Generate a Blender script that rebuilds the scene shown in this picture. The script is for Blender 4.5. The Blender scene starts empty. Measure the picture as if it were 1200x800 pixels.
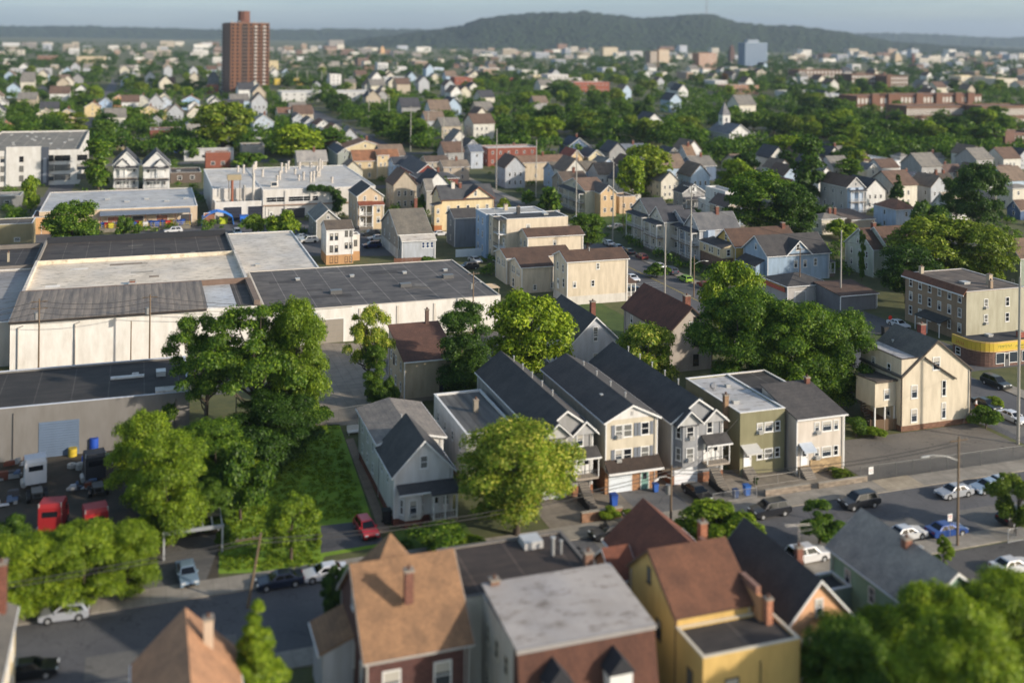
SKY_S=.15;SUN_S=3.6;HAZE=6e-5;APER=.66;EXPO=.57
import bpy, math, random
import numpy as np
from mathutils import Matrix, Vector
R = math.radians
F=1260.;HY=40.;CH=56.;ROLL=.012;TH=math.atan(435/1260)
cT,sT=math.cos(TH),math.sin(TH)
def P(px,py,z=0.):
    """grid position (x along the street, y away from it) of the point at height z seen at photo pixel px,py"""
    dx=px-600;dy=py-HY
    a=dx*math.cos(ROLL)+dy*math.sin(ROLL);b=-dx*math.sin(ROLL)+dy*math.cos(ROLL)
    Y=F*(CH-z)/b;X=a*Y/F
    return X*cT+Y*sT,-X*sT+Y*cT
def PD(px,D,py=100.):
    dx=px-600;dy=py-HY
    a=dx*math.cos(ROLL)+dy*math.sin(ROLL)
    X=a*D/F
    return X*cT+D*sT,-X*sT+D*cT
def depth(x,y): return x*sT+y*cT
def xat(px,py,x,y):
    """distance along +x from (x,y) until photo column px"""
    t=((px-600)*math.cos(ROLL)+(py-HY)*math.sin(ROLL))/F
    X=x*cT-y*sT;Y=x*sT+y*cT
    return (t*Y-X)/(cT-t*sT)
def yat(px,py,x,y):
    t=((px-600)*math.cos(ROLL)+(py-HY)*math.sin(ROLL))/F
    X=x*cT-y*sT;Y=x*sT+y*cT
    return (X-t*Y)/(sT+t*cT)
sc=bpy.context.scene
col=sc.collection
# ---------------------------------------------------------------- materials
def rgb(r,g,b):
    f=lambda c:(c/255/12.92) if c<=10 else ((c/255+.055)/1.055)**2.4
    return (f(r),f(g),f(b),1)
MC={}
def nt(name):
    m=bpy.data.materials.new(name);m.use_nodes=True;n=m.node_tree
    for x in list(n.nodes):n.nodes.remove(x)
    o=n.nodes.new('ShaderNodeOutputMaterial');b=n.nodes.new('ShaderNodeBsdfPrincipled')
    n.links.new(b.outputs[0],o.inputs[0]);return m,n,b
def mul(n,a,col2,fac,mode='MULTIPLY'):
    x=n.nodes.new('ShaderNodeMix');x.data_type='RGBA';x.blend_type=mode
    if isinstance(fac,(int,float)):x.inputs[0].default_value=fac
    else:n.links.new(fac,x.inputs[0])
    for s,v in ((x.inputs[6],a),(x.inputs[7],col2)):
        if isinstance(v,tuple):s.default_value=v
        else:n.links.new(v,s)
    return x.outputs[2]
def ramp(n,src,p0,p1,c0=(0,0,0,1),c1=(1,1,1,1)):
    r=n.nodes.new('ShaderNodeValToRGB');e=r.color_ramp.elements
    e[0].position=p0;e[1].position=p1;e[0].color=c0;e[1].color=c1
    n.links.new(src,r.inputs[0]);return r.outputs[0]
def noise(n,vec,scale,detail=3,rough=.55):
    t=n.nodes.new('ShaderNodeTexNoise');t.inputs['Scale'].default_value=scale;t.inputs['Detail'].default_value=detail
    t.inputs['Roughness'].default_value=rough
    n.links.new(vec,t.inputs['Vector']);return t.outputs['Fac']
def mathn(n,op,a,b=None):
    m=n.nodes.new('ShaderNodeMath');m.operation=op
    for i,v in enumerate((a,b)):
        if v is None:continue
        if isinstance(v,(int,float)):m.inputs[i].default_value=v
        else:n.links.new(v,m.inputs[i])
    return m.outputs[0]
def M(kind,c,rough=None):
    key=(kind,c,rough)
    if key in MC:return MC[key]
    base=rgb(*c);m,n,b=nt('%s_%d_%d_%d'%(kind,*c))
    tc=n.nodes.new('ShaderNodeTexCoord').outputs['Object']
    sep=n.nodes.new('ShaderNodeSeparateXYZ');n.links.new(tc,sep.inputs[0])
    X,Y,Z=sep.outputs
    rgh={'siding':.6,'stucco':.85,'brick':.85,'shingle':.9,'tar':.85,'membrane':.6,'rib':.55,'asphalt':.9,'concrete':.85,'wood':.7,'plain':.6,'metal':.4,'grass':.95,'dirt':.95,'stone':.9}.get(kind,.6)
    b.inputs['Roughness'].default_value=rgh if rough is None else rough
    dark=tuple(x*.62 for x in base[:3])+(1,);lite=tuple(min(1,x*1.2+.004) for x in base[:3])+(1,)
    out=base
    def bump(src,st,dist=.02):
        bp=n.nodes.new('ShaderNodeBump');bp.inputs['Strength'].default_value=st;bp.inputs['Distance'].default_value=dist
        n.links.new(src,bp.inputs['Height']);n.links.new(bp.outputs[0],b.inputs['Normal'])
    def stretch(sx,sy,sz):
        mp=n.nodes.new('ShaderNodeMapping');mp.inputs['Scale'].default_value=(sx,sy,sz)
        n.links.new(tc,mp.inputs[0]);return mp.outputs[0]
    if kind=='siding':
        f=mathn(n,'FRACT',mathn(n,'MULTIPLY',Z,5.2))
        line=ramp(n,f,.0,.22,(.72,.72,.72,1),(1,1,1,1))
        out=mul(n,base,line,.55)
        st=ramp(n,noise(n,stretch(.9,.9,.18),1.3,5),.35,.75,(1,1,1,1),(.66,.64,.6,1))
        out=mul(n,out,st,.75);bump(f,.35,.02)
    elif kind in('stucco','plain','metal','wood'):
        st=ramp(n,noise(n,stretch(.7,.7,.22),1.1,6,.65),.38,.8,(1,1,1,1),(.66,.63,.58,1))
        out=mul(n,base,st,.75 if kind=='stucco' else .4)
        if kind=='wood':
            f=mathn(n,'FRACT',mathn(n,'MULTIPLY',mathn(n,'ADD',X,Y),6.))
            out=mul(n,out,ramp(n,f,0,.2,(.55,.5,.5,1),(1,1,1,1)),.7)
        if kind=='metal':b.inputs['Metallic'].default_value=.3
        if kind=='stucco':bump(noise(n,tc,14,4),.15,.02)
    elif kind in('brick','stone'):
        cx=n.nodes.new('ShaderNodeCombineXYZ');n.links.new(mathn(n,'ADD',X,Y),cx.inputs[0]);n.links.new(Z,cx.inputs[1])
        t=n.nodes.new('ShaderNodeTexBrick');n.links.new(cx.outputs[0],t.inputs['Vector'])
        t.inputs['Color1'].default_value=dark;t.inputs['Color2'].default_value=lite
        t.inputs['Mortar'].default_value=tuple(.7*x+.05 for x in base[:3])+(1,)
        t.inputs['Scale'].default_value=1.
        t.inputs['Brick Width'].default_value=.32 if kind=='brick' else .6
        t.inputs['Row Height'].default_value=.12 if kind=='brick' else .3
        t.inputs['Mortar Size'].default_value=.012 if kind=='brick' else .03
        st=ramp(n,noise(n,tc,.8,5),.35,.75,(1,1,1,1),(.72,.7,.68,1))
        out=mul(n,t.outputs['Color'],st,.7)
    elif kind=='shingle':
        a=noise(n,tc,5.5,3,.7)
        out=mul(n,base,ramp(n,a,.3,.72,(.6,.6,.6,1),(1.45,1.4,1.35,1)),.75)
        f=mathn(n,'FRACT',mathn(n,'ADD',mathn(n,'MULTIPLY',Z,6.5),mathn(n,'MULTIPLY',a,.5)))
        out=mul(n,out,ramp(n,f,0,.3,(.6,.6,.6,1),(1,1,1,1)),.5)
        out=mul(n,out,ramp(n,noise(n,stretch(1,1,.3),.5,6,.7),.35,.7,(1.35,1.3,1.22,1),(.62,.63,.66,1)),.85)
        bump(a,.4,.03)
    elif kind=='tar':
        out=mul(n,base,ramp(n,noise(n,tc,.35,6,.62),.3,.72,(1.45,1.42,1.35,1),(.6,.6,.62,1)),.8)
        cx=n.nodes.new('ShaderNodeCombineXYZ');n.links.new(Y,cx.inputs[0]);n.links.new(X,cx.inputs[1])
        t=n.nodes.new('ShaderNodeTexBrick');n.links.new(cx.outputs[0],t.inputs['Vector'])
        t.inputs['Scale'].default_value=1;t.inputs['Brick Width'].default_value=60.;t.inputs['Row Height'].default_value=4.6
        t.inputs['Mortar Size'].default_value=.07;t.inputs['Color1'].default_value=(1,1,1,1);t.inputs['Color2'].default_value=(.93,.93,.93,1)
        t.inputs['Mortar'].default_value=(2.6,2.6,2.5,1)
        out=mul(n,out,t.outputs['Color'],.8)
        out=mul(n,out,ramp(n,noise(n,stretch(.25,1.3,1),.6,5,.7),.35,.68,(1.35,1.33,1.28,1),(.62,.62,.64,1)),.9)
    elif kind=='membrane':
        out=mul(n,base,ramp(n,noise(n,tc,.22,6,.6),.36,.72,(1.08,1.06,1.04,1),(.62,.58,.52,1)),.6)
        out=mul(n,out,ramp(n,noise(n,stretch(1,2.2,1),.5,6,.7),.52,.66,(1,1,1,1),(.42,.37,.31,1)),.85)
        out=mul(n,out,ramp(n,noise(n,stretch(1,1,1),.09,5,.6),.4,.65,(1.08,1.04,.98,1),(.82,.83,.86,1)),.8)
        f=mathn(n,'FRACT',mathn(n,'MULTIPLY',X,.38))
        out=mul(n,out,ramp(n,f,0,.03,(.8,.8,.8,1),(1,1,1,1)),.5)
    elif kind=='rib':
        f=mathn(n,'FRACT',mathn(n,'MULTIPLY',X,.82))
        out=mul(n,base,ramp(n,f,.0,.5,(.6,.58,.55,1),(1.15,1.15,1.12,1)),.8)
        out=mul(n,out,ramp(n,noise(n,stretch(1.1,.12,1),.8,6,.7),.32,.68,(1.45,1.38,1.28,1),(.42,.42,.44,1)),.95)
        bump(f,.5,.08)
    elif kind=='asphalt':
        out=mul(n,base,ramp(n,noise(n,tc,.12,6,.6),.3,.7,(1.3,1.28,1.25,1),(.72,.73,.76,1)),.8)
        out=mul(n,out,ramp(n,noise(n,tc,2.6,6,.7),.3,.75,(1.2,1.2,1.2,1),(.75,.75,.75,1)),.7)
        v=n.nodes.new('ShaderNodeTexVoronoi');v.feature='DISTANCE_TO_EDGE';v.inputs['Scale'].default_value=.16
        nz=n.nodes.new('ShaderNodeTexNoise');nz.inputs['Scale'].default_value=.5
        n.links.new(tc,nz.inputs['Vector']);w=n.nodes.new('ShaderNodeVectorMath');w.operation='MULTIPLY_ADD'
        n.links.new(nz.outputs['Color'],w.inputs[0]);w.inputs[1].default_value=(5,5,5);n.links.new(tc,w.inputs[2])
        n.links.new(w.outputs[0],v.inputs['Vector'])
        out=mul(n,out,ramp(n,v.outputs[0],.004,.012,(.5,.5,.5,1),(1,1,1,1)),.7)
    elif kind=='concrete':
        out=mul(n,base,ramp(n,noise(n,tc,.6,6,.65),.3,.75,(1.15,1.13,1.1,1),(.6,.58,.55,1)),.8)
        t=n.nodes.new('ShaderNodeTexBrick');n.links.new(tc,t.inputs['Vector']);t.offset=0
        t.inputs['Scale'].default_value=1;t.inputs['Brick Width'].default_value=1.5;t.inputs['Row Height'].default_value=1.5
        t.inputs['Mortar Size'].default_value=.03;t.inputs['Color1'].default_value=(1,1,1,1);t.inputs['Color2'].default_value=(.86,.86,.86,1)
        t.inputs['Mortar'].default_value=(.55,.55,.52,1)
        out=mul(n,out,t.outputs['Color'],.7)
    elif kind in('grass','dirt'):
        out=mul(n,base,ramp(n,noise(n,tc,.35,6,.7),.3,.7,(1.5,1.3,1.1,1),(.55,.62,.5,1)),.8)
        out=mul(n,out,ramp(n,noise(n,tc,6,4,.7),.3,.7,(1.3,1.3,1.2,1),(.65,.65,.6,1)),.8)
        out=mul(n,out,ramp(n,noise(n,tc,.22,5,.7),.56,.7,(1,1,1,1),(1.5,1.05,.9,1)),.8)
        bump(noise(n,tc,9,4),.6,.08)
    if isinstance(out,tuple):b.inputs['Base Color'].default_value=out
    else:n.links.new(out,b.inputs['Base Color'])
    MC[key]=m;return m
def glass(i=0):
    k=('glass',i)
    if k in MC:return MC[k]
    m,n,b=nt('window_glass_%d'%i)
    b.inputs['Base Color'].default_value=[(.012,.014,.018,1),(.03,.04,.055,1),(.16,.16,.15,1),(.02,.05,.13,1),(.5,.49,.45,1)][i]
    b.inputs['Roughness'].default_value=.12;b.inputs['IOR'].default_value=1.6
    MC[k]=m;return m
def paint(c):
    k=('paint',c)
    if k in MC:return MC[k]
    m,n,b=nt('car_paint_%d_%d_%d'%c);b.inputs['Base Color'].default_value=rgb(*c);b.inputs['Metallic'].default_value=.25
    b.inputs['Roughness'].default_value=.32;b.inputs['Coat Weight'].default_value=.7;b.inputs['Coat Roughness'].default_value=.08
    MC[k]=m;return m
def leafmat(name,c1,c2,c3):
    k=('leaf',name)
    if k in MC:return MC[k]
    m=bpy.data.materials.new('foliage_'+name);m.use_nodes=True;n=m.node_tree
    for x in list(n.nodes):n.nodes.remove(x)
    o=n.nodes.new('ShaderNodeOutputMaterial')
    g=n.nodes.new('ShaderNodeNewGeometry').outputs['Random Per Island']
    r=n.nodes.new('ShaderNodeValToRGB');e=r.color_ramp.elements
    e[0].color=rgb(*c1);e[1].color=rgb(*c3);e[0].position=.0;e[1].position=1.
    k2=e.new(.5);k2.color=rgb(*c2)
    n.links.new(g,r.inputs[0])
    tc=n.nodes.new('ShaderNodeTexCoord').outputs['Object']
    cc=mul(n,r.outputs[0],ramp(n,noise(n,tc,.45,3),.35,.7,(.7,.75,.7,1),(1.25,1.2,1.0,1)),.8)
    oi=n.nodes.new('ShaderNodeObjectInfo').outputs['Random']
    cc=mul(n,cc,ramp(n,oi,0,1,(.78,.82,.8,1),(1.2,1.12,1.,1)),.8)
    d=n.nodes.new('ShaderNodeBsdfDiffuse');t=n.nodes.new('ShaderNodeBsdfTranslucent');gl=n.nodes.new('ShaderNodeBsdfGlossy')
    gl.inputs['Roughness'].default_value=.5;gl.inputs['Color'].default_value=(.5,.5,.5,1)
    n.links.new(cc,d.inputs[0]);n.links.new(mul(n,cc,(1.3,1.35,.45,1),1.),t.inputs[0])
    a=n.nodes.new('ShaderNodeMixShader');a.inputs[0].default_value=.32;n.links.new(d.outputs[0],a.inputs[1]);n.links.new(t.outputs[0],a.inputs[2])
    b=n.nodes.new('ShaderNodeMixShader');b.inputs[0].default_value=.035;n.links.new(a.outputs[0],b.inputs[1]);n.links.new(gl.outputs[0],b.inputs[2])
    n.links.new(b.outputs[0],o.inputs[0]);MC[k]=m;return m
WHITE=('plain',(222,222,220))
def mm(x): return x if not isinstance(x,tuple) else M(*x)
# ---------------------------------------------------------------- mesh builder
class MB:
    def __init__(s):s.v=[];s.f=[];s.m=[];s.ms=[];s.sm=[]
    def mi(s,m):
        m=mm(m)
        if m not in s.ms:s.ms.append(m)
        return s.ms.index(m)
    def poly(s,pts,faces,m,smooth=False):
        o=len(s.v);s.v+=[tuple(p) for p in pts];i=s.mi(m)
        for f in faces:s.f.append(tuple(o+k for k in f));s.m.append(i);s.sm.append(smooth)
        return s
    def box(s,x0,x1,y0,y1,z0,z1,m):
        if x0>x1:x0,x1=x1,x0
        if y0>y1:y0,y1=y1,y0
        return s.poly([(x0,y0,z0),(x1,y0,z0),(x1,y1,z0),(x0,y1,z0),(x0,y0,z1),(x1,y0,z1),(x1,y1,z1),(x0,y1,z1)],
          [(3,2,1,0),(4,5,6,7),(0,1,5,4),(1,2,6,5),(2,3,7,6),(3,0,4,7)],m)
    def prism(s,pts,axis,a0,a1,m):
        """polygon pts=(p,q) extruded: axis 'y' -> pts are (x,z); axis 'x' -> pts are (y,z); axis 'z' -> pts are (x,y)"""
        n=len(pts)
        f={'y':lambda p,a:(p[0],a,p[1]),'x':lambda p,a:(a,p[0],p[1]),'z':lambda p,a:(p[0],p[1],a)}[axis]
        V=[f(p,a0) for p in pts]+[f(p,a1) for p in pts]
        fs=[tuple(range(n))[::-1],tuple(range(n,2*n))]+[(i,(i+1)%n,n+(i+1)%n,n+i) for i in range(n)]
        return s.poly(V,fs,m)
    def tube(s,p0,p1,r0,r1,m,n=8,caps=True):
        p0=Vector(p0);p1=Vector(p1);d=(p1-p0)
        if d.length<1e-6:return s
        d.normalize();a=d.orthogonal().normalized();b=d.cross(a)
        V=[];
        for p,r in((p0,r0),(p1,r1)):
            for k in range(n):
                t=2*math.pi*k/n;V.append(tuple(p+(a*math.cos(t)+b*math.sin(t))*r))
        fs=[(i,(i+1)%n,n+(i+1)%n,n+i) for i in range(n)]
        s.poly(V,fs,m,True)
        if caps:s.poly(V,[tuple(range(n))[::-1],tuple(range(n,2*n))],m)
        return s
    def path(s,pts,r,m,n=6):
        for a,b in zip(pts,pts[1:]):s.tube(a,b,r if not callable(r) else r(a),r if not callable(r) else r(b),m,n,False)
        return s
    def mesh(s,name):
        me=bpy.data.meshes.new(name);me.from_pydata(s.v,[],s.f)
        for m in s.ms:me.materials.append(m)
        me.polygons.foreach_set('material_index',s.m);me.polygons.foreach_set('use_smooth',s.sm)
        me.update();return me
    def build(s,name,parent=None,loc=None,rz=0):
        return ob(name,s.mesh(name),parent,loc,rz)
def ob(name,me,parent=None,loc=None,rz=0):
    o=bpy.data.objects.new(name,me);col.objects.link(o);o.parent=parent
    if loc:o.location=loc
    if rz:o.rotation_euler=(0,0,rz)
    return o
LAB={}
def tag(o,label,cat,group=None,kind=None):
    if label:o['label']=label
    if cat:o['category']=cat
    if group:o['group']=group
    if kind:o['kind']=kind
    if label and kind is None:LAB.setdefault(label,[]).append(o)
    return o
def empty(name,x,y,z=0,rz=0):
    o=bpy.data.objects.new(name,None);col.objects.link(o);o.location=(x,y,z);o.rotation_euler=(0,0,rz);o.empty_display_size=.5
    return o
def copytree(o,parent=None,mats=None):
    c=o.copy();col.objects.link(c)
    if parent is not None:c.parent=parent
    for ch in o.children:copytree(ch,c)
    return c
def struct(name,mb,kind='structure'):
    o=mb.build(name);o['kind']=kind;return o
OCC=[]
# ---------------------------------------------------------------- windows
WC={}
def winmesh(w,h,st,gi):
    k=(w,h,st,gi)
    if k in WC:return WC[k]
    f={'w':WHITE,'d':('plain',(60,50,44)),'t':('plain',(190,180,160)),'g':('plain',(110,112,115))}[st[0]]
    a=MB();t=.11 if w>.7 else .09
    d=-.06
    a.box(-w/2,-w/2+t,d,.02,0,h,f);a.box(w/2-t,w/2,d,.02,0,h,f)
    a.box(-w/2+t,w/2-t,d,.02,h-t,h,f);a.box(-w/2+t,w/2-t,d,.02,0,t*.9,f)
    a.box(-w/2+t,w/2-t,-.045,.02,h*.5-.035,h*.5+.035,f)
    a.box(-w/2-.06,w/2+.06,-.11,.02,-.07,0,f)
    if w>1.5:
        a.box(-.05,.05,d-.002,.02,t,h-t,f)
    b=MB();b.box(-w/2+t*.9,w/2-t*.9,-.025,-.005,t*.8,h-t*.9,glass(gi))
    if gi==1:b.box(-w/2+t,w/2-t,-.03,-.008,h*.6,h-t,('plain',(175,170,160)))
    r=(a.mesh('window'),b.mesh('pane'));WC[k]=r;return r
def winfar(w,h,st,gi):
    k=('far',w,h,st,gi)
    if k in WC:return WC[k]
    f={'w':WHITE,'d':('plain',(60,50,44)),'t':('plain',(190,180,160)),'g':('plain',(110,112,115))}[st[0]]
    a=MB();a.box(-w/2,w/2,-.05,.02,0,h,f);a.box(-w/2+.12,w/2-.12,-.07,.0,.1,h*.48,glass(gi));a.box(-w/2+.12,w/2-.12,-.07,.0,h*.54,h-.12,glass(gi))
    r=(a.mesh('window'),None);WC[k]=r;return r
rw=random.Random(5)
ROT={'f':0,'l':-math.pi/2,'r':math.pi/2,'b':math.pi}
class Ho:
    def __init__(s,label,cat,x,y,name='house',group=None,rz=0,far=False,z=0):
        s.e=empty(name,x,y,z,rz);tag(s.e,label,cat,group);s.far=far
    def add(s,name,mb,parent=None,label=None):
        o=mb.build(name,parent or s.e)
        if label:o['label']=label
        return o
    def win(s,face,plane,pos,z,w=.9,h=1.45,st='w',gi=None,parent=None):
        if gi is None:gi=rw.choice([0,0,1,1,2,2] if not s.far else [0,0,1])
        a,b=(winfar if s.far else winmesh)(w,h,st,gi)
        loc={'f':(pos,plane,z),'b':(pos,plane,z),'l':(plane,pos,z),'r':(plane,pos,z)}[face]
        o=ob('window',a,parent or s.e,loc,ROT[face])
        if b is not None:ob('pane',b,o)
        return o
    def wins(s,face,plane,a0,a1,n,zs,w=.9,h=1.45,st='w',gi=None):
        for z in zs:
            for k in range(n):s.win(face,plane,a0+(a1-a0)*(k+.5)/n,z,w,h,st,gi)
    def ac(s,face,plane,pos,z):
        m=MB().box(-.32,.32,-.45,-.03,0,.42,('metal',(205,203,198)));m.box(-.27,.27,-.455,-.45,.05,.37,('plain',(150,150,148)))
        k={'f':(pos,plane,z),'l':(plane,pos,z)}[face]
        m.build('air_conditioner',s.e,k,ROT[face])
    def chimney(s,x,y,z0,z1,w=.7,c=('brick',(120,70,52)),pot=True):
        m=MB().box(x-w/2,x+w/2,y-w/2,y+w/2,z0,z1,c).box(x-w/2-.07,x+w/2+.07,y-w/2-.07,y+w/2+.07,z1,z1+.14,('concrete',(150,140,128)))
        if pot:m.tube((x,y,z1+.14),(x,y,z1+.45),.14,.12,('plain',(90,60,45)))
        return s.add('chimney',m)
    def pipe(s,x,y,z0,z1,r=.07):
        m=MB().tube((x,y,z0),(x,y,z1),r,r,('metal',(190,190,188)),8).tube((x,y,z1),(x,y,z1+.1),r*1.7,r*1.7,('metal',(190,190,188)),8)
        return s.add('vent_pipe',m)
    def vent(s,x,y,z,w=.7):
        m=MB().box(x-w/2,x+w/2,y-w/2,y+w/2,z,z+.35,('metal',(170,170,168))).box(x-w/2-.06,x+w/2+.06,y-w/2-.06,y+w/2+.06,z+.35,z+.42,('metal',(195,195,192)))
        return s.add('roof_vent',m)
    def door(s,face,plane,pos,z,w=.95,h=2.05,c=(225,225,222),fr=WHITE):
        m=MB().box(-w/2,w/2,-.05,.02,0,h,('plain',c)).box(-w/2-.1,-w/2,-.08,.02,0,h+.1,fr).box(w/2,w/2+.1,-.08,.02,0,h+.1,fr).box(-w/2,w/2,-.08,.02,h,h+.1,fr)
        m.box(-w*.28,w*.28,-.055,-.04,h*.55,h*.88,glass(0)) 
        loc={'f':(pos,plane,z),'b':(pos,plane,z),'l':(plane,pos,z),'r':(plane,pos,z)}[face]
        o=m.build('door',s.e,loc,ROT[face])
        k=MB().box(w*.36,w*.42,-.1,-.05,h*.45,h*.5,('metal',(120,110,90)));k.build('handle',o)
        return o
    def garage(s,face,plane,pos,z,w=2.5,h=2.2,c=(225,228,232)):
        m=MB()
        for k in range(4):m.box(-w/2,w/2,-.05,.02,k*h/4+.015,(k+1)*h/4-.015,('plain',c))
        m.box(-w/2,w/2,-.03,.0,0,h,('plain',(120,120,120)))
        m.box(-w/2-.12,-w/2,-.07,.02,0,h+.12,WHITE).box(w/2,w/2+.12,-.07,.02,0,h+.12,WHITE).box(-w/2,w/2,-.07,.02,h,h+.12,WHITE)
        loc={'f':(pos,plane,z),'b':(pos,plane,z),'l':(plane,pos,z),'r':(plane,pos,z)}[face]
        return m.build('garage_door',s.e,loc,ROT[face])
    def mass(s,x0,x1,y0,y1,z0,z1,wall,roof='gv',rise=2.5,rc=('shingle',(70,70,72)),ov=.35,trim=WHITE,t=.16,rx=None,part='wall',par=.35,corner=True,parent=None,foot=None,occ=True):
        w=MB();r=MB();q=MB();e=.012
        if occ and parent is None:
            L=s.e.location
            if abs(s.e.rotation_euler.z)<.01:OCC.append((L.x+x0-1,L.x+x1+1,L.y+y0-1,L.y+y1+1))
            else:OCC.append((L.x-8,L.x+8,L.y-8,L.y+8))
        if foot:
            w.box(x0-.04,x1+.04,y0-.04,y1+.04,z0,z0+foot[1],foot[0])
        if roof in('gv','gu'):
            A,B=(x0,x1) if roof=='gv' else (y0,y1);C,D=(y0,y1) if roof=='gv' else (x0,x1)
            ax='y' if roof=='gv' else 'x'
            m=(A+B)/2 if rx is None else rx
            w.prism([(A,z0),(B,z0),(B,z1),(m,z1+rise),(A,z1)],ax,C,D,wall)
            for E,sg in((A,-1),(B,1)):
                k=rise/abs(m-E)
                ez=z1-ov*k;ex=E+sg*ov
                r.prism([(ex,ez+e),(m,z1+rise+e),(m,z1+rise+t+e),(ex,ez+t+e)],ax,C-ov,D+ov,rc)
                for pl,d in((C-ov,-.05),(D+ov,.05)):
                    q.prism([(ex,ez-.12),(m,z1+rise-.12),(m,z1+rise+t*.8),(ex,ez+t*.8)],ax,pl,pl+d,trim)
                g0,g1=(ex-.1,ex+.0) if sg<0 else (ex,ex+.1)
                if ax=='y':q.box(g0,g1,C-ov,D+ov,ez-.02,ez+.12,trim)
                else:q.box(C-ov,D+ov,g0,g1,ez-.02,ez+.12,trim)
        elif roof=='hip':
            w.box(x0,x1,y0,y1,z0,z1,wall)
            W=x1-x0;L=y1-y0;a,b,c_,d=x0-ov,x1+ov,y0-ov,y1+ov;zz=z1-.02
            if W<=L:p=[((x0+x1)/2,y0+W/2),((x0+x1)/2,y1-W/2+.01)]
            else:p=[(x0+L/2,(y0+y1)/2),(x1-L/2+.01,(y0+y1)/2)]
            z2=z1+rise
            V=[(a,c_,zz),(b,c_,zz),(b,d,zz),(a,d,zz),(p[0][0],p[0][1],z2),(p[1][0],p[1][1],z2)]
            fs=[(0,1,4),(1,2,5,4),(2,3,5),(3,0,4,5),(3,2,1,0)] if W<=L else [(0,1,5,4),(1,2,5),(2,3,4,5),(3,0,4),(3,2,1,0)]
            r.poly(V,fs,rc)
            q.box(a-.08,b+.08,c_-.08,c_,zz-.1,zz+.05,trim).box(a-.08,a,c_,d,zz-.1,zz+.05,trim).box(b,b+.08,c_,d,zz-.1,zz+.05,trim).box(a-.08,b+.08,d,d+.08,zz-.1,zz+.05,trim)
        elif roof in('shb','shf','shl','shr'):
            # shed: eave in front (shb rises to the back) etc.
            if roof=='shb':pr=[(y0,z0),(y1,z0),(y1,z1+rise),(y0,z1)];k=rise/(y1-y0);w.prism(pr,'x',x0,x1,wall);r.prism([(y0-ov,z1-ov*k+e),(y1+.15,z1+rise+.15*k+e),(y1+.15,z1+rise+.15*k+t),(y0-ov,z1-ov*k+t)],'x',x0-ov*.6,x1+ov*.6,rc);q.box(x0-ov*.6,x1+ov*.6,y0-ov-.1,y0-ov,z1-ov*k-.05,z1-ov*k+.13,trim)
            elif roof=='shf':pr=[(y0,z0),(y1,z0),(y1,z1),(y0,z1+rise)];w.prism(pr,'x',x0,x1,wall);r.prism([(y0-ov,z1+rise+e),(y1+ov,z1+e),(y1+ov,z1+t),(y0-ov,z1+rise+t)],'x',x0-.1,x1+.1,rc);q.box(x0-.1,x1+.1,y0-ov-.06,y0-ov,z1+rise-.1,z1+rise+.15,trim)
            elif roof=='shl':pr=[(x0,z0),(x1,z0),(x1,z1+rise),(x0,z1)];k=rise/(x1-x0);w.prism(pr,'y',y0,y1,wall);r.prism([(x0-ov,z1-ov*k+e),(x1,z1+rise+e),(x1,z1+rise+t),(x0-ov,z1-ov*k+t)],'y',y0-.1,y1+.1,rc);q.box(x0-ov-.1,x0-ov,y0-.1,y1+.1,z1-ov*k-.05,z1-ov*k+.13,trim)
            else:pr=[(x0,z0),(x1,z0),(x1,z1),(x0,z1+rise)];w.prism(pr,'y',y0,y1,wall);r.prism([(x0,z1+rise+e),(x1+ov,z1+e),(x1+ov,z1+t),(x0,z1+rise+t)],'y',y0-.1,y1+.1,rc)
        elif roof=='flat':
            w.box(x0,x1,y0,y1,z0,z1,wall)
            T=.22
            r.box(x0+T,x1-T,y0+T,y1-T,z1+.004,z1+.05,rc)
            for bx in((x0,x1,y0,y0+T),(x0,x1,y1-T,y1),(x0,x0+T,y0+T,y1-T),(x1-T,x1,y0+T,y1-T)):
                w.box(*bx,z1,z1+par,wall)
            o_=.05
            for bx in((x0-o_,x1+o_,y0-o_,y0+T+.03),(x0-o_,x1+o_,y1-T-.03,y1+o_),(x0-o_,x0+T+.03,y0+T+.03,y1-T-.03),(x1-T-.03,x1+o_,y0+T+.03,y1-T-.03)):
                q.box(*bx,z1+par,z1+par+.09,trim)
        elif roof=='none':
            w.box(x0,x1,y0,y1,z0,z1,wall)
        if corner and roof in('gv','gu','hip','shb') and not s.far:
            q.box(x1-.42,x1-.33,y0-.11,y0-.03,z0+.1,z1,('metal',(186,184,180)));q.box(x0-.11,x0-.03,y1-.6,y1-.5,z0+.1,z1,('metal',(186,184,180)))
            for cx in(x0,x1):
                a,b=(cx-.03,cx+.12) if cx==x0 else (cx-.12,cx+.03)
                q.box(a,b,y0-.03,y0+.0,z0+.3,z1-.05,trim)
            q.box(x0-.03,x0,y0,y0+.12,z0+.3,z1-.05,trim);q.box(x0-.03,x0,y1-.12,y1,z0+.3,z1-.05,trim)
        wo=s.add(part,w,parent)
        if r.v:
            s.add('roof',r,wo if part!='wall' else parent)
        if q.v:s.add('trim',q,wo if part!='wall' else parent)
        return wo
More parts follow.
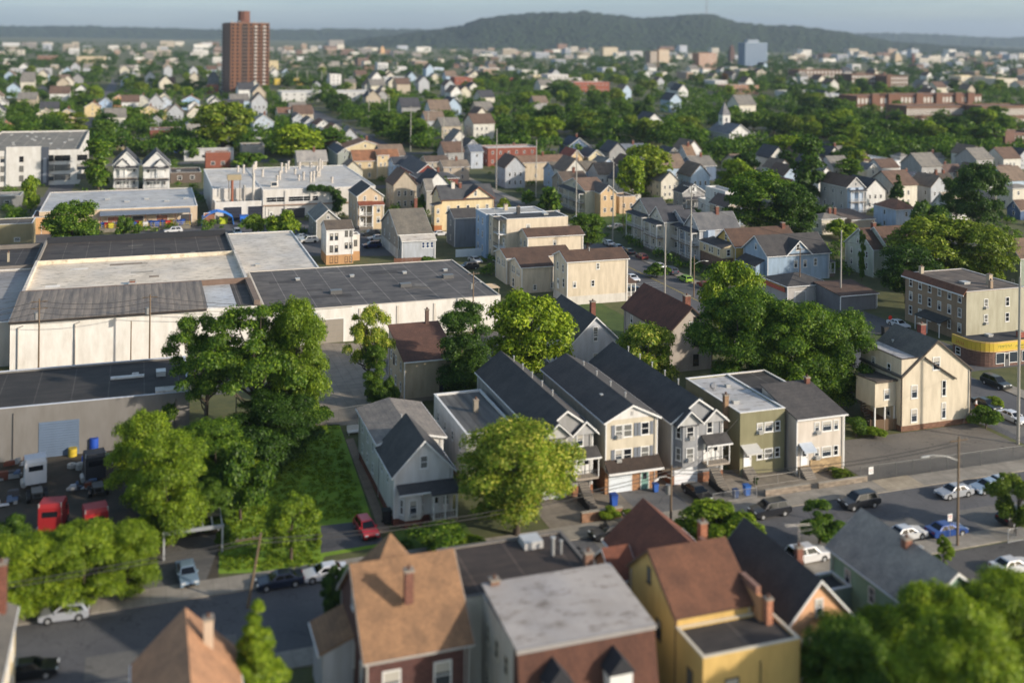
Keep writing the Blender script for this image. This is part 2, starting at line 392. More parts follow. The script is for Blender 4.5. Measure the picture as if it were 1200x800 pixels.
    def porch(s,x0,x1,y0,y1,z,h,wall=WHITE,rc=('shingle',(70,70,72)),floors=1,n=3,steps=True,rise=.5,face='f'):
        """open porch: decks, posts, rails, lean-to roof"""
        m=MB();fh=h/floors
        for f in range(floors):
            zz=z+f*fh
            m.box(x0,x1,y0,y1,zz-.2,zz,('wood',(130,120,108)))
            for k in range(n):
                if face=='f':
                    px=x0+.1+(x1-x0-.2)*k/(n-1);m.box(px-.09,px+.09,y0+.02,y0+.2,zz,zz+fh-.2,wall)
                else:
                    py=y0+.1+(y1-y0-.2)*k/(n-1);m.box(x0+.02,x0+.2,py-.09,py+.09,zz,zz+fh-.2,wall)
            for rz_ in(.12,.9):
                if face=='f':
                    m.box(x0+.2,x1-.2,y0+.07,y0+.13,zz+rz_,zz+rz_+.07,wall);m.box(x0+.07,x0+.13,y0+.2,y1,zz+rz_,zz+rz_+.07,wall)
                else:
                    m.box(x0+.07,x0+.13,y0+.2,y1-.2,zz+rz_,zz+rz_+.07,wall);m.box(x0+.2,x1,y0+.07,y0+.13,zz+rz_,zz+rz_+.07,wall)
            for k in range(int(((x1-x0) if face=='f' else (y1-y0))/.3)):
                if face=='f':m.box(x0+.3+k*.3,x0+.34+k*.3,y0+.08,y0+.12,zz+.15,zz+.9,wall)
                else:m.box(x0+.08,x0+.12,y0+.3+k*.3,y0+.34+k*.3,zz+.15,zz+.9,wall)
        m.box(x0,x1,y0,y1,z+h-.2,z+h,wall)
        if z>.4:
            m.box(x0+.1,x1-.1,y0+.1,y1,0,z-.2,('stucco',(110,104,98)))
        po=s.add('porch',m)
        r=MB()
        if face=='f':r.prism([(y0-.25,z+h+.01),(y1,z+h+rise),(y1,z+h+rise+.12),(y0-.25,z+h+.13)],'x',x0-.2,x1+.2,rc)
        else:r.prism([(x0-.25,z+h+.01),(x1,z+h+rise),(x1,z+h+rise+.12),(x0-.25,z+h+.13)],'y',y0-.2,y1+.2,rc)
        s.add('roof',r,po);return po
    def steps(s,x0,x1,y0,z,dirn=-1,n=None,m=('concrete',(140,134,126))):
        n=n or max(2,int(z/.18));b=MB()
        for k in range(n):
            b.box(x0,x1,y0+dirn*.28*k,y0+dirn*.28*(k+1),0,z-(k+1)*z/(n+1)+z/(n+1)*.0,m)
        return s.add('steps',b)
def hs(label,px,py,h,R_,B_,wall,rc,roof='gv',rise=2.6,ff=None,lf=None,rf=None,cat='house',name='house',far=False,sty=2,ww=.9,wh=1.4,st='w',ov=.35,group=None,gw=True,L=None,Wd=None,par=.35,foot=None,trim=WHITE,rx=None,z0=0,t=.16,gi=None):
    """simple house: front-left eave corner at pixel px,py with height h; R_ = photo column of front-right eave; B_ = photo column of rear-left eave"""
    x,y=P(px,py,h)
    w=Wd if Wd else xat(R_,py,x,y)
    l=L if L else yat(B_,py,x,y)
    o=Ho(label,cat,x,y,name,group,far=far)
    o.w=w;o.l=l;o.h=h
    o.mass(0,w,0,l,z0,h,wall,roof,rise,rc,ov=ov,par=par,foot=foot,trim=trim,rx=rx,t=t)
    fh=h/sty;zs=[fh*k+fh*.36 for k in range(sty)]
    if ff is None:ff=max(1,int(w/2.6))
    if lf is None:lf=max(1,int(l/4))
    if ff:o.wins('f',0,.3,w-.3,ff,zs,ww,wh,st,gi)
    if lf:o.wins('l',0,.5,l-.5,lf,zs,ww,wh,st,gi)
    if rf:o.wins('r',w,.5,l-.5,rf,zs,ww,wh,st,gi)
    if gw and rise>1.8 and roof=='gv':o.win('f',0,w/2,h+.25,min(ww,.8),min(1.2,rise*.5),st,gi)
    if gw and rise>1.8 and roof=='gu':o.win('l',0,l/2,h+.25,min(ww,.8),min(1.2,rise*.5),st,gi)
    return o
# ---------------------------------------------------------------- foliage
LM={
 'bright':lambda:leafmat('bright',(78,102,20),(118,146,32),(160,176,54)),
 'mid':lambda:leafmat('mid',(46,76,22),(78,112,30),(124,150,46)),
 'dark':lambda:leafmat('dark',(38,62,22),(56,86,28),(82,112,38)),
 'olive':lambda:leafmat('olive',(74,96,26),(108,130,36),(146,158,58)),
 'rusty':lambda:leafmat('rusty',(96,62,40),(118,84,50),(92,98,40)),
 'bloom':lambda:leafmat('bloom',(78,104,22),(118,146,34),(200,196,96)),
}
def leaves(clumps,n,size,seed,gap=.0,flat=.0):
    """one mesh of n leaf-sized faces spread through the given clumps (x,y,z,r)"""
    r=np.random.default_rng(seed)
    cl=np.array(clumps,float);w=cl[:,3]**2;w/=w.sum()
    idx=r.choice(len(cl),n,p=w);c=cl[idx]
    d=r.normal(size=(n,3));d/=np.linalg.norm(d,axis=1)[:,None]
    d[:,2]=np.where(d[:,2]<-.35,-d[:,2]*.6,d[:,2])
    rad=c[:,3]*(.45+.62*r.random(n)**.7)*(1+.16*np.sin(d[:,0]*7+idx)*np.cos(d[:,1]*6+idx*2))
    p=c[:,:3]+d*rad[:,None]*np.array([1,1,.82])
    nn=d+r.normal(size=(n,3))*.55+np.array([0,0,.35]);nn/=np.linalg.norm(nn,axis=1)[:,None]
    t=np.cross(nn,r.normal(size=(n,3)));t/=np.linalg.norm(t,axis=1)[:,None]
    b=np.cross(nn,t)
    s=size*(.45+1.1*r.random(n)**1.6)[:,None]
    V=np.empty((n,4,3))
    V[:,0]=p-t*s*.62;V[:,1]=p-b*s*.34+nn*s*.06;V[:,2]=p+t*s*.62;V[:,3]=p+b*s*.34+nn*s*.06
    me=bpy.data.meshes.new('crown')
    me.vertices.add(n*4);me.vertices.foreach_set('co',V.reshape(-1))
    me.loops.add(n*4);me.loops.foreach_set('vertex_index',np.arange(n*4,dtype=np.int32))
    me.polygons.add(n);me.polygons.foreach_set('loop_start',np.arange(0,n*4,4,dtype=np.int32))
    me.polygons.foreach_set('loop_total',np.full(n,4,dtype=np.int32))
    me.update(calc_edges=True);return me
def crownclumps(rs,kind,H,rad,z0,n):
    out=[];zc=(H+z0)/2;hz=(H-z0)/2
    for k in range(n):
        for _ in range(30):
            a=rs.uniform(0,6.283);zz=rs.uniform(-1,1)
            if kind=='cone':
                t=(zz+1)/2;mx=rad*(1-t)*1.02+.1;q=rs.uniform(.3,1)*mx;cr=rad*.24*(1.15-t)+.15
                out.append((q*math.cos(a)*.85,q*math.sin(a)*.85,z0+t*(H-z0)*.97,cr));break
            if kind=='column':
                q=rad*.72*rs.uniform(.3,1)*(1-.35*max(0,abs(zz)-.5)*2);cr=rad*rs.uniform(.3,.46)
            elif kind=='bush':
                q=rad*.75*rs.uniform(0,1)**.5*math.sqrt(max(.05,1-max(0,zz)**2));cr=rad*rs.uniform(.25,.42)
            elif kind=='airy':
                q=rad*.9*rs.uniform(.15,1)*math.sqrt(max(.08,1-zz*zz));cr=rad*rs.uniform(.13,.22)
            else:
                q=rad*.82*rs.uniform(.25,1)**.6*math.sqrt(max(.06,1-zz*zz*.9));cr=rad*rs.uniform(.15,.36)
            cx,cy,cz=q*math.cos(a),q*math.sin(a),zc+zz*(hz-cr*.8)
            ok=all((cx-o[0])**2+(cy-o[1])**2+(cz-o[2])**2>(.5*(cr+o[3]))**2*.55 for o in out)
            if ok:out.append((cx,cy,cz,cr));break
    return out
TC={}
def treemesh(kind,var,lod):
    k=(kind,var,lod)
    if k in TC:return TC[k]
    rs=random.Random(hash((len(kind)*7+ord(kind[0]),var))&0xffff)
    H,rad,z0,nc={'broad':(12,5.4,1.3,52),'column':(15,3.6,.5,34),'bush':(4,2.6,.1,16),'airy':(12,5.6,3.6,46),'cone':(11,3.3,.4,72),'small':(6.5,2.9,.8,22),'mass':(12,5.2,.1,60)}[kind]
    cl=crownclumps(rs,kind,H,rad,z0,nc)
    A={'broad':1,'column':.85,'bush':.22,'airy':.5,'cone':.8,'small':.3,'mass':1}[kind]
    n,sz={0:(88000,.185),1:(24000,.33),2:(5600,.66),3:(1500,1.2)}[lod]
    me=leaves(cl,int(n*A),sz,var*17+lod,0)
    t=MB();bark=('wood',(84,72,60)) if var%2 else ('wood',(70,60,50))
    lean=(rs.uniform(-.4,.4),rs.uniform(-.4,.4))
    r0=.022*H+.06
    zs=[0,.25*H,.5*H,.72*H];pt=[(lean[0]*z/H*1.5,lean[1]*z/H*1.5,z) for z in zs]
    for i in range(3):t.tube(pt[i],pt[i+1],r0*(1-.28*i),r0*(1-.28*(i+1)),bark,7,i==0)
    nl=12 if lod<2 else 5
    if lod<3:
        for c in sorted(cl,key=lambda c:c[2])[:nl*2:2] if kind!='airy' else cl[:26]:
            zb=max(z0*.7,min(c[2]*.62,.68*H));b=(lean[0]*zb/H*1.5,lean[1]*zb/H*1.5,zb)
            mid=((b[0]+c[0])/2,(b[1]+c[1])/2,(b[2]+c[2])/2-.04*H)
            t.tube(b,mid,r0*.34,r0*.22,bark,5,False);t.tube(mid,(c[0],c[1],c[2]),r0*.22,r0*.07,bark,5,False)
    tm=t.mesh('trunk')
    TC[k]=(me,tm,H,rad);return TC[k]
NT=[0]
def tree(x,y,h,w,kind='broad',lm='mid',label=None,name='tree',lod=None,group=None,cat='tree',var=None,z=0,rz=None):
    D=depth(x,y)
    if lod is None:lod=0 if D<165 else 1 if D<330 else 2 if D<850 else 3
    NT[0]+=1
    if var is None:var=NT[0]%(4 if lod<2 else 5)
    me,tm,H,rad=treemesh(kind,var,lod)
    if lm not in TC:TC[lm]=LM[lm]()
    e=empty(name,x,y,z,rz if rz is not None else (NT[0]*2.399)%6.283)
    e.scale=(w/(2*rad),w/(2*rad),h/H)
    tag(e,label,cat,group)
    if not me.materials:me.materials.append(TC[lm])
    c=ob('crown',me,e);c.material_slots[0].link='OBJECT';c.material_slots[0].material=TC[lm]
    ob('trunk',tm,e)
    return e
def tp(px,pyb,pyt,wpx,kind='broad',lm='mid',label=None,**k):
    """tree whose foot stands at photo pixel (px,pyb), top at row pyt, crown wpx wide"""
    x,y=P(px,pyb);D=depth(x,y);h=(pyb-pyt)*D/F;w=wpx*D/F
    return tree(x,y,h,w,kind,lm,label,**k)
# ---------------------------------------------------------------- cars
CARP={
 'sedan':dict(L=4.7,W=1.82,low=[(-2.35,.35),(-2.33,.62),(-2.2,.78),(-1.25,.92),(1.35,.98),(2.25,.95),(2.35,.72),(2.33,.35),(1.9,.22),(-1.9,.22)],bel=(-1.1,1.75),top=(-.35,1.0),zb=.93,zt=1.42),
 'suv':dict(L=4.9,W=1.95,low=[(-2.45,.4),(-2.43,.8),(-2.3,.98),(-1.35,1.1),(2.1,1.12),(2.42,1.05),(2.45,.75),(2.43,.42),(2.,.28),(-2.,.28)],bel=(-1.3,2.36),top=(-.55,1.95),zb=1.08,zt=1.75),
 'wagon':dict(L=4.5,W=1.8,low=[(-2.25,.35),(-2.22,.65),(-2.1,.82),(-1.2,.97),(2.,1.0),(2.22,.95),(2.25,.7),(2.22,.35),(1.85,.24),(-1.85,.24)],bel=(-1.15,2.18),top=(-.35,1.7),zb=.96,zt=1.52),
}
CM={}
def carparts(kind):
    if kind in CM:return CM[kind]
    p=CARP[kind];W=p['W']/2
    def body(c):
        m=MB();pc=paint(c);low=p['low'];secs=[(-W,.9,.06),(-W*.96,.985,.01),(-W*.7,1,0),(W*.7,1,0),(W*.96,.985,.01),(W,.9,.06)]
        V=[];n=len(low)
        zm=.62
        for y,s,dz in secs:
            for(x,z) in low:V.append((x*(s*.05+.95),y,zm+(z-zm)*s))
        fs=[tuple(range(n)),tuple(range(5*n,6*n))[::-1]]
        for k in range(5):
            for i in range(n):fs.append((k*n+i,(k+1)*n+i,(k+1)*n+(i+1)%n,k*n+(i+1)%n))
        m.poly(V,fs,pc)
        b0,b1=p['bel'];t0,t1=p['top'];zb,zt=p['zb'],p['zt'];wb,wt=W*.93,W*.72
        V=[(b0,-wb,zb-.04),(b1,-wb,zb-.04),(b1,wb,zb-.04),(b0,wb,zb-.04),(t0,-wt,zt-.05),(t1,-wt,zt-.05),(t1,wt,zt-.05),(t0,wt,zt-.05),
           (t0+.1,-wt+.12,zt),(t1-.1,-wt+.12,zt),(t1-.1,wt-.12,zt),(t0+.1,wt-.12,zt)]
        m.poly(V,[(0,1,5,4),(1,2,6,5),(2,3,7,6),(3,0,4,7),(4,5,9,8),(5,6,10,9),(6,7,11,10),(7,4,8,11),(8,9,10,11)],pc)
        k=('plain',(18,18,19))
        for wx in(-p['L']*.31,p['L']*.3):
            for sy in(-1,1):
                m.tube((wx,sy*(W-.25),.36),(wx,sy*(W+.004),.36),.4,.4,k,14)
        m.box(p['low'][0][0]-.02,p['low'][0][0]+.1,-W*.6,W*.6,.34,.52,k)
        m.box(p['low'][6][0]-.1,p['low'][6][0]+.02,-W*.6,W*.6,.34,.48,k)
        for sy in(-1,1):m.box(b0+.35,b0+.55,sy*W*.95,sy*(W+.14),zb-.02,zb+.13,pc)
        return m.mesh('body')
    g=MB();b0,b1=p['bel'];t0,t1=p['top'];zb,zt=p['zb'],p['zt'];wb,wt=W*.93,W*.72
    gl=glass(0);gm=M('plain',(14,17,21),.08)
    def lerp(a,b,t):return tuple(a[i]+(b[i]-a[i])*t for i in range(3))
    def panel(q,ins,off):
        # q: four corners bl,br,tr,tl -> inset panel pushed outward
        bl,br,tr,tl=[Vector(v) for v in q];nrm=(br-bl).cross(tl-bl).normalized()*off
        def pt(u,v):return tuple((bl*(1-u)*(1-v)+br*u*(1-v)+tr*u*v+tl*(1-u)*v)+nrm)
        u0,u1,v0,v1=ins
        g.poly([pt(u0,v0),pt(u1,v0),pt(u1,v1),pt(u0,v1)],[(0,1,2,3)],gm)
    zt_=zt-.05;z_=zb-.04
    panel([(b0,wb,z_),(b0,-wb,z_),(t0,-wt,zt_),(t0,wt,zt_)],(.06,.94,.12,.95),.012)
    panel([(b1,-wb,z_),(b1,wb,z_),(t1,wt,zt_),(t1,-wt,zt_)],(.08,.92,.18,.93),.012)
    for q in([(b0,-wb,z_),(b1,-wb,z_),(t1,-wt,zt_),(t0,-wt,zt_)],[(b1,wb,z_),(b0,wb,z_),(t0,wt,zt_),(t1,wt,zt_)]):
        panel(q,(.1,.48,.14,.9),.012);panel(q,(.52,.9,.14,.9),.012)
    wn=g.mesh('windows')
    t=MB();t.tube((0,-.11,0),(0,.11,0),.33,.33,('plain',(20,20,20)),16);tyre=t.mesh('wheel')
    t=MB();t.tube((0,-.118,0),(0,-.1,0),.2,.2,('metal',(170,172,175)),12).tube((0,.1,0),(0,.118,0),.2,.2,('metal',(170,172,175)),12);rim=t.mesh('rim')
    t=MB();t.box(-.02,.12,-.19,.19,-.07,.07,('metal',(225,228,230)));hl=t.mesh('headlight')
    t=MB();t.box(-.1,.02,-.17,.17,-.09,.09,M('plain',(130,12,10),.3));tl=t.mesh('taillight')
    CM[kind]=(body,wn,tyre,rim,hl,tl,p,{});return CM[kind]
CARS=[]
def car(px,py,ang,kind,c,label,name='parked_car',group=None,xy=None,z=0):
    """ang: heading in degrees of the car's front, 0 = -x (down the street to the left)"""
    body,wn,ty,rim,hl,tl,p,bc=carparts(kind)
    x,y=xy if xy else P(px,py,.5)
    e=empty(name,x,y,z,R(ang));tag(e,label,'car',group)
    if c not in bc:bc[c]=body(c)
    ob('body',bc[c],e);ob('windows',wn,e)
    W=p['W']/2
    D=depth(x,y)
    for wx in(-p['L']*.31,p['L']*.3):
        for sy in(-1,1):
            w=ob('wheel',ty,e,(wx,sy*(W-.1),.33))
            if D<260:ob('rim',rim,w)
    zz=.68 if kind!='suv' else .85
    for sy in(-1,1):
        ob('headlight',hl,e,(-p['L']/2+.0,sy*W*.68,zz));ob('taillight',tl,e,(p['L']/2-.02,sy*W*.7,zz+.08))
    return e
# ---------------------------------------------------------------- poles and wires
def pole(px,pyb,pyt,label,arm=1,lamp=None,tr=False,metal=False,name='utility_pole',lean=0,group=None,r=.15,armrz=0):
    x,y=P(px,pyb);D=depth(x,y);h=(pyb-pyt)*D/F
    e=empty(name,x,y);tag(e,label,'utility pole' if not metal else 'pole',group)
    c=('wood',(118,100,80)) if not metal else ('metal',(172,168,160))
    m=MB().tube((0,0,0),(lean,0,h),r,r*.72,c,8);m.build('post',e)
    tops=[]
    for k in range(arm):
        z=h-.5-k*1.1
        a=MB().box(-1.2,1.2,-.06,.06,z,z+.12,('wood',(100,84,66)))
        for q in(-1.05,-.5,.5,1.05):a.tube((q,0,z+.12),(q,0,z+.32),.045,.04,('plain',(120,120,118)),6)
        o=a.build('crossarm',e,(0,0,0),armrz)
    if tr:
        t=MB().tube((0,0,0),(0,0,1.),.28,.28,('metal',(150,150,148)),12).tube((0,0,1.),(0,0,1.08),.3,.3,('metal',(130,130,128)),12)
        t.build('transformer',e,(-.45,-.1,h-3.2))
    if lamp:
        ln,dy=lamp;z=h*.78
        t=MB();pts=[(0,0,z),(ln*.4,dy*.4,z+.55),(ln*.8,dy*.8,z+.75),(ln,dy,z+.72)];t.path(pts,.045,('metal',(185,185,182)))
        o=t.build('lamp_arm',e)
        b=MB().tube((ln*.97,dy*.97,z+.66),(ln*1.22+.001,dy*1.22,z+.6),.13,.07,('metal',(200,200,196)),8);b.build('lamp_head',o)
    return (x,y,h)
def wire(a,b,label,sag=.6,r=.018,group='power lines'):
    a=Vector(a);b=Vector(b);n=14;m=MB();pts=[]
    for k in range(n+1):
        t=k/n;p=a.lerp(b,t);p.z-=sag*4*t*(1-t);pts.append(tuple(p-a))
    m.path(pts,r,('plain',(64,62,60)),4)
    o=m.build('power_line',None,tuple(a));tag(o,label,'power line',group);return o
# ================================================================ THE SETTING: ground, streets
def patch(name,pts,m,z,uv=False,kerb=0):
    q=[p if uv else P(*p) for p in pts]
    a=MB();
    ar=sum(q[i][0]*q[(i+1)%len(q)][1]-q[(i+1)%len(q)][0]*q[i][1] for i in range(len(q)))
    if ar<0:q=q[::-1]
    if kerb:
        n=len(q);V=[(x,y,z-kerb) for x,y in q]+[(x,y,z) for x,y in q]
        a.poly(V,[tuple(range(n,2*n))]+[(i,(i+1)%n,n+(i+1)%n,n+i) for i in range(n)],m)
    else:a.poly([(x,y,z) for x,y in q],[tuple(range(len(q)))],m)
    return struct(name,a)
def rect(x0,x1,y0,y1):return[(x0,y0),(x1,y0),(x1,y1),(x0,y1)]
GND=('dirt',(84,90,58));ASPH=('asphalt',(86,86,88));CONC=('concrete',(150,144,134))
patch('ground',rect(-9000,16000,-300,16000),GND,0,True)
patch('road',rect(-90,116.5,98.2,110.2),ASPH,.008,True)
patch('road',[(116.5,98.2),(220,98.2),(220,110.2),(130,110.2),(131,135),(131,146),(118.5,200),(118.5,900),(105.8,900),(105.8,200),(116.5,146)],ASPH,.008,True)
patch('road',rect(131,260,146,152),ASPH,.012,True)
patch('pavement',rect(-60,116,110.2,113.4),CONC,.13,True,.13)
patch('pavement',rect(-60,117,95.4,98.2),CONC,.13,True,.13)
patch('pavement',rect(118.5,121.3,200,420),CONC,.13,True,.13)
patch('pavement',rect(103.2,105.8,200,420),CONC,.13,True,.13)
patch('pavement',[(131,113),(134,113),(134,142),(131,142)],CONC,.13,True,.13)
LINE=M('plain',(176,158,74),.8)
a=MB()
for dx in(-.15,.15):a.poly([(112.2+dx-.06,200,.02),(112.2+dx+.06,200,.02),(112.2+dx+.06,420,.02),(112.2+dx-.06,420,.02)],[(0,1,2,3)],LINE)
struct('road_marking',a)
for k in range(3):patch('road_marking',rect(106.5,111.5,216+.9*k*2,216.35+.9*k*2),M('plain',(150,150,146),.8),.02,True)
for q in ([(70,98.6),(86,98.6),(86,103.6),(70,103.6)],[(92,98.4),(112,98.4),(112,103),(92,103.4)],[(-4,99),(9,99),(9,102.6),(-4,102.8)],[(48,105),(56,105.2),(56,109.6),(48,109.6)],[(118,120),(124,120),(124,134),(119,134)]):patch('road_repair',q,('asphalt',(104,102,98)),.016,True)
# far streets
for yy in(300,380,470,560,660,780,900,1050):patch('road',rect(-400,105.8,yy,yy+8),ASPH,.006,True);patch('road',rect(118.5,900,yy+14,yy+22),ASPH,.006,True)
for xx in(-90,-30,210,300,400,520):patch('road',rect(xx,xx+8,235,1300),ASPH,.01,True)
patch('lawn',[(256,672),(262,560),(330,500),(398,497),(425,575),(446,640),(380,652),(374,668)],('grass',(112,146,42)),.02)
patch('lawn',[(462,620),(545,612),(560,640),(470,648)],('grass',(84,110,38)),.02)
patch('dirt_yard',[(-90,560),(-60,520),(60,533),(205,512),(258,600),(256,690),(-90,745)],('dirt',(68,63,58)),.015)
patch('driveway',[(376,616),(438,609),(450,636),(376,648)],('asphalt',(84,84,86)),.03)
patch('driveway',[(166,690),(200,632),(262,625),(240,684)],('asphalt',(96,94,90)),.026)
patch('concrete_yard',[(340,500),(352,402),(440,402),(470,480),(440,497)],('concrete',(142,134,122)),.02)
patch('garden_path',[(405,515),(414,513),(457,622),(446,626)],('concrete',(140,122,104)),.03)
patch('parking_lot',rect(87.6,115.5,113.4,126.2),('asphalt',(106,101,94)),.015,True)
patch('loading_yard',[(150,300),(160,262),(400,258),(470,300)],ASPH,.012)
patch('service_alley',rect(-60,104,171,192),('asphalt',(88,86,82)),.012,True)
patch('driveway',rect(66.5,71.5,113.2,119.5),('concrete',(150,142,130)),.02,True)
patch('driveway',rect(56,62.5,113.2,120.2),('asphalt',(98,98,98)),.02,True)
patch('driveway',rect(88,93.5,110.3,113.5),('concrete',(172,160,140)),.142,True)
patch('corner_lot',rect(122,141,158,205),('asphalt',(92,90,88)),.014,True)
patch('corner_lot',rect(121.3,132,215,420),('dirt',(70,80,50)),.014,True)
patch('lawn',[(668,336),(735,372),(735,420),(660,420)],('grass',(64,86,34)),.02)
patch('lawn',[(690,250),(740,245),(742,262),(700,266)],('grass',(66,92,32)),.02)
patch('verge',[(1005,402),(1062,392),(1062,387),(1005,395)],('grass',(70,84,40)),.03)
patch('front_yard',rect(44.5,86.5,113.4,122),('concrete',(132,124,112)),.011,True)
patch('parking_lot',rect(82,118,66,95.2),('asphalt',(84,82,80)),.015,True)
# ================================================================ near row of houses along the street
SH=('shingle',(70,70,72));SHB=('shingle',(84,66,56));SHD=('shingle',(68,67,68));SHG=('shingle',(96,94,90));SHR=('shingle',(112,60,46));SHT=('shingle',(152,104,70))
CREAM=('siding',(212,198,172));WHT=('siding',(220,218,215));GRY=('siding',(150,146,140));BEI=('siding',(190,180,164))
# 1 white gable house
x,y=P(462,556,5.9)
o=Ho('light grey gabled house with bay window and small corner porch beside the green lawn','house',x,y)
W=6.9
o.mass(0,W,0,8.6,0,5.9,WHT,'gv',3.5,SH,ov=.35,foot=(('brick',(120,62,46)),.9))
o.mass(0.02,W+1.2,8.6,21,0,6.3,WHT,'gv',.9,('shingle',(124,120,116)),part='rear_wall',foot=(('brick',(120,62,46)),.9))
o.win('f',0,W/2,6.2,.95,1.5);
b=MB().prism([(.5,0),(1.1,-1),(2.9,-1),(3.5,0)],'z',.9,3.9,WHT);b.prism([(.55,0),(1.1,-.9),(2.9,-.9),(3.45,0)],'z',0,.9,('brick',(120,62,46)));bo=o.add('bay_window',b)
o.win('f',-1.,2.,1.5,.95,1.7,parent=None);w=o.win('f',-.5,.82,1.5,.6,1.7);w.rotation_euler=(0,0,-1.03);w=o.win('f',-.5,3.2,1.5,.6,1.7);w.rotation_euler=(0,0,1.03)
o.porch(4.1,W+.1,-1.9,0,.9,2.9,n=3,rc=SH,rise=.8)
r=MB().prism([(-1.5,4.0),(0,4.55),(0,4.7),(-1.5,4.12)],'x',.3,4.2,SH);r.box(.25,4.25,-1.6,-1.5,3.92,4.1,WHITE);o.add('roof',r,bo)
o.door('f',0,4.9,.95);o.win('f',0,6.1,1.7,.8,1.3);o.wins('l',0,1.5,8,2,[3.8],.7,1.2);o.wins('l',0,10,20,3,[1.6,4.2],.7,1.2)
o.ac('f',-1,2.,1.3);o.pipe(3.6,12,6.9,8.2)
# 2 ribbed flat roof
x,y=P(547,512,6.5)
o=Ho('narrow building with ribbed dark roof between light grey gabled house and dark gable house','house',x,y)
o.mass(0,6.6,0,15.6,0,6.5,WHT,'flat',0,('rib',(92,92,92)),par=.25,foot=(('stucco',(140,118,92)),1))
o.wins('l',0,1,15,4,[3.9],.8,1.2);o.wins('f',0,.4,6.2,2,[1.2,3.9],.9,1.4);o.chimney(3.6,8,6.5,8.1,.6,('stucco',(150,140,125)))
def bayhouse(px,py,px2,label,bayonleft,wall,porchrc,wd=7.2,ln=24,h=8.):
    x,y=P(px,py,h);o=Ho(label,'house',x,y)
    wl=wall
    o.mass(0,wd,0,ln,0,h,wl,'gv',2.5,SHD,ov=.3,foot=(('brick',(150,100,70)),1.2))
    # projecting two storey bay under its own gable
    b=MB().prism([(.35,0),(1.0,-1.0),(3.0,-1.0),(3.65,0)],'z',2.5,h-.3,wl)
    q=MB()
    bo=o.add('bay_window',b)
    g=MB().prism([(.1,h-.35),(2.0,h+1.35),(3.9,h-.35),(3.9,h-.2),(2.,h+1.55),(.1,h-.2)],'y',-1.35,-1.2,WHITE)
    g.prism([(.35,h-.3),(2.0,h+1.25),(3.65,h-.3)],'y',-.9,0.,('siding',(180,180,178)))
    o.add('trim',g,bo)
    r=MB();r.prism([(0.05,h-.34),(2.,h+1.5),(2.,h+1.66),(0.05,h-.2)],'y',-1.2,2.4,SHD).prism([(2.,h+1.5),(3.95,h-.34),(3.95,h-.2),(2.,h+1.66)],'y',-1.2,2.4,SHD)
    r.prism([(.2,-.1),(.9,-1.15),(3.1,-1.15),(3.8,-.1)],'z',h-.42,h-.36,SHD)
    o.add('roof',r,bo)
    for zz in(3.3,6.0):
        o.win('f',-1.,2.,zz,1.1,1.6);w=o.win('f',-.5,.68,zz,.75,1.6);w.rotation_euler=(0,0,-.98);w=o.win('f',-.5,3.32,zz,.75,1.6);w.rotation_euler=(0,0,.98)
    o.ac('f',-1,2.1,6.0);o.ac('f',-1,1.9,3.3)
    o.garage('f',0,2.,.05,3.,2.2)
    # entrance side, set under its own small roof
    o.win('f',0,5.3,6.,.9,1.5)
    e=MB().box(4.3,wd+.3,-1.3,0,2.35,2.6,('concrete',(160,150,138)));e.box(4.3,4.42,-1.3,-1.2,2.6,5.0,WHITE).box(wd+.2,wd+.3,-1.3,-1.2,2.6,5.,WHITE);e.box(4.4,wd+.2,-1.27,-1.22,3.4,3.46,('metal',(90,90,90)))
    for k in range(9):e.box(4.5+k*.3,4.53+k*.3,-1.27,-1.23,2.6,3.4,('metal',(90,90,90)))
    po=o.add('porch',e);r=MB().prism([(-1.6,5.0),(0,5.75),(0,5.9),(-1.6,5.12)],'x',4.1,wd+.5,SHD);r.box(4.1,wd+.5,-1.7,-1.6,4.92,5.1,WHITE);o.add('roof',r,po)
    o.door('f',0,5.,2.6);o.door('f',0,6.2,2.6)
    st=MB()
    for k in range(12):st.box(4.6,5.8,-1.3-.3*(k+1),-1.3-.3*k,0,2.35-.19*(k+1),('concrete',(120,114,106)))
    st.box(4.5,4.56,-4.9,-1.3,.1,.9,('metal',(40,40,42)));o.add('steps',st)
    g=MB().prism([(4.4,h-.5),(5.9,h+.9),(wd+.35,h-.5)],'y',-.35,-.05,('siding',(170,170,170)));gg=o.add('gable',g)
    r=MB().prism([(4.1,h-.55),(5.9,h+1.05),(5.9,h+1.2),(4.1,h-.4)],'y',-.55,1.5,SHD).prism([(5.9,h+1.05),(wd+.6,h-.55),(wd+.6,h-.4),(5.9,h+1.2)],'y',-.55,1.5,SHD);o.add('roof',r,gg)
    g=MB().prism([(4.1,h-.65),(5.9,h+.95),(wd+.6,h-.65),(wd+.6,h-.42),(5.9,h+1.2),(4.1,h-.42)],'y',-.62,-.56,WHITE);o.add('trim',g,gg)
    o.wins('l',0,2,ln-1,5,[4.8],.8,1.3)
    for k in range(5):o.pipe(wd/2+.6,ln*(.25+.15*k),h+1.8,h+2.9,.08)
    return o
h3=bayhouse(632,509,0,'grey bay fronted house with dark gable roof behind the round leafy street tree',True,('siding',(150,150,150)),SHD,7.,25,8.)
h5=bayhouse(787.5,494,0,'grey bay fronted house with garage and long front steps between brick-based house and olive house',True,('siding',(146,148,152)),SHD,7.2,25.5,8.)
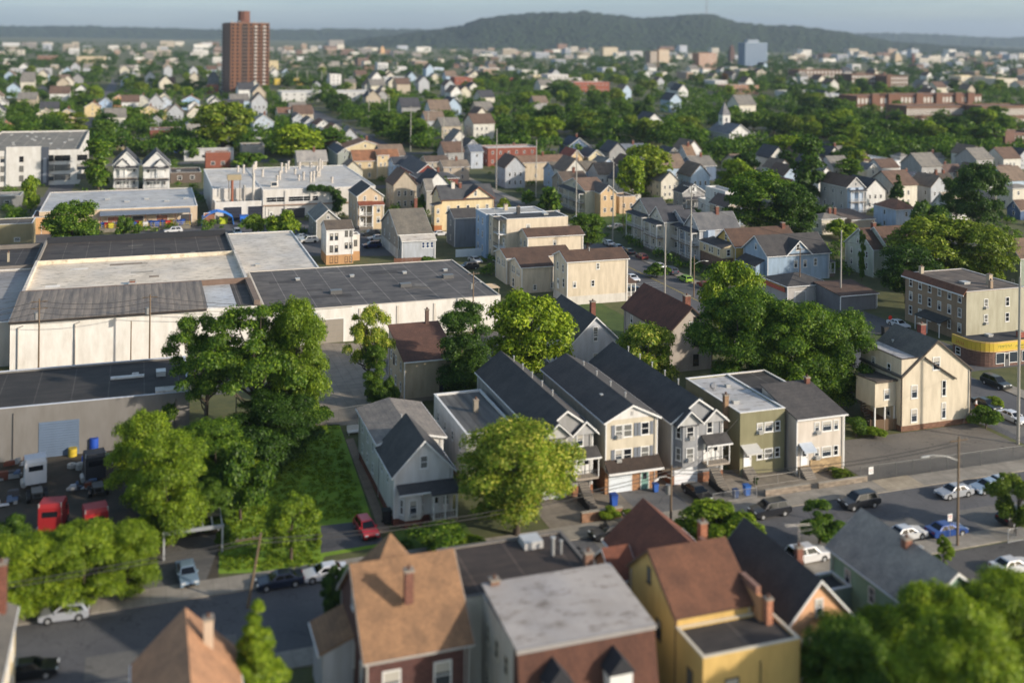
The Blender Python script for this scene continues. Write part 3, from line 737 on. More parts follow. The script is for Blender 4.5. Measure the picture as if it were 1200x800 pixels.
# 4 beige three storey with brick garage
x,y=P(710,494,8.85)
o=Ho('beige three storey gable house with shuttered windows over a brick garage front','house',x,y)
W=7.
o.mass(0,W,0,21.5,0,8.85,('siding',(206,196,176)),'gv',1.7,SHD,ov=.35,foot=(('brick',(168,124,86)),2.9))
g=MB().prism([(.1,8.95),(W/2,10.4),(W-.1,8.95)],'y',-.06,0,WHT);g.box(W/2-.18,W/2+.18,-.1,-.06,9.3,9.8,('plain',(170,168,165)));o.add('gable',g)
for zz in(3.7,6.7):
    o.win('f',0,1.75,zz,1.05,1.6);o.win('f',0,2.95,zz,1.2,1.6);o.win('f',0,5.3,zz,1.15,1.6)
    for q in(.95,4.,4.5,6.2):
        m=MB().box(q-.2,q+.2,-.07,0,zz,zz+1.6,('plain',(112,118,128)));o.add('shutter',m)
    o.ac('f',0,1.7,zz)
p=MB().prism([(-1.5,2.9),(0,4.),(0,4.15),(-1.5,3.05)],'x',-.2,W+.2,('shingle',(60,50,44)));p.box(-.2,W+.2,-1.6,-1.5,2.8,3.05,WHITE);p.box(-.1,W+.1,-1.5,0,2.82,2.88,('plain',(200,196,188)));o.add('awning_roof',p)
o.garage('f',-.05,2.0,.05,2.9,2.3,(215,224,232));o.door('f',-.05,5.3,.05,1.,2.2,(120,160,150))
o.wins('l',0,2,20,4,[5.2],.9,1.4,gi=0)
for k in range(4):o.pipe(W/2+.5,3+4.5*k,9.9,11.,.08)
o.vent(W*.3,6,9.7,.4)
# 6 olive flat
x,y=P(867.5,486,7.8)
o=Ho('olive green flat roofed house with white metal door awning and brick chimney','house',x,y)
W=6.6
o.mass(0,W,0,14.5,0,7.8,('siding',(132,128,98)),'flat',0,('membrane',(196,196,196)),par=.2)
o.chimney(-.25,3.2,5,9.3,.6,('brick',(150,120,90)));o.vent(1.6,4,7.85,.8);o.vent(4,10,7.85,.6)
for zz in(1.8,5.2):o.win('f',0,2.9,zz,.9,1.3);o.win('f',0,4.2,zz,1.3,1.3);o.win('f',0,5.5,zz,.8,1.3)
o.ac('f',0,2.9,5.15);o.wins('l',0,1,13,2,[2.2,5.4],.8,1.3)
o.door('f',0,1.1,1.1,.95,2.1,(235,235,235));m=MB().prism([(-1.5,3.25),(0,3.85),(0,3.93),(-1.5,3.33)],'x',.1,2.5,('metal',(215,214,210)));m.box(.1,2.5,-1.53,-1.5,3.1,3.33,('metal',(215,214,210)));o.add('awning',m)
o.steps(.4,1.9,0,1.1);m=MB().tube((1.2,9,7.85),(1.2,9,8.6),.04,.04,('metal',(120,120,120))).tube((1.1,8.9,8.6),(1.0,8.6,8.75),.45,.3,('metal',(150,150,152)),12);o.add('satellite_dish',m)
# 7 beige house with stone base
x,y=P(934,491,7.2)
o=Ho('cream house with stone faced entry, door awning and dark roof next to fenced lot','house',x,y)
W=7.2
o.mass(0,W,0,8.2,0,7.2,('siding',(206,196,184)),'shb',1.7,SHG[:1]+((76,74,74),),ov=.4)
o.mass(.02,W-.02,8.2,19,0,7.0,('siding',(196,188,176)),'flat',0,('tar',(64,64,66)),par=.15,part='rear_wall')
for zz in(1.9,5.2):
    o.win('f',0,3.,zz,.8,1.35);o.win('f',0,4.5,zz,1.5,1.35,gi=1);o.win('f',0,5.9,zz,.8,1.35)
o.ac('f',0,3.1,5.0);o.ac('f',0,3.,1.8)
m=MB().box(2.,6.7,-.12,-.0,.1,1.75,('stone',(176,150,112)));m.box(.2,1.9,-.1,0,.1,1.1,('stone',(176,150,112)));o.add('stone_facing',m)
o.door('f',0,1.15,1.2,.95,2.1,(235,235,235));m=MB().prism([(-1.3,3.35),(0,4.),(0,4.08),(-1.3,3.43)],'x',.3,2.2,('metal',(200,210,222)));m.box(.3,2.2,-1.33,-1.3,3.2,3.43,('metal',(200,210,222)));o.add('awning',m)
o.steps(.4,1.9,0,1.2,n=6);o.chimney(W-.6,7.5,8,9.6,.6);o.wins('l',0,1,17,3,[2.4,5.2],.8,1.2)
# ---------- retaining walls, gardens and front fences
def wallseg(name,x0,x1,y0,y1,h,m,label,cat='wall'):
    b=MB().box(x0,x1,y0,y1,0,h,m);b.box(x0-.04,x1+.04,y0-.04,y1+.04,h,h+.08,('concrete',(165,158,146)));o=b.build(name);tag(o,label,cat);return o
wallseg('garden_wall',80.2,87.4,113.5,113.8,.7,('stone',(160,146,128)),'low grey stone garden wall in front of cream house')
wallseg('garden_wall',72.6,79.,113.5,113.8,.8,('stone',(150,136,120)),'low block wall in front of olive house')
wallseg('garden_wall',48.5,53.6,113.8,114.2,1.1,('brick',(150,112,84)),'brick planter wall beside the garage drive of beige three storey house')
def chainfence(pts,h,label,name='chain_link_fence',step=2.6,mesh_=True,c=(120,122,120),group=None):
    e=empty(name,pts[0][0],pts[0][1]);tag(e,label,'fence',group)
    ox,oy=pts[0];wm=MB();mt=('metal',c)
    k=0
    for(a,b)in zip(pts,pts[1:]):
        L=math.dist(a,b);n=max(1,round(L/step))
        dx,dy=(b[0]-a[0])/n,(b[1]-a[1])/n
        for i in range(n+1):
            if i==n and b!=pts[-1]:continue
            px,py=a[0]+dx*i-ox,a[1]+dy*i-oy
            MB().tube((px,py,0),(px,py,h+.08),.04,.04,mt,6).build('post',e)
        A=(a[0]-ox,a[1]-oy);B=(b[0]-ox,b[1]-oy)
        wm.tube((*A,h),(*B,h),.025,.025,mt,5)
        wm.tube((*A,.08),(*B,.08),.02,.02,mt,5)
        if mesh_:
            ux,uy=(B[0]-A[0])/L,(B[1]-A[1])/L;s=.0
            while s<L:
                for sg in(-1,1):
                    s1=s+sg*h
                    t0,t1=(s,max(0,min(L,s1)));hh=abs(t1-t0)
                    if hh>.05:wm.tube((A[0]+ux*t0,A[1]+uy*t0,.05),(A[0]+ux*t1,A[1]+uy*t1,.05+hh),.011,.011,mt,3,False)
                s+=.22
    wm.build('wire_mesh',e);return e
chainfence([(86.4,113.6),(115.5,113.0)],2.0,'tall chain link fence along the pavement before the empty asphalt lot')
b=MB().box(-.35,.35,-.03,0,0,.9,('plain',(225,225,222)));b.box(-.28,.28,-.035,-.03,.3,.36,('plain',(90,90,90)));b.box(-.28,.28,-.035,-.03,.55,.6,('plain',(150,40,40)));s_=b.build('notice_sign',None,(87.9,113.5,.95));tag(s_,'small white notice on the chain link fence','sign')
x0,y0=P(375,497);x1,y1=P(440,486);chainfence([(x0,y0),(x1,y1)],1.8,'old chain link fence at the back of the green lawn by the concrete yard')
chainfence([(92,95),(104,95)],1.5,'silver chain link fence on the near pavement by the blue car',c=(190,192,195))
chainfence([(65.5,113.8),(71.5,113.8)],1.2,'low chain link fence at the foot of the long front steps',c=(170,170,170))
chainfence([(73,116.5),(79.4,116.5)],1.2,'low wire fence in the front yard of olive house',c=(170,165,158),mesh_=False)
x0,y0=P(1062,508);
# wooden board fences
def boardfence(pts,h,c,label,name='wooden_fence'):
    e=empty(name,pts[0][0],pts[0][1]);tag(e,label,'fence');ox,oy=pts[0]
    for a,b in zip(pts,pts[1:]):
        L=math.dist(a,b);an=math.atan2(b[1]-a[1],b[0]-a[0]);n=int(L/.2);m=MB()
        for k in range(n):m.box(k*.2,k*.2+.17,-.015,.015,.05,h+.04*math.sin(k*2.1),('wood',c))
        m.box(0,L,.015,.06,.3,.4,('wood',c)).box(0,L,.015,.06,h-.4,h-.3,('wood',c))
        m.build('boards',e,(a[0]-ox,a[1]-oy,0),an)
        for k in range(int(L/2.4)+1):
            MB().box(-.06,.06,0,.12,0,h+.1,('wood',c)).build('post',e,(a[0]-ox+math.cos(an)*k*2.4,a[1]-oy+math.sin(an)*k*2.4,0),an)
    return e
boardfence([P(425,515),P(437,560)],1.6,(120,76,52),'brown board fence beside the light grey gabled house')
boardfence([P(1020,505),P(1056,503)],1.6,(120,96,72),'weathered board fence below cream corner house')
boardfence([P(462,310),P(505,308)],1.5,(120,80,60),'brown board fence behind grey shingled house at the dark warehouse roof')
# ---------- 8 cream corner house
x,y=P(1057,423,10.1);x0=x
o=Ho('large cream gabled house with patched white roof section at the corner of the empty lot','house',x,y)
W=12.2;h=7.9;cw=('siding',(210,198,176))
o.mass(0,W,0,9,0,h,cw,'gv',4.6,SHG,ov=.25,trim=('plain',(70,60,52)),foot=(('brick',(120,84,62)),.8))
o.mass(-.02,4.2,.03,9.2,h,10.2,cw,'flat',0,('membrane',(176,176,178)),par=.08,part='dormer_wall',trim=('plain',(80,70,62)))
o.mass(-3.6,-.02,1.2,5.5,3.4,6.8,cw,'shf',.3,('shingle',(84,78,74)),part='side_wing_wall',trim=('plain',(80,70,62)),occ=False)
m=MB()
for q in(-3.5,-1.8,-.2):m.box(q-.09,q+.09,1.25,1.43,0,3.4,WHITE)
for k in range(10):m.box(-3.4+.0,-2.4,5.4-k*.3-.3,5.4-k*.3,3.2-.3*(k+1),3.35-.3*(k+1),('wood',(90,80,70)))
o.add('porch',m)
o.mass(W-3.5,W+3.,9.5,15,0,7.2,cw,'gu',1.5,('shingle',(120,118,114)),part='rear_wall',occ=False)
o.win('f',0,6.0,8.3,1.3,1.9);o.win('f',0.0,2.2,4.6,1.1,1.9,gi=1);o.win('f',0,2.2,1.2,1.1,1.9,gi=1);o.win('f',0,7.4,4.4,.8,2.3);o.win('f',0,7.4,1.2,.8,2.3);o.win('f',1.2,-1.6,4.4,1.,1.5)
m=MB().prism([(4.,10.3),(9.4,6.9),(9.4,6.7),(4.,10.1)],'y',-.35,-.0,('plain',(70,58,50)));o.add('trim',m)
o.chimney(8.2,5.8,10.4,13.2,.9,('brick',(124,60,48)));o.pipe(3.6,6.5,10.2,11.,.12)
o.wins('l',0,1,8,2,[1.4,4.6,7.6],.8,1.4)
# ---------- 9 three storey apartment block
x,y=P(1132.5,343,9.3)
o=Ho('three storey tan apartment block with flat roof behind the yellow signed corner store','apartment building',x,y,'apartment_building')
L=yat(1061,327,x,y);tw=('siding',(150,128,104))
o.mass(0,14,0,L,0,9.3,tw,'flat',0,('tar',(92,84,78)),par=.1,trim=('plain',(200,196,190)))
f=MB().box(.0,14.02,-.05,-.01,.2,9.3,('siding',(172,168,148)));o.add('front_cladding',f)
m=MB().prism([(-.9,8.8),(0,10.),(0,10.1),(-.95,9.0)],'y',-.3,L+.1,('shingle',(110,74,56)));m.box(-1.,-.9,-.3,L+.1,8.7,8.95,WHITE);o.add('cornice',m)
o.wins('l',0,.3,L-.3,6,[1.6,4.4,7.1],.95,1.7);o.wins('f',-.05,2,12,2,[3.3,6.2],.95,1.7)
o.ac('f',-.05,4.5,3.2);o.ac('f',-.05,4.5,6.1)
m=MB().prism([(-2.6,2.7),(0,3.5),(0,3.62),(-2.6,2.82)],'y',4,11,('shingle',(62,64,64)));
for q in(4.2,7.5,10.8):m.box(-2.5,-2.35,q-.07,q+.07,0,2.7,WHITE)
o.add('porch',m);o.chimney(3,L-1,9.3,10.6,.7,('stucco',(180,170,150)));o.chimney(9,4,9.3,11.2,.8,('stucco',(176,160,136)));o.chimney(7,1.5,9.3,10.7,.6,('stucco',(150,130,110)));o.vent(5,6,9.35,1.4)
# corner store with curved yellow sign
x,y=P(1150,432,0);x+=3.2
o=Ho('single storey corner store with curved yellow and red sign band','store',x-1,y,'corner_store')
N=12;pts=[(0,9.)]
pts=[(-2.5,6.5)]+[(-2.5+3.5*(1-math.cos(t)),3.5-3.5*math.sin(t)) for t in [k*math.pi/2/8 for k in range(9)]]+[(13,0),(13,6.5)]
m=MB().prism(pts,'z',0,3.6,('brick',(110,80,68)));o.add('wall',m);OCC.append((x-5,x+13,y-2,y+11))
m=MB().prism([(a*.97+.15,b*.96+.2) for a,b in pts],'z',3.6,3.7,('tar',(50,50,52)));o.add('roof',m)
pp=pts[:-1];m=MB();m2=MB()
for(a,b)in zip(pp,pp[1:]):
    d=math.dist(a,b);nx,ny=(b[1]-a[1])/d,-(b[0]-a[0])/d
    if ny>0.01 or nx>.01:nx,ny=-nx,-ny
    q=[(a[0]+nx*.25,a[1]+ny*.25),(b[0]+nx*.25,b[1]+ny*.25),(b[0],b[1]),(a[0],a[1])]
    V=[(p[0],p[1],z) for z in(2.6,4.3) for p in q]
    m.poly(V,[(0,1,5,4),(4,5,6,7),(1,0,3,2),(2,3,7,6),(0,4,7,3),(1,2,6,5)],('plain',(200,172,54)))
    q=[(a[0]+nx*.26,a[1]+ny*.26),(b[0]+nx*.26,b[1]+ny*.26)]
    for z0,z1 in((2.6,2.78),(4.12,4.3)):m2.poly([(q[0][0],q[0][1],z0),(q[1][0],q[1][1],z0),(q[1][0],q[1][1],z1),(q[0][0],q[0][1],z1)],[(0,1,2,3)],('plain',(206,166,112)))
so=o.add('sign_band',m);o.add('sign_stripe',m2,so)
rk=random.Random(8)
def marks(parent,x0,x1,z0,z1,c,n,face='f',plane=-.27):
    m=MB()
    for k in range(n):
        a=x0+(x1-x0)*k/n;w_=(x1-x0)/n*rk.uniform(.45,.8);zb=z0+(z1-z0)*rk.uniform(0,.25);zt=z1-(z1-z0)*rk.uniform(0,.3)
        if face=='f':m.box(a,a+w_*.3,plane,plane+.012,zb,zt,('plain',c)).box(a+w_*.3,a+w_,plane,plane+.012,zt-.1,zt,('plain',c))
        else:m.box(plane,plane+.012,a,a+w_*.3,zb,zt,('plain',c)).box(plane,plane+.012,a+w_*.3,a+w_,zb,zb+.1,('plain',c))
    o=m.build('worn_lettering',parent);return o
marks(so,1.2,4.2,3.2,3.75,(70,110,40),9);marks(so,4.9,8.2,3.15,3.6,(60,90,44),11);marks(so,9.6,11.4,3.1,3.8,(40,80,40),4);marks(so,6.,6.8,2.75,3.1,(40,60,40),2)
marks(so,3.6,5.6,3.1,3.7,(180,40,40),5,'l',-2.77)
m=MB();
for q in(1.8,4.6,7.4,10.4):
    m=MB().box(q-.9,q+.9,-.04,.02,.6,2.3,glass(1)).box(q-.95,q+.95,-.06,-.0,2.3,2.4,WHITE).box(q-.95,q+.95,-.06,0,.5,.6,WHITE).box(q-.95,q-.88,-.06,0,.6,2.3,WHITE).box(q+.88,q+.95,-.06,0,.6,2.3,WHITE);o.add('shop_window',m)
o.door('f',-.02,3.2,.02,.95,2.2,(90,90,92));o.win('l',-2.5,5.2,1.,1.2,1.3)
o.vent(4,5,3.7,1.);o.chimney(9,3,3.7,4.7,.9,('brick',(150,80,60)))
# ---------- blue house
x,y=P(899.7,301,5.9)
o=Ho('pale blue clapboard house with dark cross gabled roof and side porch','house',x,y)
bl=('siding',(150,172,194));L=10.5
W=xat(972,298,x,y)
o.mass(0,W,0,L,0,6.1,bl,'gu',3.6,SHD,ov=.35)
m=MB().prism([(W*.3,6.0),(W*.5,9.0),(W*.7,6.0)],'y',-.02,.4,bl);g=o.add('gable',m)
r=MB().prism([(W*.3-.3,5.75),(W*.5,9.1),(W*.5,9.25),(W*.3-.3,5.9)],'y',-.35,4.6,SHD).prism([(W*.5,9.1),(W*.7+.3,5.75),(W*.7+.3,5.9),(W*.5,9.25)],'y',-.35,4.6,SHD);o.add('roof',r,g)
t=MB().prism([(W*.3-.3,5.62),(W*.5,8.97),(W*.7+.3,5.62),(W*.7+.3,5.9),(W*.5,9.25),(W*.3-.3,5.9)],'y',-.41,-.36,WHITE);o.add('trim',t,g)
o.win('f',-.03,W*.48,6.9,1.,1.5);o.win('f',0,W*.45,3.,1.,1.7);o.win('f',0,W*.6,3.,1.,1.7);o.win('f',0,W*.77,3.2,.9,1.7);o.win('l',0,5,6.6,.9,1.5);o.wins('l',0,1,10,3,[3.1],.9,1.5)
o.mass(-2.4,-.02,1.2,L-1,0,3.6,bl,'shl',1.2,SHD,part='side_wing_wall',occ=False)
o.porch(W,W+2.4,1,L-1,.8,2.7,n=3,rc=SHD,rise=.2)
# market with red sign
x,y=P(923,335.7,3.6)
o=Ho('low corner market with dark hipped roof and long red sign below pale blue house','store',x,y,'corner_store')
W=xat(972,333,x,y)
o.mass(0,W,0,9.5,0,3.6,('stucco',(176,172,168)),'hip',1.7,SHD,ov=.35)
m=MB().box(-.5,-.3,.5,10,2.3,3.3,('plain',(170,84,60)));m.box(-.52,-.5,.5,10,3.2,3.3,('plain',(220,170,60)));so=o.add('sign_board',m);marks(so,1.4,8.6,2.45,3.05,(226,96,96),18,'l',-.515)
o.garage('f',0,W*.3,0,2.6,2.3,(150,150,148))
x,y=P(985,340,3.5)
hs('low garage with brown roof between the market and the light green gabled house',985,347,3.2,1028,0,('stucco',(110,112,116)),SHB,'shb',.8,L=9,ff=0,lf=0,cat='garage',name='garage')
# yellow & brown roofed house
x,y=P(861.7,289,6.)
o=Ho('house with yellow gable, wide brown roof and enclosed cream upper porch on the avenue','house',x,y)
W=xat(935,279,x,y);L=yat(838,278,x,y)
o.mass(0,W,0,L,0,6.,('siding',(196,168,92)),'gu',3.3,SHB,ov=.4)
o.win('l',0,L*.45,6.7,.9,1.6)
o.mass(-3.2,-.02,.6,L+2,3.2,5.6,('siding',(214,196,160)),'shl',.9,SHD,part='upper_porch_wall',occ=False)
o.mass(-3.,-.1,.9,L+1.8,0,3.2,('brick',(128,98,80)),'none',0,part='lower_porch_wall',occ=False)
for k,q in enumerate((2.2,5.2,6.4,9.)):
    if q<L+1.6:o.win('l',-3.2,q,3.7,.9,1.5)
o.win('f',.6,-1.5,3.7,1.,1.6);o.chimney(W-1.5,L*.45,8.6,10.2,.9);o.win('f',0,3,2.8,1,1.5);o.win('f',0,8,2.8,1,1.5)
# light green double gable house
x,y=P(1023.7,298,5.5)
o=Ho('pale green tall house with two steep gables and brown roof by leafy olive tree','house',x,y)
pg=('siding',(186,192,178))
L=yat(990.8,282.6,x,y);L=max(8,min(L,14))
o.mass(0,5,0,L,0,6.6,pg,'gu',4.,SHB,ov=.25);o.mass(3.,16,-3.,L-.5,0,6.2,pg,'gu',4.9,SHB,ov=.3,part='main_wall')
o.win('l',0,L*.35,7.,.8,1.4);o.win('l',0,L*.55,7.,.8,1.4);o.wins('l',0,1,L-1,3,[1.6,4.2],.8,1.5);o.win('l',3,-1.5,5.4,.8,1.4);o.win('l',3,-1.3,2.4,1.,1.8);o.chimney(4,L*.5,9.6,11.8,.9);o.chimney(15,L*.5,9.6,11.4,.8)
hs('cream one storey wing house with grey roof beyond the pale green gables',1078,300,5,1092,1062,('siding',(200,176,130)),('shingle',(86,88,92)),'gv',2.6,ff=1,lf=1)
# ---------- back houses behind the near row
# brown roof cream house centre-left
o=hs('tan house with worn brown roof and thin brick chimney beside the concrete yard',474,424,6.2,534,452,('siding',(184,168,142)),('shingle',(92,66,56)),'shb',2.6,ff=0,lf=3,ww=.8,L=11,foot=(('stucco',(140,128,112)),.6))
o.win('f',0,o.w*.75,1.2,1.1,2.,'d');o.win('l',0,7,3.9,.8,1.6,'d');o.chimney(6.2,10.6,7.5,11.,.55,('brick',(100,76,66)))
# white gable behind with dark roof
x,y=P(668,403,5.8)
o=hs('whitewashed gable house with charcoal roof and red brick chimney behind the dark gable roofs',668,404,5.6,727,634,('siding',(196,198,204)),SHD,'gv',4.2,ff=0,lf=2,L=15)
o.win('f',0,o.w/2,6.6,.9,1.6);o.win('f',0,o.w/2,2.6,.9,1.3);o.chimney(o.w/2+1.6,5,8.5,11.,.8)
# brown roof gable right of it
x,y=P(784,388,6.2)
o=hs('grey stucco house with steep dark brown roof left of the huge tree mass',784,389,6.8,826,731,('stucco',(176,166,156)),('shingle',(96,60,48)),'gv',3.8,ff=0,lf=3,ov=.4,Wd=8.2,trim=('plain',(70,54,46)))
for zz in(.8,4.,7.1):o.win('f',0,o.w*.62,zz,1.05,1.9,'d',0)
o.chimney(o.w/2+.3,2.2,9.6,12.,1.)
# ---------- cream houses on the avenue
CR=('siding',(210,196,174))
o=hs('long cream house with brown roof and white basement, foremost of the cream group',665,307,9.,735.8,649,CR,SHB,'gu',1.5,ff=0,lf=0,gw=False,ov=.3,foot=(('stucco',(205,200,192)),1.8))
for q,z_ in((.5,7.1),(.12,3.6),(.42,3.6)):o.win('f',0,o.w*q,z_,.8,1.3)
o.wins('l',0,.8,o.l-.8,2,[6.4],.9,1.6);o.win('l',0,2,3.4,1,1.8);o.door('l',0,5,2.4)
o.pipe(o.w*.45,o.l*.4,9.4,11.,.1);o.porch(o.w,o.w+2.2,.5,6,.8,2.8,floors=1,n=3,rc=SHB)
o=hs('low cream house with brown roof and four rear windows before taller cream blocks',611.7,313.7,5.6,648,597.4,CR,SHB,'gu',1.3,ff=0,lf=0,gw=False,ov=.3,L=8)
for q in(1.8,3.,5.,6.2):o.win('l',0,q,3.4,.7,1.5)
o.win('l',0,5.5,.3,1.2,1.9,gi=0);o.win('f',0,3,.6,.8,1.2);o.win('f',0,7,.8,.8,1.2);o.w=12
o=hs('cream siding house with brown roof tucked behind the low cream house with four rear windows',594,302.7,5.9,669,580.5,CR,SHB,'gu',1.3,ff=0,lf=0,gw=False,ov=.3)
for q in(1.8,3.,5.,6.2):o.win('l',0,q,3.6,.7,1.5)
o=hs('cream siding house with brown roof standing before the tall flat three storey block',618.5,278,7.6,683.5,607.5,CR,SHB,'gu',1.4,ff=0,lf=0,gw=False,ov=.3)
o.wins('l',0,.6,o.l-.6,2,[4.9],.9,1.6);o.win('f',0,o.w*.48,5.3,.8,1.3)
x,y=P(584.7,258,10.8)
o=Ho('tall flat roofed three storey cream block with stacked corner balconies','apartment building',x,y,'apartment_building')
W=xat(665.7,248.7,x,y);L=8.5
o.mass(2.,W,0,L,0,10.8,CR,'flat',0,('tar',(56,58,62)),par=.12);o.mass(0,2,4.5,L,0,10.8,CR,'flat',0,('tar',(56,58,62)),par=.12,part='corner_wall',occ=False)
m=MB().box(0,2,0,4.5,10.6,10.85,('tar',(56,58,62)));m.box(0,.18,0,.18,0,10.6,WHITE)
for zz in(.4,3.9,7.3):
    m.box(0,2,0,4.5,zz-.2,zz,WHITE);m.box(0,.06,.2,4.5,zz+.9,zz+.96,('plain',(60,60,62)));m.box(.2,2,0,.06,zz+.9,zz+.96,('plain',(60,60,62)))
    for k in range(14):m.box(.02,.04,.3+k*.3,.33+k*.3,zz,zz+.9,('plain',(60,60,62)))
    o.door('l',2.,2.,zz,.9,2.);o.win('l',0,6.5,zz+.9,.8,1.5)
o.add('balcony',m);o.win('f',0,W*.42,8.1,1.,1.4);o.vent(W*.75,4,10.9,1.2);o.chimney(W*.42,L-1,10.8,12.6,.8,('plain',(50,50,52)))
x,y=P(569.5,252,10.8)
o=Ho('three storey building with pale blue side and light flat roof behind the tall cream block','apartment building',x,y,'apartment_building')
W=xat(640,242,x,y)
o.mass(0,W,0,8.5,0,10.8,('siding',(150,176,206)),'flat',0,('membrane',(176,176,174)),par=.15);o.wins('l',0,.8,8,2,[1.4,4.8,8.1],.9,1.6);o.chimney(W*.45,6,10.8,12.2,.9,('stucco',(190,176,156)));o.pipe(W*.2,3,10.8,12)
# carport / shed near
x,y=P(560,352);o=Ho('small tan canopy with posts beside the cream siding houses','canopy',x,y,'canopy')
m=MB()
for a in(0,4.6):
    for b in(0,3.4):m.box(a-.06,a+.06,b-.06,b+.06,0,2.4,('metal',(150,140,126)))
o.add('frame',m);o.add('canopy_top',MB().poly([(-.3,-.3,2.4),(4.9,-.3,2.4),(4.9,3.7,2.4),(-.3,3.7,2.4),(1.5,1.7,3.),(3.1,1.7,3.)],[(0,1,5,4),(1,2,5),(2,3,4,5),(3,0,4),(3,2,1,0)],('plain',(196,174,144))))
# 23 grey-blue
o=hs('grey two storey house with dark roof beside the blue sided block',533,255.7,7.7,560,523.7,('siding',(124,130,138)),SHD,'gu',1.8,ff=0,lf=1,sty=2)
b=MB().box(0,9,-1.6,-1.4,0,1.9,('plain',(205,214,222)));f_=b.build('fence',None,(P(532,300)[0],P(532,300)[1],0));tag(f_,'white board fence in front of grey two storey house with dark roof','fence')
# 24 big cream cross gable
x,y=P(517.6,234,8.8)
o=Ho('large cream house with dark roof, wide front gable and white chimney','house',x,y)
W=xat(579,230.7,x,y);L=yat(506.6,226.5,x,y)
o.mass(0,W,0,L,0,8.8,('siding',(220,200,160)),'gu',3.2,SHG[:1]+((74,76,80),),ov=.4,trim=('plain',(110,64,46)))
g=o.add('gable',MB().prism([(W*.42,8.9),(W*.7,12.),(W*.98,8.9)],'y',-.03,.5,('siding',(222,206,176))))
r=MB().prism([(W*.42-.3,8.6),(W*.7,12.),(W*.7,12.2),(W*.42-.3,8.8)],'y',-.4,5,SH).prism([(W*.7,12.),(W*.98+.3,8.6),(W*.98+.3,8.8),(W*.7,12.2)],'y',-.4,5,SH);o.add('roof',r,g)
o.add('trim',MB().prism([(W*.42-.3,8.45),(W*.7,11.85),(W*.98+.3,8.45),(W*.98+.3,8.8),(W*.7,12.2),(W*.42-.3,8.8)],'y',-.46,-.41,('plain',(110,64,46))),g)
o.win('f',-.04,W*.64,9.5,.9,1.6);o.wins('f',0,.6,W-.6,5,[2.,5.4],.9,1.6);o.wins('l',0,1,L-1,2,[2,5.4,8.9],.8,1.5)
o.mass(-2.2,-.02,-.5,3.,0,7.2,('siding',(214,192,152)),'shl',.5,SHD,part='front_tower_wall',foot=(('brick',(176,110,62)),1.6),occ=False);o.wins('f',-.5,-2.1,-.2,1,[2.4,5.],.8,1.4);o.wins('l',-2.2,-.3,2.8,1,[2.4,5.],.8,1.4)
o.chimney(W*.28,L*.4,9.5,13.,1.,('stucco',(214,206,196)));o.chimney(W*.42,L*.4,10.,12.8,.8)
# 25 grey shingle house with enclosed white porch
x,y=P(467,275,6.2)
o=Ho('grey shingled house with patched grey roof and glazed white back porch','house',x,y)
W=xat(506,273.4,x,y);L=yat(447,265.8,x,y)
o.mass(0,W,0,L,0,6.2,('siding',(150,142,132)),'gu',4.6,('shingle',(110,106,98)),ov=.3,foot=(('stucco',(190,186,180)),2.6))
o.mass(.4,W+.4,-2.2,-.02,0,5.,('siding',(176,182,190)),'shb',1.,('membrane',(186,182,176)),part='porch_wall',occ=False)
for k in range(3):o.win('f',-2.2,W*.68+k*1.1,3.,.8,1.5,gi=3)
o.win('l',0,L*.6,7.,.8,1.6);o.win('l',0,L*.35,7.,.8,1.6);o.wins('l',0,1,L-1,3,[3.4,.8],.8,1.5);o.chimney(W*.85,L*.6,8.5,13.2,.8)
# 26 white/orange
x,y=P(382.8,270,8.3)
o=Ho('narrow white three storey house with orange painted base beside the white roofed warehouse','house',x,y)
W=xat(414,267.5,x,y);L=8
o.mass(0,W,0,L,0,8.3,('siding',(220,218,216)),'gu',1.6,('shingle',(90,82,74)),ov=.2,foot=(('stucco',(186,146,104)),2.3))
for zz in(5.9,3.0,.4):
    o.win('f',0,1.2,zz,.8,1.6,'d');o.win('f',0,2.4,zz,.8,1.6,'d');o.win('f',0,4.8,zz+.7 if zz>1 else zz,.75,1.4,'d');o.win('f',0,5.9,zz+.7 if zz>1 else zz,.75,1.4,'d')
o.mass(W,W+2.2,3,6.5,0,6.,('siding',(214,208,200)),'flat',0,('tar',(120,118,114)),part='side_wing_wall',foot=(('stucco',(186,146,104)),2.3),occ=False);o.win('f',3,W+1.2,3.6,.8,1.5,'d');o.wins('l',0,1,L-1,2,[3,6],.7,1.4)
o=hs('small stone grey gable shed house behind narrow white three storey house',371,258,5.5,398,362,('stucco',(160,156,146)),('shingle',(120,120,116)),'gv',2.6,ff=0,lf=1)
# 27 tan house w/ two-level porch
x,y=P(419,228.7,9.6)
o=Ho('tan two storey house with dark steep roof and stacked white porches','house',x,y)
W=xat(449,231,x,y);L=13
o.mass(0,W,0,L,0,9.3,('siding',(200,178,150)),'gv',2.6,SHD,ov=.3)
o.win('f',0,W*.28,8.,.8,1.3);o.win('f',0,W*.72,8.,.8,1.3)
o.porch(.2,W*.55,-2,0,.8,6.1,n=3,floors=2,rc=('shingle',(120,68,50)),rise=.8)
o.mass(W*.56,W*.98,-1.8,-.02,0,6.9,('siding',(206,184,150)),'shb',.6,('shingle',(120,68,50)),part='bay_wall',occ=False);o.wins('f',-1.8,W*.56,W*.98,1,[1.8,4.7],1.,1.8)
o.door('f',0,1.4,.8);o.door('f',0,1.4,3.8);o.wins('l',0,2,12,2,[2,5],.8,1.4)
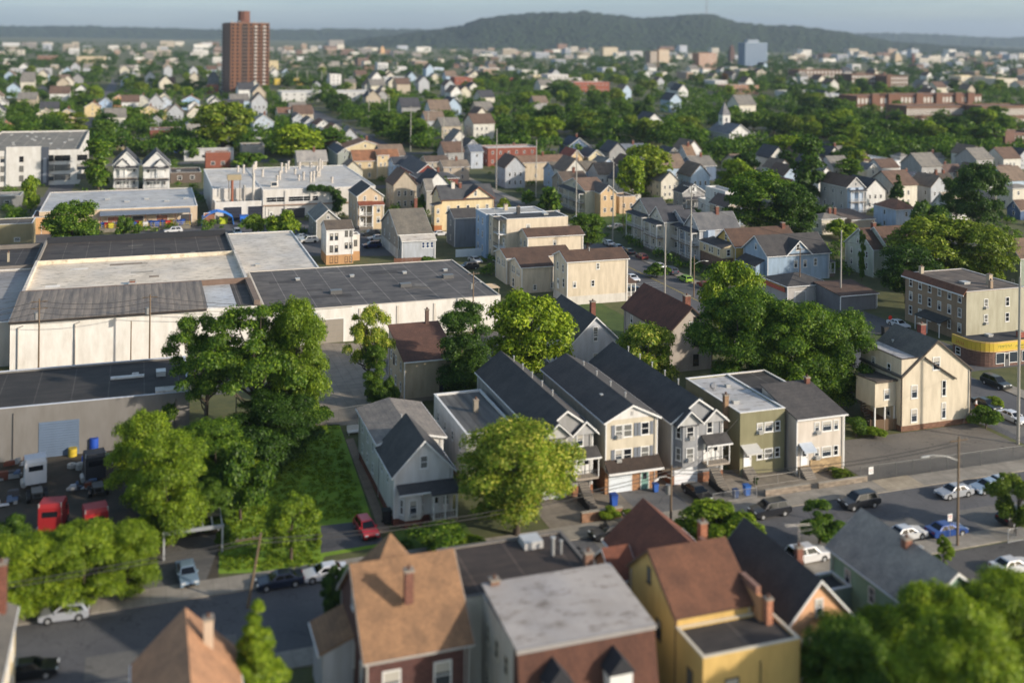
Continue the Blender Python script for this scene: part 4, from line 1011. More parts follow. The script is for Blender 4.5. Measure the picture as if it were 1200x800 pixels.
# 28 orange roof cream
x,y=P(414.6,188.5,7.3)
o=Ho('cream house with broad orange brown roof and white framed dormer tower','house',x,y)
W=xat(468,184,x,y);L=10
o.mass(0,W,0,L,0,7.3,('siding',(206,184,146)),'gu',3.4,SHT[:1]+((134,96,72),),ov=.4)
o.mass(W*.5,W*.75,-1.2,3,0,9.3,('siding',(212,190,150)),'shb',1.4,SHT[:1]+((134,96,72),),part='tower_wall',occ=False);o.win('f',-1.2,W*.62,7.9,.9,1.4);o.win('f',-1.2,W*.58,5.1,.8,1.4);o.win('f',-1.2,W*.67,5.1,.8,1.4)
o.wins('f',0,.5,W*.45,2,[1.,4.8],1.,1.5);o.wins('l',0,1,L-1,2,[1.,4.8],.8,1.4)
# ================================================================ warehouses on the left
# grey front building with roller door
x1,yf=P(207,535,0);yf=P(62,535,0)[1];yb=P(10,437,6.6)[1];xr=P(222,456,6.9)[0]
o=Ho('old grey concrete industrial building with blue roller door and dark flat roof','warehouse',-45,yf,'warehouse')
D_=yb-yf
o.mass(0,xr+45,0,D_,0,6.6,('stucco',(122,119,115)),'flat',0,('tar',(48,46,45)),par=.3,trim=('plain',(190,196,206)))
gx=P(55,535,0)[0]+45
m=MB()
for k in range(14):m.box(gx-1.,gx+3.9,-.06,.02,.05+k*.33,.05+k*.33+.3,('metal',(118,136,160)))
o.add('roller_door',m)
m=MB()
for(px,py,w)in((690,605,4.5),(825,580,.9)):
    q=P(px/5.33,py/5.33+330,6.9);m.box(q[0]+45,q[0]+45+w,q[1]-yf,q[1]-yf+.8,6.7,6.95,('membrane',(205,205,205)))
q=P(183,440,6.9);m.box(q[0]+45,q[0]+46.3,q[1]-yf,q[1]-yf+1.6,6.7,7.4,('metal',(200,200,198)))
q=P(182,460,6.9);m.box(q[0]+45,q[0]+49,.3,2.2,6.7,7.2,('membrane',(196,194,190)));o.add('skylight',m)
for q in(4,12,20,30,50,58):o.add('pipe',MB().tube((q,-.1,.2),(q,-.1,6.2),.07,.07,('metal',(120,116,112)),6))
# white warehouse
yw=P(10,435,0)[1];xl=P(14,400,4)[0];h=7.9
o=Ho('long white warehouse with corrugated front roof, white middle roof and black rear roof','warehouse',xl,yw,'warehouse')
def Q(px,py,z):
    a,b=P(px,py,z);return a-xl,b-yw
xR=Q(299,352,8.)[0];y1=Q(150,336,8.6)[1];y2=Q(150,300,8.8)[1];y3=Q(150,275,9.0)[1];print('wh',xl,yw,xR,y1,y2,y3)
o.mass(0,xR,0,y1,0,h,('stucco',(226,222,214)),'none',0)
r=MB().prism([(-.3,h+.0),(y1,h+.9),(y1,h+1.1),(-.3,h+.2)],'x',-.2,xR-8.5,('rib',(124,114,104)));r.box(-.2,xR-8.5,-.45,-.3,h-.15,h+.15,('plain',(54,48,44)));o.add('front_roof',r)
r=MB().box(xR-8.3,xR-3.4,.6,y1-.4,h,h+.12,('membrane',(196,200,204)));r.box(xR-3.3,xR,.3,y1,h,h+.1,('tar',(70,66,64)));r.box(xR-.5,xR+.5,0,y1,h,h+1.,('stucco',(120,104,92)));o.add('front_roof',r)
w=MB().box(0,xR,y1,y2,0,8.,('stucco',(206,198,186)));
w.box(0,.5,y1,y2,8.,8.9,('membrane',(214,208,198)));w.box(xR-.5,xR,y1,y2,8.,8.9,('membrane',(214,208,198)))
w.box(.5,xR-.5,y2-.5,y2,8.,8.8,('membrane',(216,208,190)));w.box(0,xR,y1-.3,y1,7.9,9.02,('stucco',(120,100,88)));o.add('middle_wall',w)
o.add('middle_roof',MB().box(.5,xR-.5,y1,y2-.5,8.,8.04,('membrane',(222,212,196))))
w=MB().box(0,xR,y2+.01,y3,0,7.8,('stucco',(110,104,98)));w.box(0,.4,y2+.01,y3,7.8,8.6,('stucco',(140,134,126)));w.box(xR-.5,xR,y2+.01,y3,7.8,8.5,('stucco',(140,138,134)));w.box(.4,xR-.5,y3-.4,y3,7.8,9.2,('plain',(36,38,44)));o.add('rear_wall',w)
o.add('rear_roof',MB().box(.4,xR-.5,y2+.02,y3-.4,7.8,7.84,('tar',(64,60,58))))
q=Q(155,336,8.04);o.vent(q[0],q[1]+2.0,8.04,1.3);o.chimney(q[0],q[1]+2.2,8.04,8.7,1.,('brick',(130,74,58)),False)
OCC.append((xl-5,xl+xR+5,yw-2,yw+y3+2))
rp=random.Random(32)
for k in range(12):
    a,b=rp.uniform(1,xR-8),rp.uniform(y1+1,y2-4);o.add('roof_patch',MB().box(a,a+rp.uniform(1.5,5),b,b+rp.uniform(.6,2),8.04,8.052+k*.001,('membrane',rp.choice([(176,168,154),(236,232,224),(150,136,118)]))))
    a,b=rp.uniform(1,xR-8),rp.uniform(y2+1,y3-4);o.add('roof_patch',MB().box(a,a+rp.uniform(1,5),b,b+rp.uniform(.6,2.),7.84,7.852+k*.001,('tar',rp.choice([(96,92,86),(46,44,44),(120,116,108)]))))
for px in(18,85):
    qx=Q(px,420,3)[0];o.add('drain_pipe',MB().tube((qx,-.15,.2),(qx,-.15,7.),.12,.12,('metal',(186,182,176)),8).tube((qx,-.15,7.),(qx+.8,-.15,7.3),.1,.1,('metal',(186,182,176)),8))
# left neighbour warehouse
o=Ho('partly shown warehouse with pale and black roof sections at the left picture edge','warehouse',xl-32,yw+3,'warehouse')
o.mass(0,31.6,0,y2-3,0,7.,('stucco',(186,178,166)),'flat',0,('membrane',(150,148,148)),par=.3);o.mass(0,31.6,y2-2.9,y3-3.4,0,7.1,('stucco',(120,114,108)),'flat',0,('tar',(56,54,54)),par=1.,part='rear_wall',trim=('plain',(50,48,48)))
o.wins('f',0,2,30,6,[3.5],1.2,1.2,'g');o.chimney(26,y2+6,7,9,.4,('stucco',(170,160,140)))
# small white roofed warehouse to the right
x,y=P(283,342,5.6)
o=Ho('warehouse with stained white roof between the long white warehouse and narrow white house','warehouse',x,P(300,345,5.6)[1],'warehouse')
W=P(371,311,5.6)[0]-x;L=yat(264,276,x,y)
L=P(330,272,5.6)[1]-P(300,345,5.6)[1]
o.mass(0,W,0,L,0,5.6,('stucco',(190,184,174)),'flat',0,('membrane',(214,208,198)),par=.2);o.vent(W*.3,L*.4,5.65,.9);o.wins('r',W,3,L-3,4,[2.5],1.2,1.2,'g')
o.wins('f',0,1,W-1,3,[2.6],1.1,1.1,'g')
# dark roof warehouse
yd=P(381,402,0)[1];xa=P(300,352,6.2)[0]+.8;xb=P(584,345,6.2)[0];yb2=P(528,305,6.2)[1]
o=Ho('white walled warehouse with broad seamed charcoal roof behind the concrete yard','warehouse',xa,yd,'warehouse')
o.mass(0,xb-xa,0,yb2-yd,0,6.2,('stucco',(226,222,214)),'flat',0,('tar',(84,82,82)),par=.12,trim=('plain',(196,188,176)))
gx=P(388,395,1)[0]-xa
o.garage('f',0,gx,0,4.4,4.2,(150,142,130));o.add('pilaster',MB().box(gx-3.4,gx-2.7,-.25,0,0,5.6,('plain',(196,206,220))))
for k in range(4):o.add('pilaster',MB().box(gx+5+k*7.,gx+5.4+k*7.,-.12,0,0,5.8,('stucco',(208,200,188))))
for q in(.2,.45,.7,.9):o.vent((xb-xa)*q,(yb2-yd)*.7,6.26,.8)
OCC.append((xa-3,xb+2,yd-2,yb2+2));print('dark',xa,yd,xb,yb2)
rp=random.Random(31)
for k in range(14):
    a,b=rp.uniform(2,xb-xa-8),rp.uniform(2,yb2-yd-5);o.add('roof_patch',MB().box(a,a+rp.uniform(1.5,6),b,b+rp.uniform(.8,3),6.25,6.262+k*.001,('tar',rp.choice([(66,64,64),(104,102,100),(96,92,86)]))))
for q,r_ in((.3,.3),(.62,.35),(.85,.5)):o.add('roof_duct',MB().box((xb-xa)*q,(xb-xa)*q+2.2,(yb2-yd)*r_,(yb2-yd)*r_+1.4,6.25,6.9,('metal',(110,110,110))))
# long tan low building far left middle
x,y=P(-4,270,5);x2,_=P(37,270,5)
o=Ho('low olive tan building with flat dark roof left of the round green tree','warehouse',x-14,y,'warehouse')
o.mass(0,x2-x+14,0,9,0,6.2,('stucco',(150,140,108)),'flat',0,('tar',(80,76,72)),par=.2);o.wins('f',0,1,x2-x+13,4,[2.],1.4,1.)
x,y=P(37,275,0)
o=Ho('orange stucco fronted garage with brown flat roof beside the round green tree','garage',x,y,'garage')
o.mass(0,8,0,12,0,4.4,('stucco',(206,162,112)),'flat',0,('tar',(96,78,68)),par=.2);o.garage('f',0,4,0,3,2.6,(190,150,110))
# recycling depot with canopy
x,y=P(46,249,5.5)
o=Ho('long pale roofed recycling depot with canopy over rows of blue bins','warehouse',x,y,'warehouse')
W=P(232,244,5.5)[0]-x;L=P(150,222,5.8)[1]-y
o.mass(0,W,0,L,0,5.5,('stucco',(196,176,150)),'flat',0,('membrane',(186,188,190)),par=.15)
cx=P(118,245,5)[0]-x
m=MB().prism([(-3.4,4.3),(0,5.1),(0,5.25),(-3.4,4.45)],'x',cx,W-2,('metal',(120,130,144)));
for k in range(7):m.box(cx+.2+k*(W-2.4-cx)/6-.1,cx+.2+k*(W-2.4-cx)/6+.1,-3.3,-3.1,0,4.3,('plain',(96,60,48)))
o.add('canopy',m)
for k in range(5):o.garage('f',0,cx+3.5+k*6.5,.6,3.,2.8,(60,58,60) if k%2 else (150,100,80))
for k in range(7):o.vent(6+k*5.5,L*.3+(k*7%5)*2,5.56,1.4)
o.add('loading_dock',MB().box(cx,W-2,-4.5,-.02,0,.9,('concrete',(150,144,132))))
e=empty('railing',x+cx,y-4.4,.9);tag(e,'yellow painted railing along the loading dock of the recycling depot','railing')
m=MB()
for z_ in(.5,1.):m.box(0,W-2-cx,-.04,.04,z_,z_+.08,('plain',(190,170,70)))
m.build('rail',e)
for k in range(16):MB().box(k*(W-2.2-cx)/15,k*(W-2.2-cx)/15+.1,-.05,.05,0,1.05,('plain',(190,170,70))).build('post',e)
bins=[]
bc=[(40,90,180),(40,90,180),(196,190,50),(40,90,180),(30,70,150),(190,46,40),(40,90,180),(214,214,220)]
for k in range(22):
    c=bc[(k*5)%8];bx=x+cx+1+k*(W-4-cx)/22;by=y-1.6-(k%3)*.7
    m=MB().prism([(-.6,0),(.6,0),(.7,1.3),(-.7,1.3)],'y',-.5,.5,('plain',c));m.box(-.74,.74,-.56,.56,1.3,1.4,('plain',tuple(int(q*.8) for q in c)))
    b=m.build('waste_bin',None,(bx,by,.9));bins.append((bx,b,c))
cn={(40,90,180):'blue',(196,190,50):'yellow',(30,70,150):'dark blue',(190,46,40):'red',(214,214,220):'white'}
for bx,b,c in bins:tag(b,cn[c]+' waste bin under the canopy of the recycling depot','bin','%s bins under the depot canopy'%cn[c])
for k,(px,py,c) in enumerate(((223,258,(176,190,40)),(262,262,(176,190,40)),(286,260,(40,110,210)),(216,258,(40,90,180)))):
    q=P(px,py);m=MB().prism([(-1.,0),(1.,0),(1.2,1.9),(-1.2,1.9)],'y',-.8,.8,('plain',c)).box(-1.3,1.3,-.9,.9,1.9,2.05,('plain',tuple(int(a*.75) for a in c)))
    b=m.build('dumpster',None,(q[0],q[1],0));tag(b,['lime green dumpster left of the blue tent by the depot wall','lime green dumpster inside right end of the blue tent','bright blue dumpster right of the blue tent','blue dumpster beside the lime green one left of the tent'][k],'dumpster')
# blue tent
q=P(236,265);e=empty('tent',q[0],q[1]);tag(e,'bright blue arched tarpaulin tent in the loading yard','tent')
x2=P(274,263)[0]-q[0];m=MB()
pr=[(0,0),(.3,2.2),(x2*.25,3.4),(x2*.5,4.),(x2*.75,3.4),(x2-.3,2.2),(x2,0)]
inn=[(p[0]+(.12 if p[0]<x2/2 else -.12),p[1]-.1) for p in pr]
for(a,b),(c,d) in zip(zip(pr,pr[1:]),zip(inn,inn[1:])):m.prism([a,b,d,c],'y',0,4.5,('plain',(30,120,215)))
m.build('tarpaulin',e)
m=MB()
for yy in(0.2,1.6,3,4.3):
    for a,b in zip(inn,inn[1:]):m.tube((a[0],yy,a[1]-.05),(b[0],yy,b[1]-.05),.05,.05,('metal',(170,170,170)),5)
m.build('frame',e)
# white industrial building with stacks
x,y=P(303,253,0);
hL=7.
y=P(330,256,0)[1];x=P(251.5,228,5.2)[0]
o=Ho('white industrial building with many roof stacks and ivy covered end wall','factory',x,y,'factory')
xR=P(428,209,9)[0]-x;L=P(400,193,9)[1]-y
s1=P(300,211,9)[0]-x
wm=('stucco',(206,202,196));ww_=('membrane',(204,202,198))
o.mass(s1,xR,0,L,0,8.6,wm,'flat',0,ww_,par=.15);o.mass(-1,s1-.02,0,5,0,5.,wm,'flat',0,('tar',(90,86,82)),par=.5,part='front_wing_wall');o.mass(-1.4,s1-.02,5.02,L,0,8.6,wm,'flat',0,ww_,par=.15,part='left_wing_wall')
for q in(1.5,8.5):o.garage('f',0,q+2.5,0,5.2,4.,(26,32,50))
o.garage('f',0,s1+9,0,7,3.,(60,60,64));o.door('f',0,s1+2.5,0)
for q in(0,6.4,14,20,26):o.add('pilaster',MB().box(s1+q,s1+q+.7,-.3,-.02,0,8.3,wm))
o.add('ledge',MB().box(s1,xR-.2,-.5,-.31,3.9,4.2,('plain',(150,120,100))))
o.win('f',0,s1+4,4.9,6,1.6,'w',0);o.win('f',0,s1+12,4.9,9,1.6,'w',0)
rr=random.Random(3)
for k in range(24):
    qx=s1+rr.uniform(-4,xR-s1-8);qy=rr.uniform(6,L-2);hh=rr.uniform(1.2,3.2);o.add('exhaust_stack',MB().tube((qx,qy,8.6),(qx,qy,8.6+hh),.38,.38,('metal',(196,188,178)),10).tube((qx,qy,8.6+hh),(qx,qy,9.1+hh),.55,.45,('metal',(150,144,138)),10))
for(qx,c,hh)in((4,('plain',(140,84,60)),7.5),(7.5,('metal',(170,166,160)),5),(s1-2.5,('metal',(206,200,190)),8.5)):o.add('exhaust_stack',MB().tube((qx,2.5,5),(qx,2.5,5+hh),.42,.4,c,10))
o.add('cooling_unit',MB().box(2.6,6.6,2,4.6,11.6,13.2,('metal',(176,160,130))).box(2.9,3.1,2.2,2.4,8,11.6,('metal',(120,110,100))).box(6.1,6.3,2.2,2.4,5,11.6,('metal',(120,110,100))))
o.add('roof_hatch',MB().box(s1+3,s1+5.,6,8,8.6,10.2,wm).box(s1+3.2,s1+4.8,5.95,6.,9,10,glass(1)))
# vines on the end wall
iv=[(P(388,y_,z_)[0]-x+dx,-.4,z_,1.6) for (y_,z_,dx) in((215,8,-3),(222,7,0),(232,5.4,1.5),(240,3.6,2.),(247,2,2.),(240,4.4,4),(212,8.5,-6),(210,8.6,-9))]
im=leaves([(a,b,c,d) for a,b,c,d in iv],9000,.42,77);im.materials.append(LM['dark']());ob('ivy',im,o.e)
# modern white apartment far left
x,y=P(-30,178,12.5);xr=P(93,175,12.5)[0]
o=Ho('modern white and grey four storey apartment building with flat roof','apartment building',x,y,'apartment_building')
W=xr-x;ap=('stucco',(206,204,200))
L=P(93,153,12.5)[1]-y
o.mass(0,W,0,L,0,12.,ap,'flat',0,('tar',(120,116,108)),par=.6,trim=('plain',(120,116,110)))
a_=P(35,178,12.5)[0]-x;b_=P(57,178,12.5)[0]-x;c_=P(47,178,12.5)[0]-x
o.add('centre_wall',MB().box(a_-8,c_,-.6,-.02,0,14.,ap).box(c_,b_-.3,-.7,-.02,0,13.6,('plain',(70,76,88))).box(c_+.7,b_-1,-.75,-.7,1,9.8,('plain',(130,138,150))))
for zz in(1.8,5.2,8.6):
    o.win('f',0,b_+4.2,zz,5.2,2.,'d');o.win('f',0,b_+10.8,zz,3.4,2.,'d');o.win('f',-.6,a_-3,zz,1.4,2.,'d');o.win('f',-.6,a_-7.5+13,zz,4.2,2.2,'d')
    for q in(2,6,9,13,a_-11):o.win('f',0,q,zz,1.3,2.,'d')
    o.wins('r',W,1,L-1,4,[zz],1.3,2.,'d')
for k in range(22):o.vent(4+rr.uniform(0,W-8),2+rr.uniform(0,L-5),12.05,.9)
# parked truck trailer roofs & sheds left
# ---------- junk yard: trucks, red cabs, drums
def truckcab(px,py,rz,label,cc,name='truck'):
    x,y=P(px,py,1);e=empty(name,x,y,0,R(rz));tag(e,label,'truck')
    c=('plain',cc)
    m=MB().prism([(-3.1,.9),(-3.2,2.9),(-2.6,3.7),(-.2,3.9),(0,3.5),(0,.9)],'y',-1.2,1.2,c);m.prism([(-4.9,.7),(-4.9,1.7),(-4.6,2.),(-3.15,2.15),(-3.15,.7)],'y',-1.0,1.0,c);m.build('cab',e)
    MB().box(-2.9,-2.2,-1.22,1.22,2.3,3.,glass(0)).box(-3.3,-3.15,-1.,1.,2.3,3.05,glass(0)).box(-.02,.03,-.8,.8,2.5,3.1,glass(0)).build('windows',e)
    m=MB();
    for sy in(-.45,.45):m.box(-4.8,4.3,sy-.08,sy+.08,.7,.95,('metal',(60,58,56)))
    for k in(.6,1.8,4.1):m.box(k,k+.15,-.5,.5,.75,.9,('metal',(60,58,56)))
    m.box(1.4,3.2,-.6,.6,.98,1.12,('metal',(130,128,124)));m.build('chassis',e)
    MB().tube((-2.2,-1.3,.75),(-.6,-1.3,.75),.35,.35,('metal',(180,180,178)),12).build('fuel_tank',e)
    for sy in(-1,1):
        for wx in(-4.,1.6,3.):MB().tube((wx,sy*.75,.5),(wx,sy*1.15,.5),.5,.5,('plain',(22,22,22)),16).tube((wx,sy*1.15,.5),(wx,sy*1.17,.5),.24,.24,('metal',(150,150,148)),12).build('wheel',e)
        MB().tube((-.1,sy*1.15,1),(-.1,sy*1.15,4.),.07,.07,('metal',(190,190,188)),8).build('exhaust_pipe',e)
    return e
truckcab(42,566,278,'white semi truck cab with bare rear chassis in front of the roller door',(205,205,208))
truckcab(112,560,278,'dark stripped truck with dump frame parked near the blue drums',(46,46,50))
truckcab(58,622,262,'red truck cab with rusty open back in the dirt yard',(150,28,32))
truckcab(113,628,278,'red semi truck cab half hidden by the bright green trees',(156,26,32))
for k,(px,py,c,hh,lb) in enumerate(((102,528,(196,196,198),2.2,'tall grey white plastic drum against the concrete wall'),(110,530,(34,80,180),1.9,'tall blue drum beside the grey white drum against the wall'),(117,527,(34,80,180),1.2,'short blue drum rightmost at the concrete wall'),(101,545,(40,110,220),1.2,'light blue barrel lying among the scrap'),(85,534,(196,170,50),1.,'yellow bucket in front of the concrete wall'))):
    q=P(px,py);tag(MB().tube((0,0,0),(0,0,hh),.55,.55,('plain',c),16).tube((0,0,hh),(0,0,hh+.08),.58,.5,('plain',tuple(int(a*.8) for a in c)),16).tube((0,0,hh*.45),(0,0,hh*.5),.58,.58,('plain',tuple(int(a*.85) for a in c)),16).build('drum',None,(q[0],q[1],0)),lb,'drum')
rr=random.Random(9)
for k,(px,py,lb) in enumerate(((84,548,'stack of white tyres beside the yellow bucket'),(94,550,'pale flat tyre stack next to the white tyre stack'),(22,548,'heap of grey scrap at the left end of the wall'),(12,560,'white panels leaning in the scrap at left yard edge'),(125,543,'white boxy scrap tank near the bright green trees'),(6,590,'pale sheet debris at the far left of the yard'),(98,575,'long curved grey truck fender lying beside dark truck'))):
    q=P(px,py);m=MB()
    if k<2:
        for j in range(2+k):
            for t in range(14):
                a0,a1=t*6.283/14,(t+1)*6.283/14
                m.tube((math.cos(a0)*.42,math.sin(a0)*.42,.15+j*.28),(math.cos(a1)*.42,math.sin(a1)*.42,.15+j*.28),.15,.15,('plain',(190,188,180)),6,False)
    else:
        for j in range(14):
            a=rr.uniform(-1.4,1.4);b=rr.uniform(-.8,.8);s=rr.uniform(.15,.7);z=rr.uniform(0,.8);g=rr.choice([(150,150,150),(200,200,202),(70,70,74),(110,60,44),(90,110,140)])
            m.prism([(a-s,b-s*.5),(a+s,b-s*.3),(a+s*.8,b+s*.5),(a-s*.6,b+s*.4)],'z',z,z+rr.uniform(.1,.6),('plain',g))
    tag(m.build('tyre_stack' if k<2 else 'scrap_heap',None,(q[0],q[1],0)),lb,'tyres' if k<2 else 'scrap')
q=P(4,534);e=empty('flag',q[0],q[1]);tag(e,'small white and red flag on a thin pole at the left yard wall','flag')
MB().tube((0,0,0),(0,0,4.2),.04,.03,('metal',(190,190,190)),6).build('flag_pole',e)
m=MB();
for k in range(6):
    a=k*.25;b=a+.25;ya,yb_=.12*math.sin(a*3),.12*math.sin(b*3)
    m.poly([(a,ya,4.1-a*.3),(b,yb_,4.1-b*.3),(b,yb_,3.2-b*.5),(a,ya,3.2-a*.5)],[(0,1,2,3)],('plain',(210,40,40) if k<3 else (230,230,230)))
m.build('flag_cloth',e)
# open steel car port frame
q=P(192,657);e=empty('carport',q[0],q[1]);tag(e,'open white steel carport frame over the driveway beside the lawn','carport')
w_,d_,hh=P(260,645)[0]-q[0],5.5,2.7
m=MB()
for a in(0,w_):
    for b in(0,d_):MB().box(a-.1,a+.1,b-.1,b+.1,0,hh,('metal',(186,190,194))).build('post',e)
MB().prism([(2.5,hh+.23),(d_+2,hh+.23),(d_+2,hh+.27),(2.5,hh+.27)],'x',0,w_,('metal',(70,68,66))).build('shade_sheet',e)  # dark sheet added to an open frame to stand for the shade beneath
MB().box(-.15,w_+.15,-.12,.12,hh,hh+.35,('metal',(170,174,178))).build('beam',e)
MB().box(-.15,w_+.15,d_-.12,d_+.12,hh,hh+.3,('metal',(170,174,178))).build('beam',e)
for k in range(7):MB().box(k*w_/6-.06,k*w_/6+.06,.12,d_-.12,hh+.05,hh+.22,('metal',(180,184,188))).build('rafter',e)
# ================================================================ bottom row of houses (near side of the street)
# B1 orange roof house, bottom left
x,y=P(217,712,10.5)
o=Ho('orange shingled house with round vent chimney at the bottom left','house',P(160,757,7)[0],y-12.4)
W=2*(x-P(160,757,7)[0])
o.mass(0,W,0,12,0,7,('siding',(150,148,146)),'gv',3.4,('shingle',(160,122,94)),ov=.4)
o.chimney(W*.72,9.3,8.4,11.0,.7,('stucco',(190,170,150)));o.wins('f',0,1,W-1,3,[1.5,4.4],.9,1.5);o.wins('r',W,1,11,3,[1.5,4.4],.9,1.5);o.wins('l',0,1,11,3,[1.5,4.4],.9,1.5)
x,y=P(3,706,8)
o=Ho('cream wall and red chimney of a house cut by the left picture edge','house',x-8,y-14)
o.mass(0,9,0,14,0,7.4,('stucco',(220,200,160)),'gv',2.5,SHG,ov=.2);o.chimney(8,12.5,8,12,.9);o.wins('r',9,1,13,4,[1.5,4.6],.9,1.5);o.wins('f',0,1,8,3,[1.5,4.6],.9,1.5)
# B2 brick house orange roof with pyramid turret
x,y=P(430,772,6.6)
o=Ho('dark brick house with orange brown roof, pyramid rear turret and brick chimney','house',x,y)
W=xat(550,749,x,y);L=11.5;BR=('brick',(84,48,42));RT=('shingle',(134,104,78))
o.mass(0,W,0,L,0,6.6,BR,'gu',4.6,RT,ov=.35,trim=('plain',(170,166,160)),rx=L*.52)
for q,z_ in((2.,3.1),(6.2,3.1)):
    o.win('f',0,q,z_,1.5,2.3,'w',1)
for q in(2.,5.5,9):o.win('l',0,q,3.2,1.,2.,'w',1)
o.win('l',0,L*.52,7.6,.9,1.6,'w',1);o.win('l',0,3,.6,1.,1.6);o.win('f',0,2,.6,1,1.6);o.win('f',0,6.2,.6,1,1.6)
tx,ty=P(457.5,624,12.7);tx-=x;ty-=y
print('turret',tx,ty,W,L)
o.mass(tx-2.9,tx+2.9,ty-2.9,ty+2.9,0,8.6,BR,'none',0,part='turret_wall',occ=False)
rf=MB();a=3.0
rf.poly([(tx-a,ty-a,8.5),(tx+a,ty-a,8.5),(tx+a,ty+a,8.5),(tx-a,ty+a,8.5),(tx,ty,12.7)],[(0,1,4),(1,2,4),(2,3,4),(3,0,4),(3,2,1,0)],RT);o.add('turret_roof',rf)
cx,cy=P(479,664,12.2);o.chimney(cx-x,cy-y,9.3,11.9,.7,('brick',(120,76,60)))
o.mass(-2.6,-.02,L*.45,L*.9,0,4.6,('siding',(180,180,186)),'shl',1.,RT,part='side_wing_wall',occ=False)
# B3 long building: dark flat rear, grey metal mansard front with dormers
x,y=P(607,765,8.6)
o=Ho('long whitewashed building with dark flat rear roof, pale metal roof and front dormers','house',x,y)
xr=P(770,737,8.6)[0]-x;x0_=P(567,686,8.6)[0]-x;yb_=P(537,639,8.6)[1]-y;ym=P(600,682,9.2)[1]-y
print('B3',xr,x0_,yb_,ym)
wl=('stucco',(190,184,172))
o.mass(0,xr,1.,ym,0,8.6,wl,'none',0)
r=MB().prism([(0.2,8.6),(ym,9.4),(ym,9.55),(0.2,8.8)],'x',-.1,xr+.1,('membrane',(166,162,160)));r.box(-.1,xr+.1,.0,.2,8.45,8.82,('plain',(150,146,144)));o.add('metal_roof',r)
m=MB().prism([(-1.,3.4),(0.15,8.5),(1.,8.5),(1.,3.4)],'x',.0,xr,('shingle',(84,56,46)));o.add('mansard_roof',m)
m=MB().box(0,xr,-.8,1.,0,3.4,('brick',(104,56,44)));o.add('front_wall',m)
for q in(xr*.24,xr*.68):
    d=MB().box(q-.95,q+.95,-1.7,0,3.9,6.8,WHITE);d.prism([(q-1.15,6.6),(q,7.9),(q+1.15,6.6)],'y',-1.9,.3,('shingle',(44,46,52)));do=o.add('dormer',d);o.win('f',-1.5,q,4.4,1.1,1.9,'w',3,parent=do)
o.mass(-1.6,xr-1.,ym+.02,yb_,0,8.4,wl,'flat',0,('tar',(58,50,46)),par=.1,part='rear_wall',trim=('plain',(110,104,98)))
for q in((P(579,690,9)),(P(689,655,9.2))):o.chimney(q[0]-x,q[1]-y,8.6,9.8,.75,('brick',(134,98,78)))
q=P(622,636,8.6);o.add('skylight',MB().box(q[0]-x-.9,q[0]-x+.9,q[1]-y-.9,q[1]-y+.9,8.4,9.1,('metal',(210,208,204))))
q=P(648,648,8.6);o.pipe(q[0]-x,q[1]-y,8.4,10,.15);o.pipe(q[0]-x+.8,q[1]-y,8.4,9.6,.1)
o.wins('l',0,1.5,ym-.5,3,[2,5.4],.9,1.6,'t');o.wins('l',-1.6,ym+1,yb_-1,2,[2,5.4],.9,1.6,'t')
# B4 red brown gable behind B3/B5
x,y=P(722,632,8.2)
o=Ho('red brown steep gabled house behind the yellow house','house',x,P(750,668,8.2)[1])
y=P(750,668,8.2)[1];W=8.;L=P(722,632,8.2)[1]-y
print('B4',L)
W=xat(817,655,x,y) if 5<xat(817,655,x,y)<12 else 8.5
L=max(10,min(L,13))
W=8.;o.e.location.x+=.9;o.mass(0,W,0,L,0,6.3,('siding',(170,120,90)),'gv',3.3,('shingle',(114,70,54)),ov=.35);o.mass(-2.2,0,L*.35,L*.8,0,5.8,('siding',(170,120,90)),'gu',1.8,('shingle',(114,70,54)),ov=.3,part='side_dormer_wall',occ=False)
o.chimney(W*.9,4,6.2,9.6,.7,('brick',(170,110,80)));o.wins('l',0,1,L-1,3,[1.5,4.4],.9,1.5)
# B5 yellow house
x,y=P(792,722,8.)
o=Ho('yellow stucco house with maroon roof above a dark flat front roof and brick side parapet','house',x,y)
W=xat(882,710,x,y);YW=('stucco',(206,172,104));L=9
yb_=P(772,652,11.5)[1]-y
o.mass(0,W,0,L,0,8.,YW,'gu',3.2,('shingle',(100,68,52)),ov=.2,rx=L*.55,trim=('plain',(96,70,56)))
f=4.6
o.mass(.0,W+1.6,-f,-.02,0,6.9,YW,'flat',0,('tar',(60,56,54)),par=.2,part='front_wall',trim=('plain',(206,196,176)))
o.win('f',-f,2.6,3.6,1.3,1.5,'d',1);o.win('f',-f,6.6,.6,1.2,1.4,'d');o.win('f',-f,2.6,.6,1.3,1.4,'d');o.add('drain_pipe',MB().tube((5.2,-f-.08,.2),(5.2,-f-.08,6),.08,.08,('metal',(160,140,100)),6))
o.mass(W,W+.35,-1.2,L+.3,0,9.,('stucco',(206,150,104)),'none',0,part='parapet_wall',occ=False);o.win('l',0,3,4.6,.9,1.6,'d');o.win('l',0,L*.55,8.4,.7,1.4,'d');o.wins('l',-0,-f+.6,-1,1,[1.,3.6],.9,1.5,'d')
m=MB()
m.prism([(-.6,8.99),(L+.4,8.99),(L+.4,9.4),(5,9.5),(5,9.2),(2,9.2),(2,9.6),(-.6,9.6)],'x',W-.05,W+.42,('brick',(150,106,86)))
o.add('coping',m)
e=o;o.chimney(W+.5,-1.6,6.2,9.,.55,('brick',(180,120,90)))
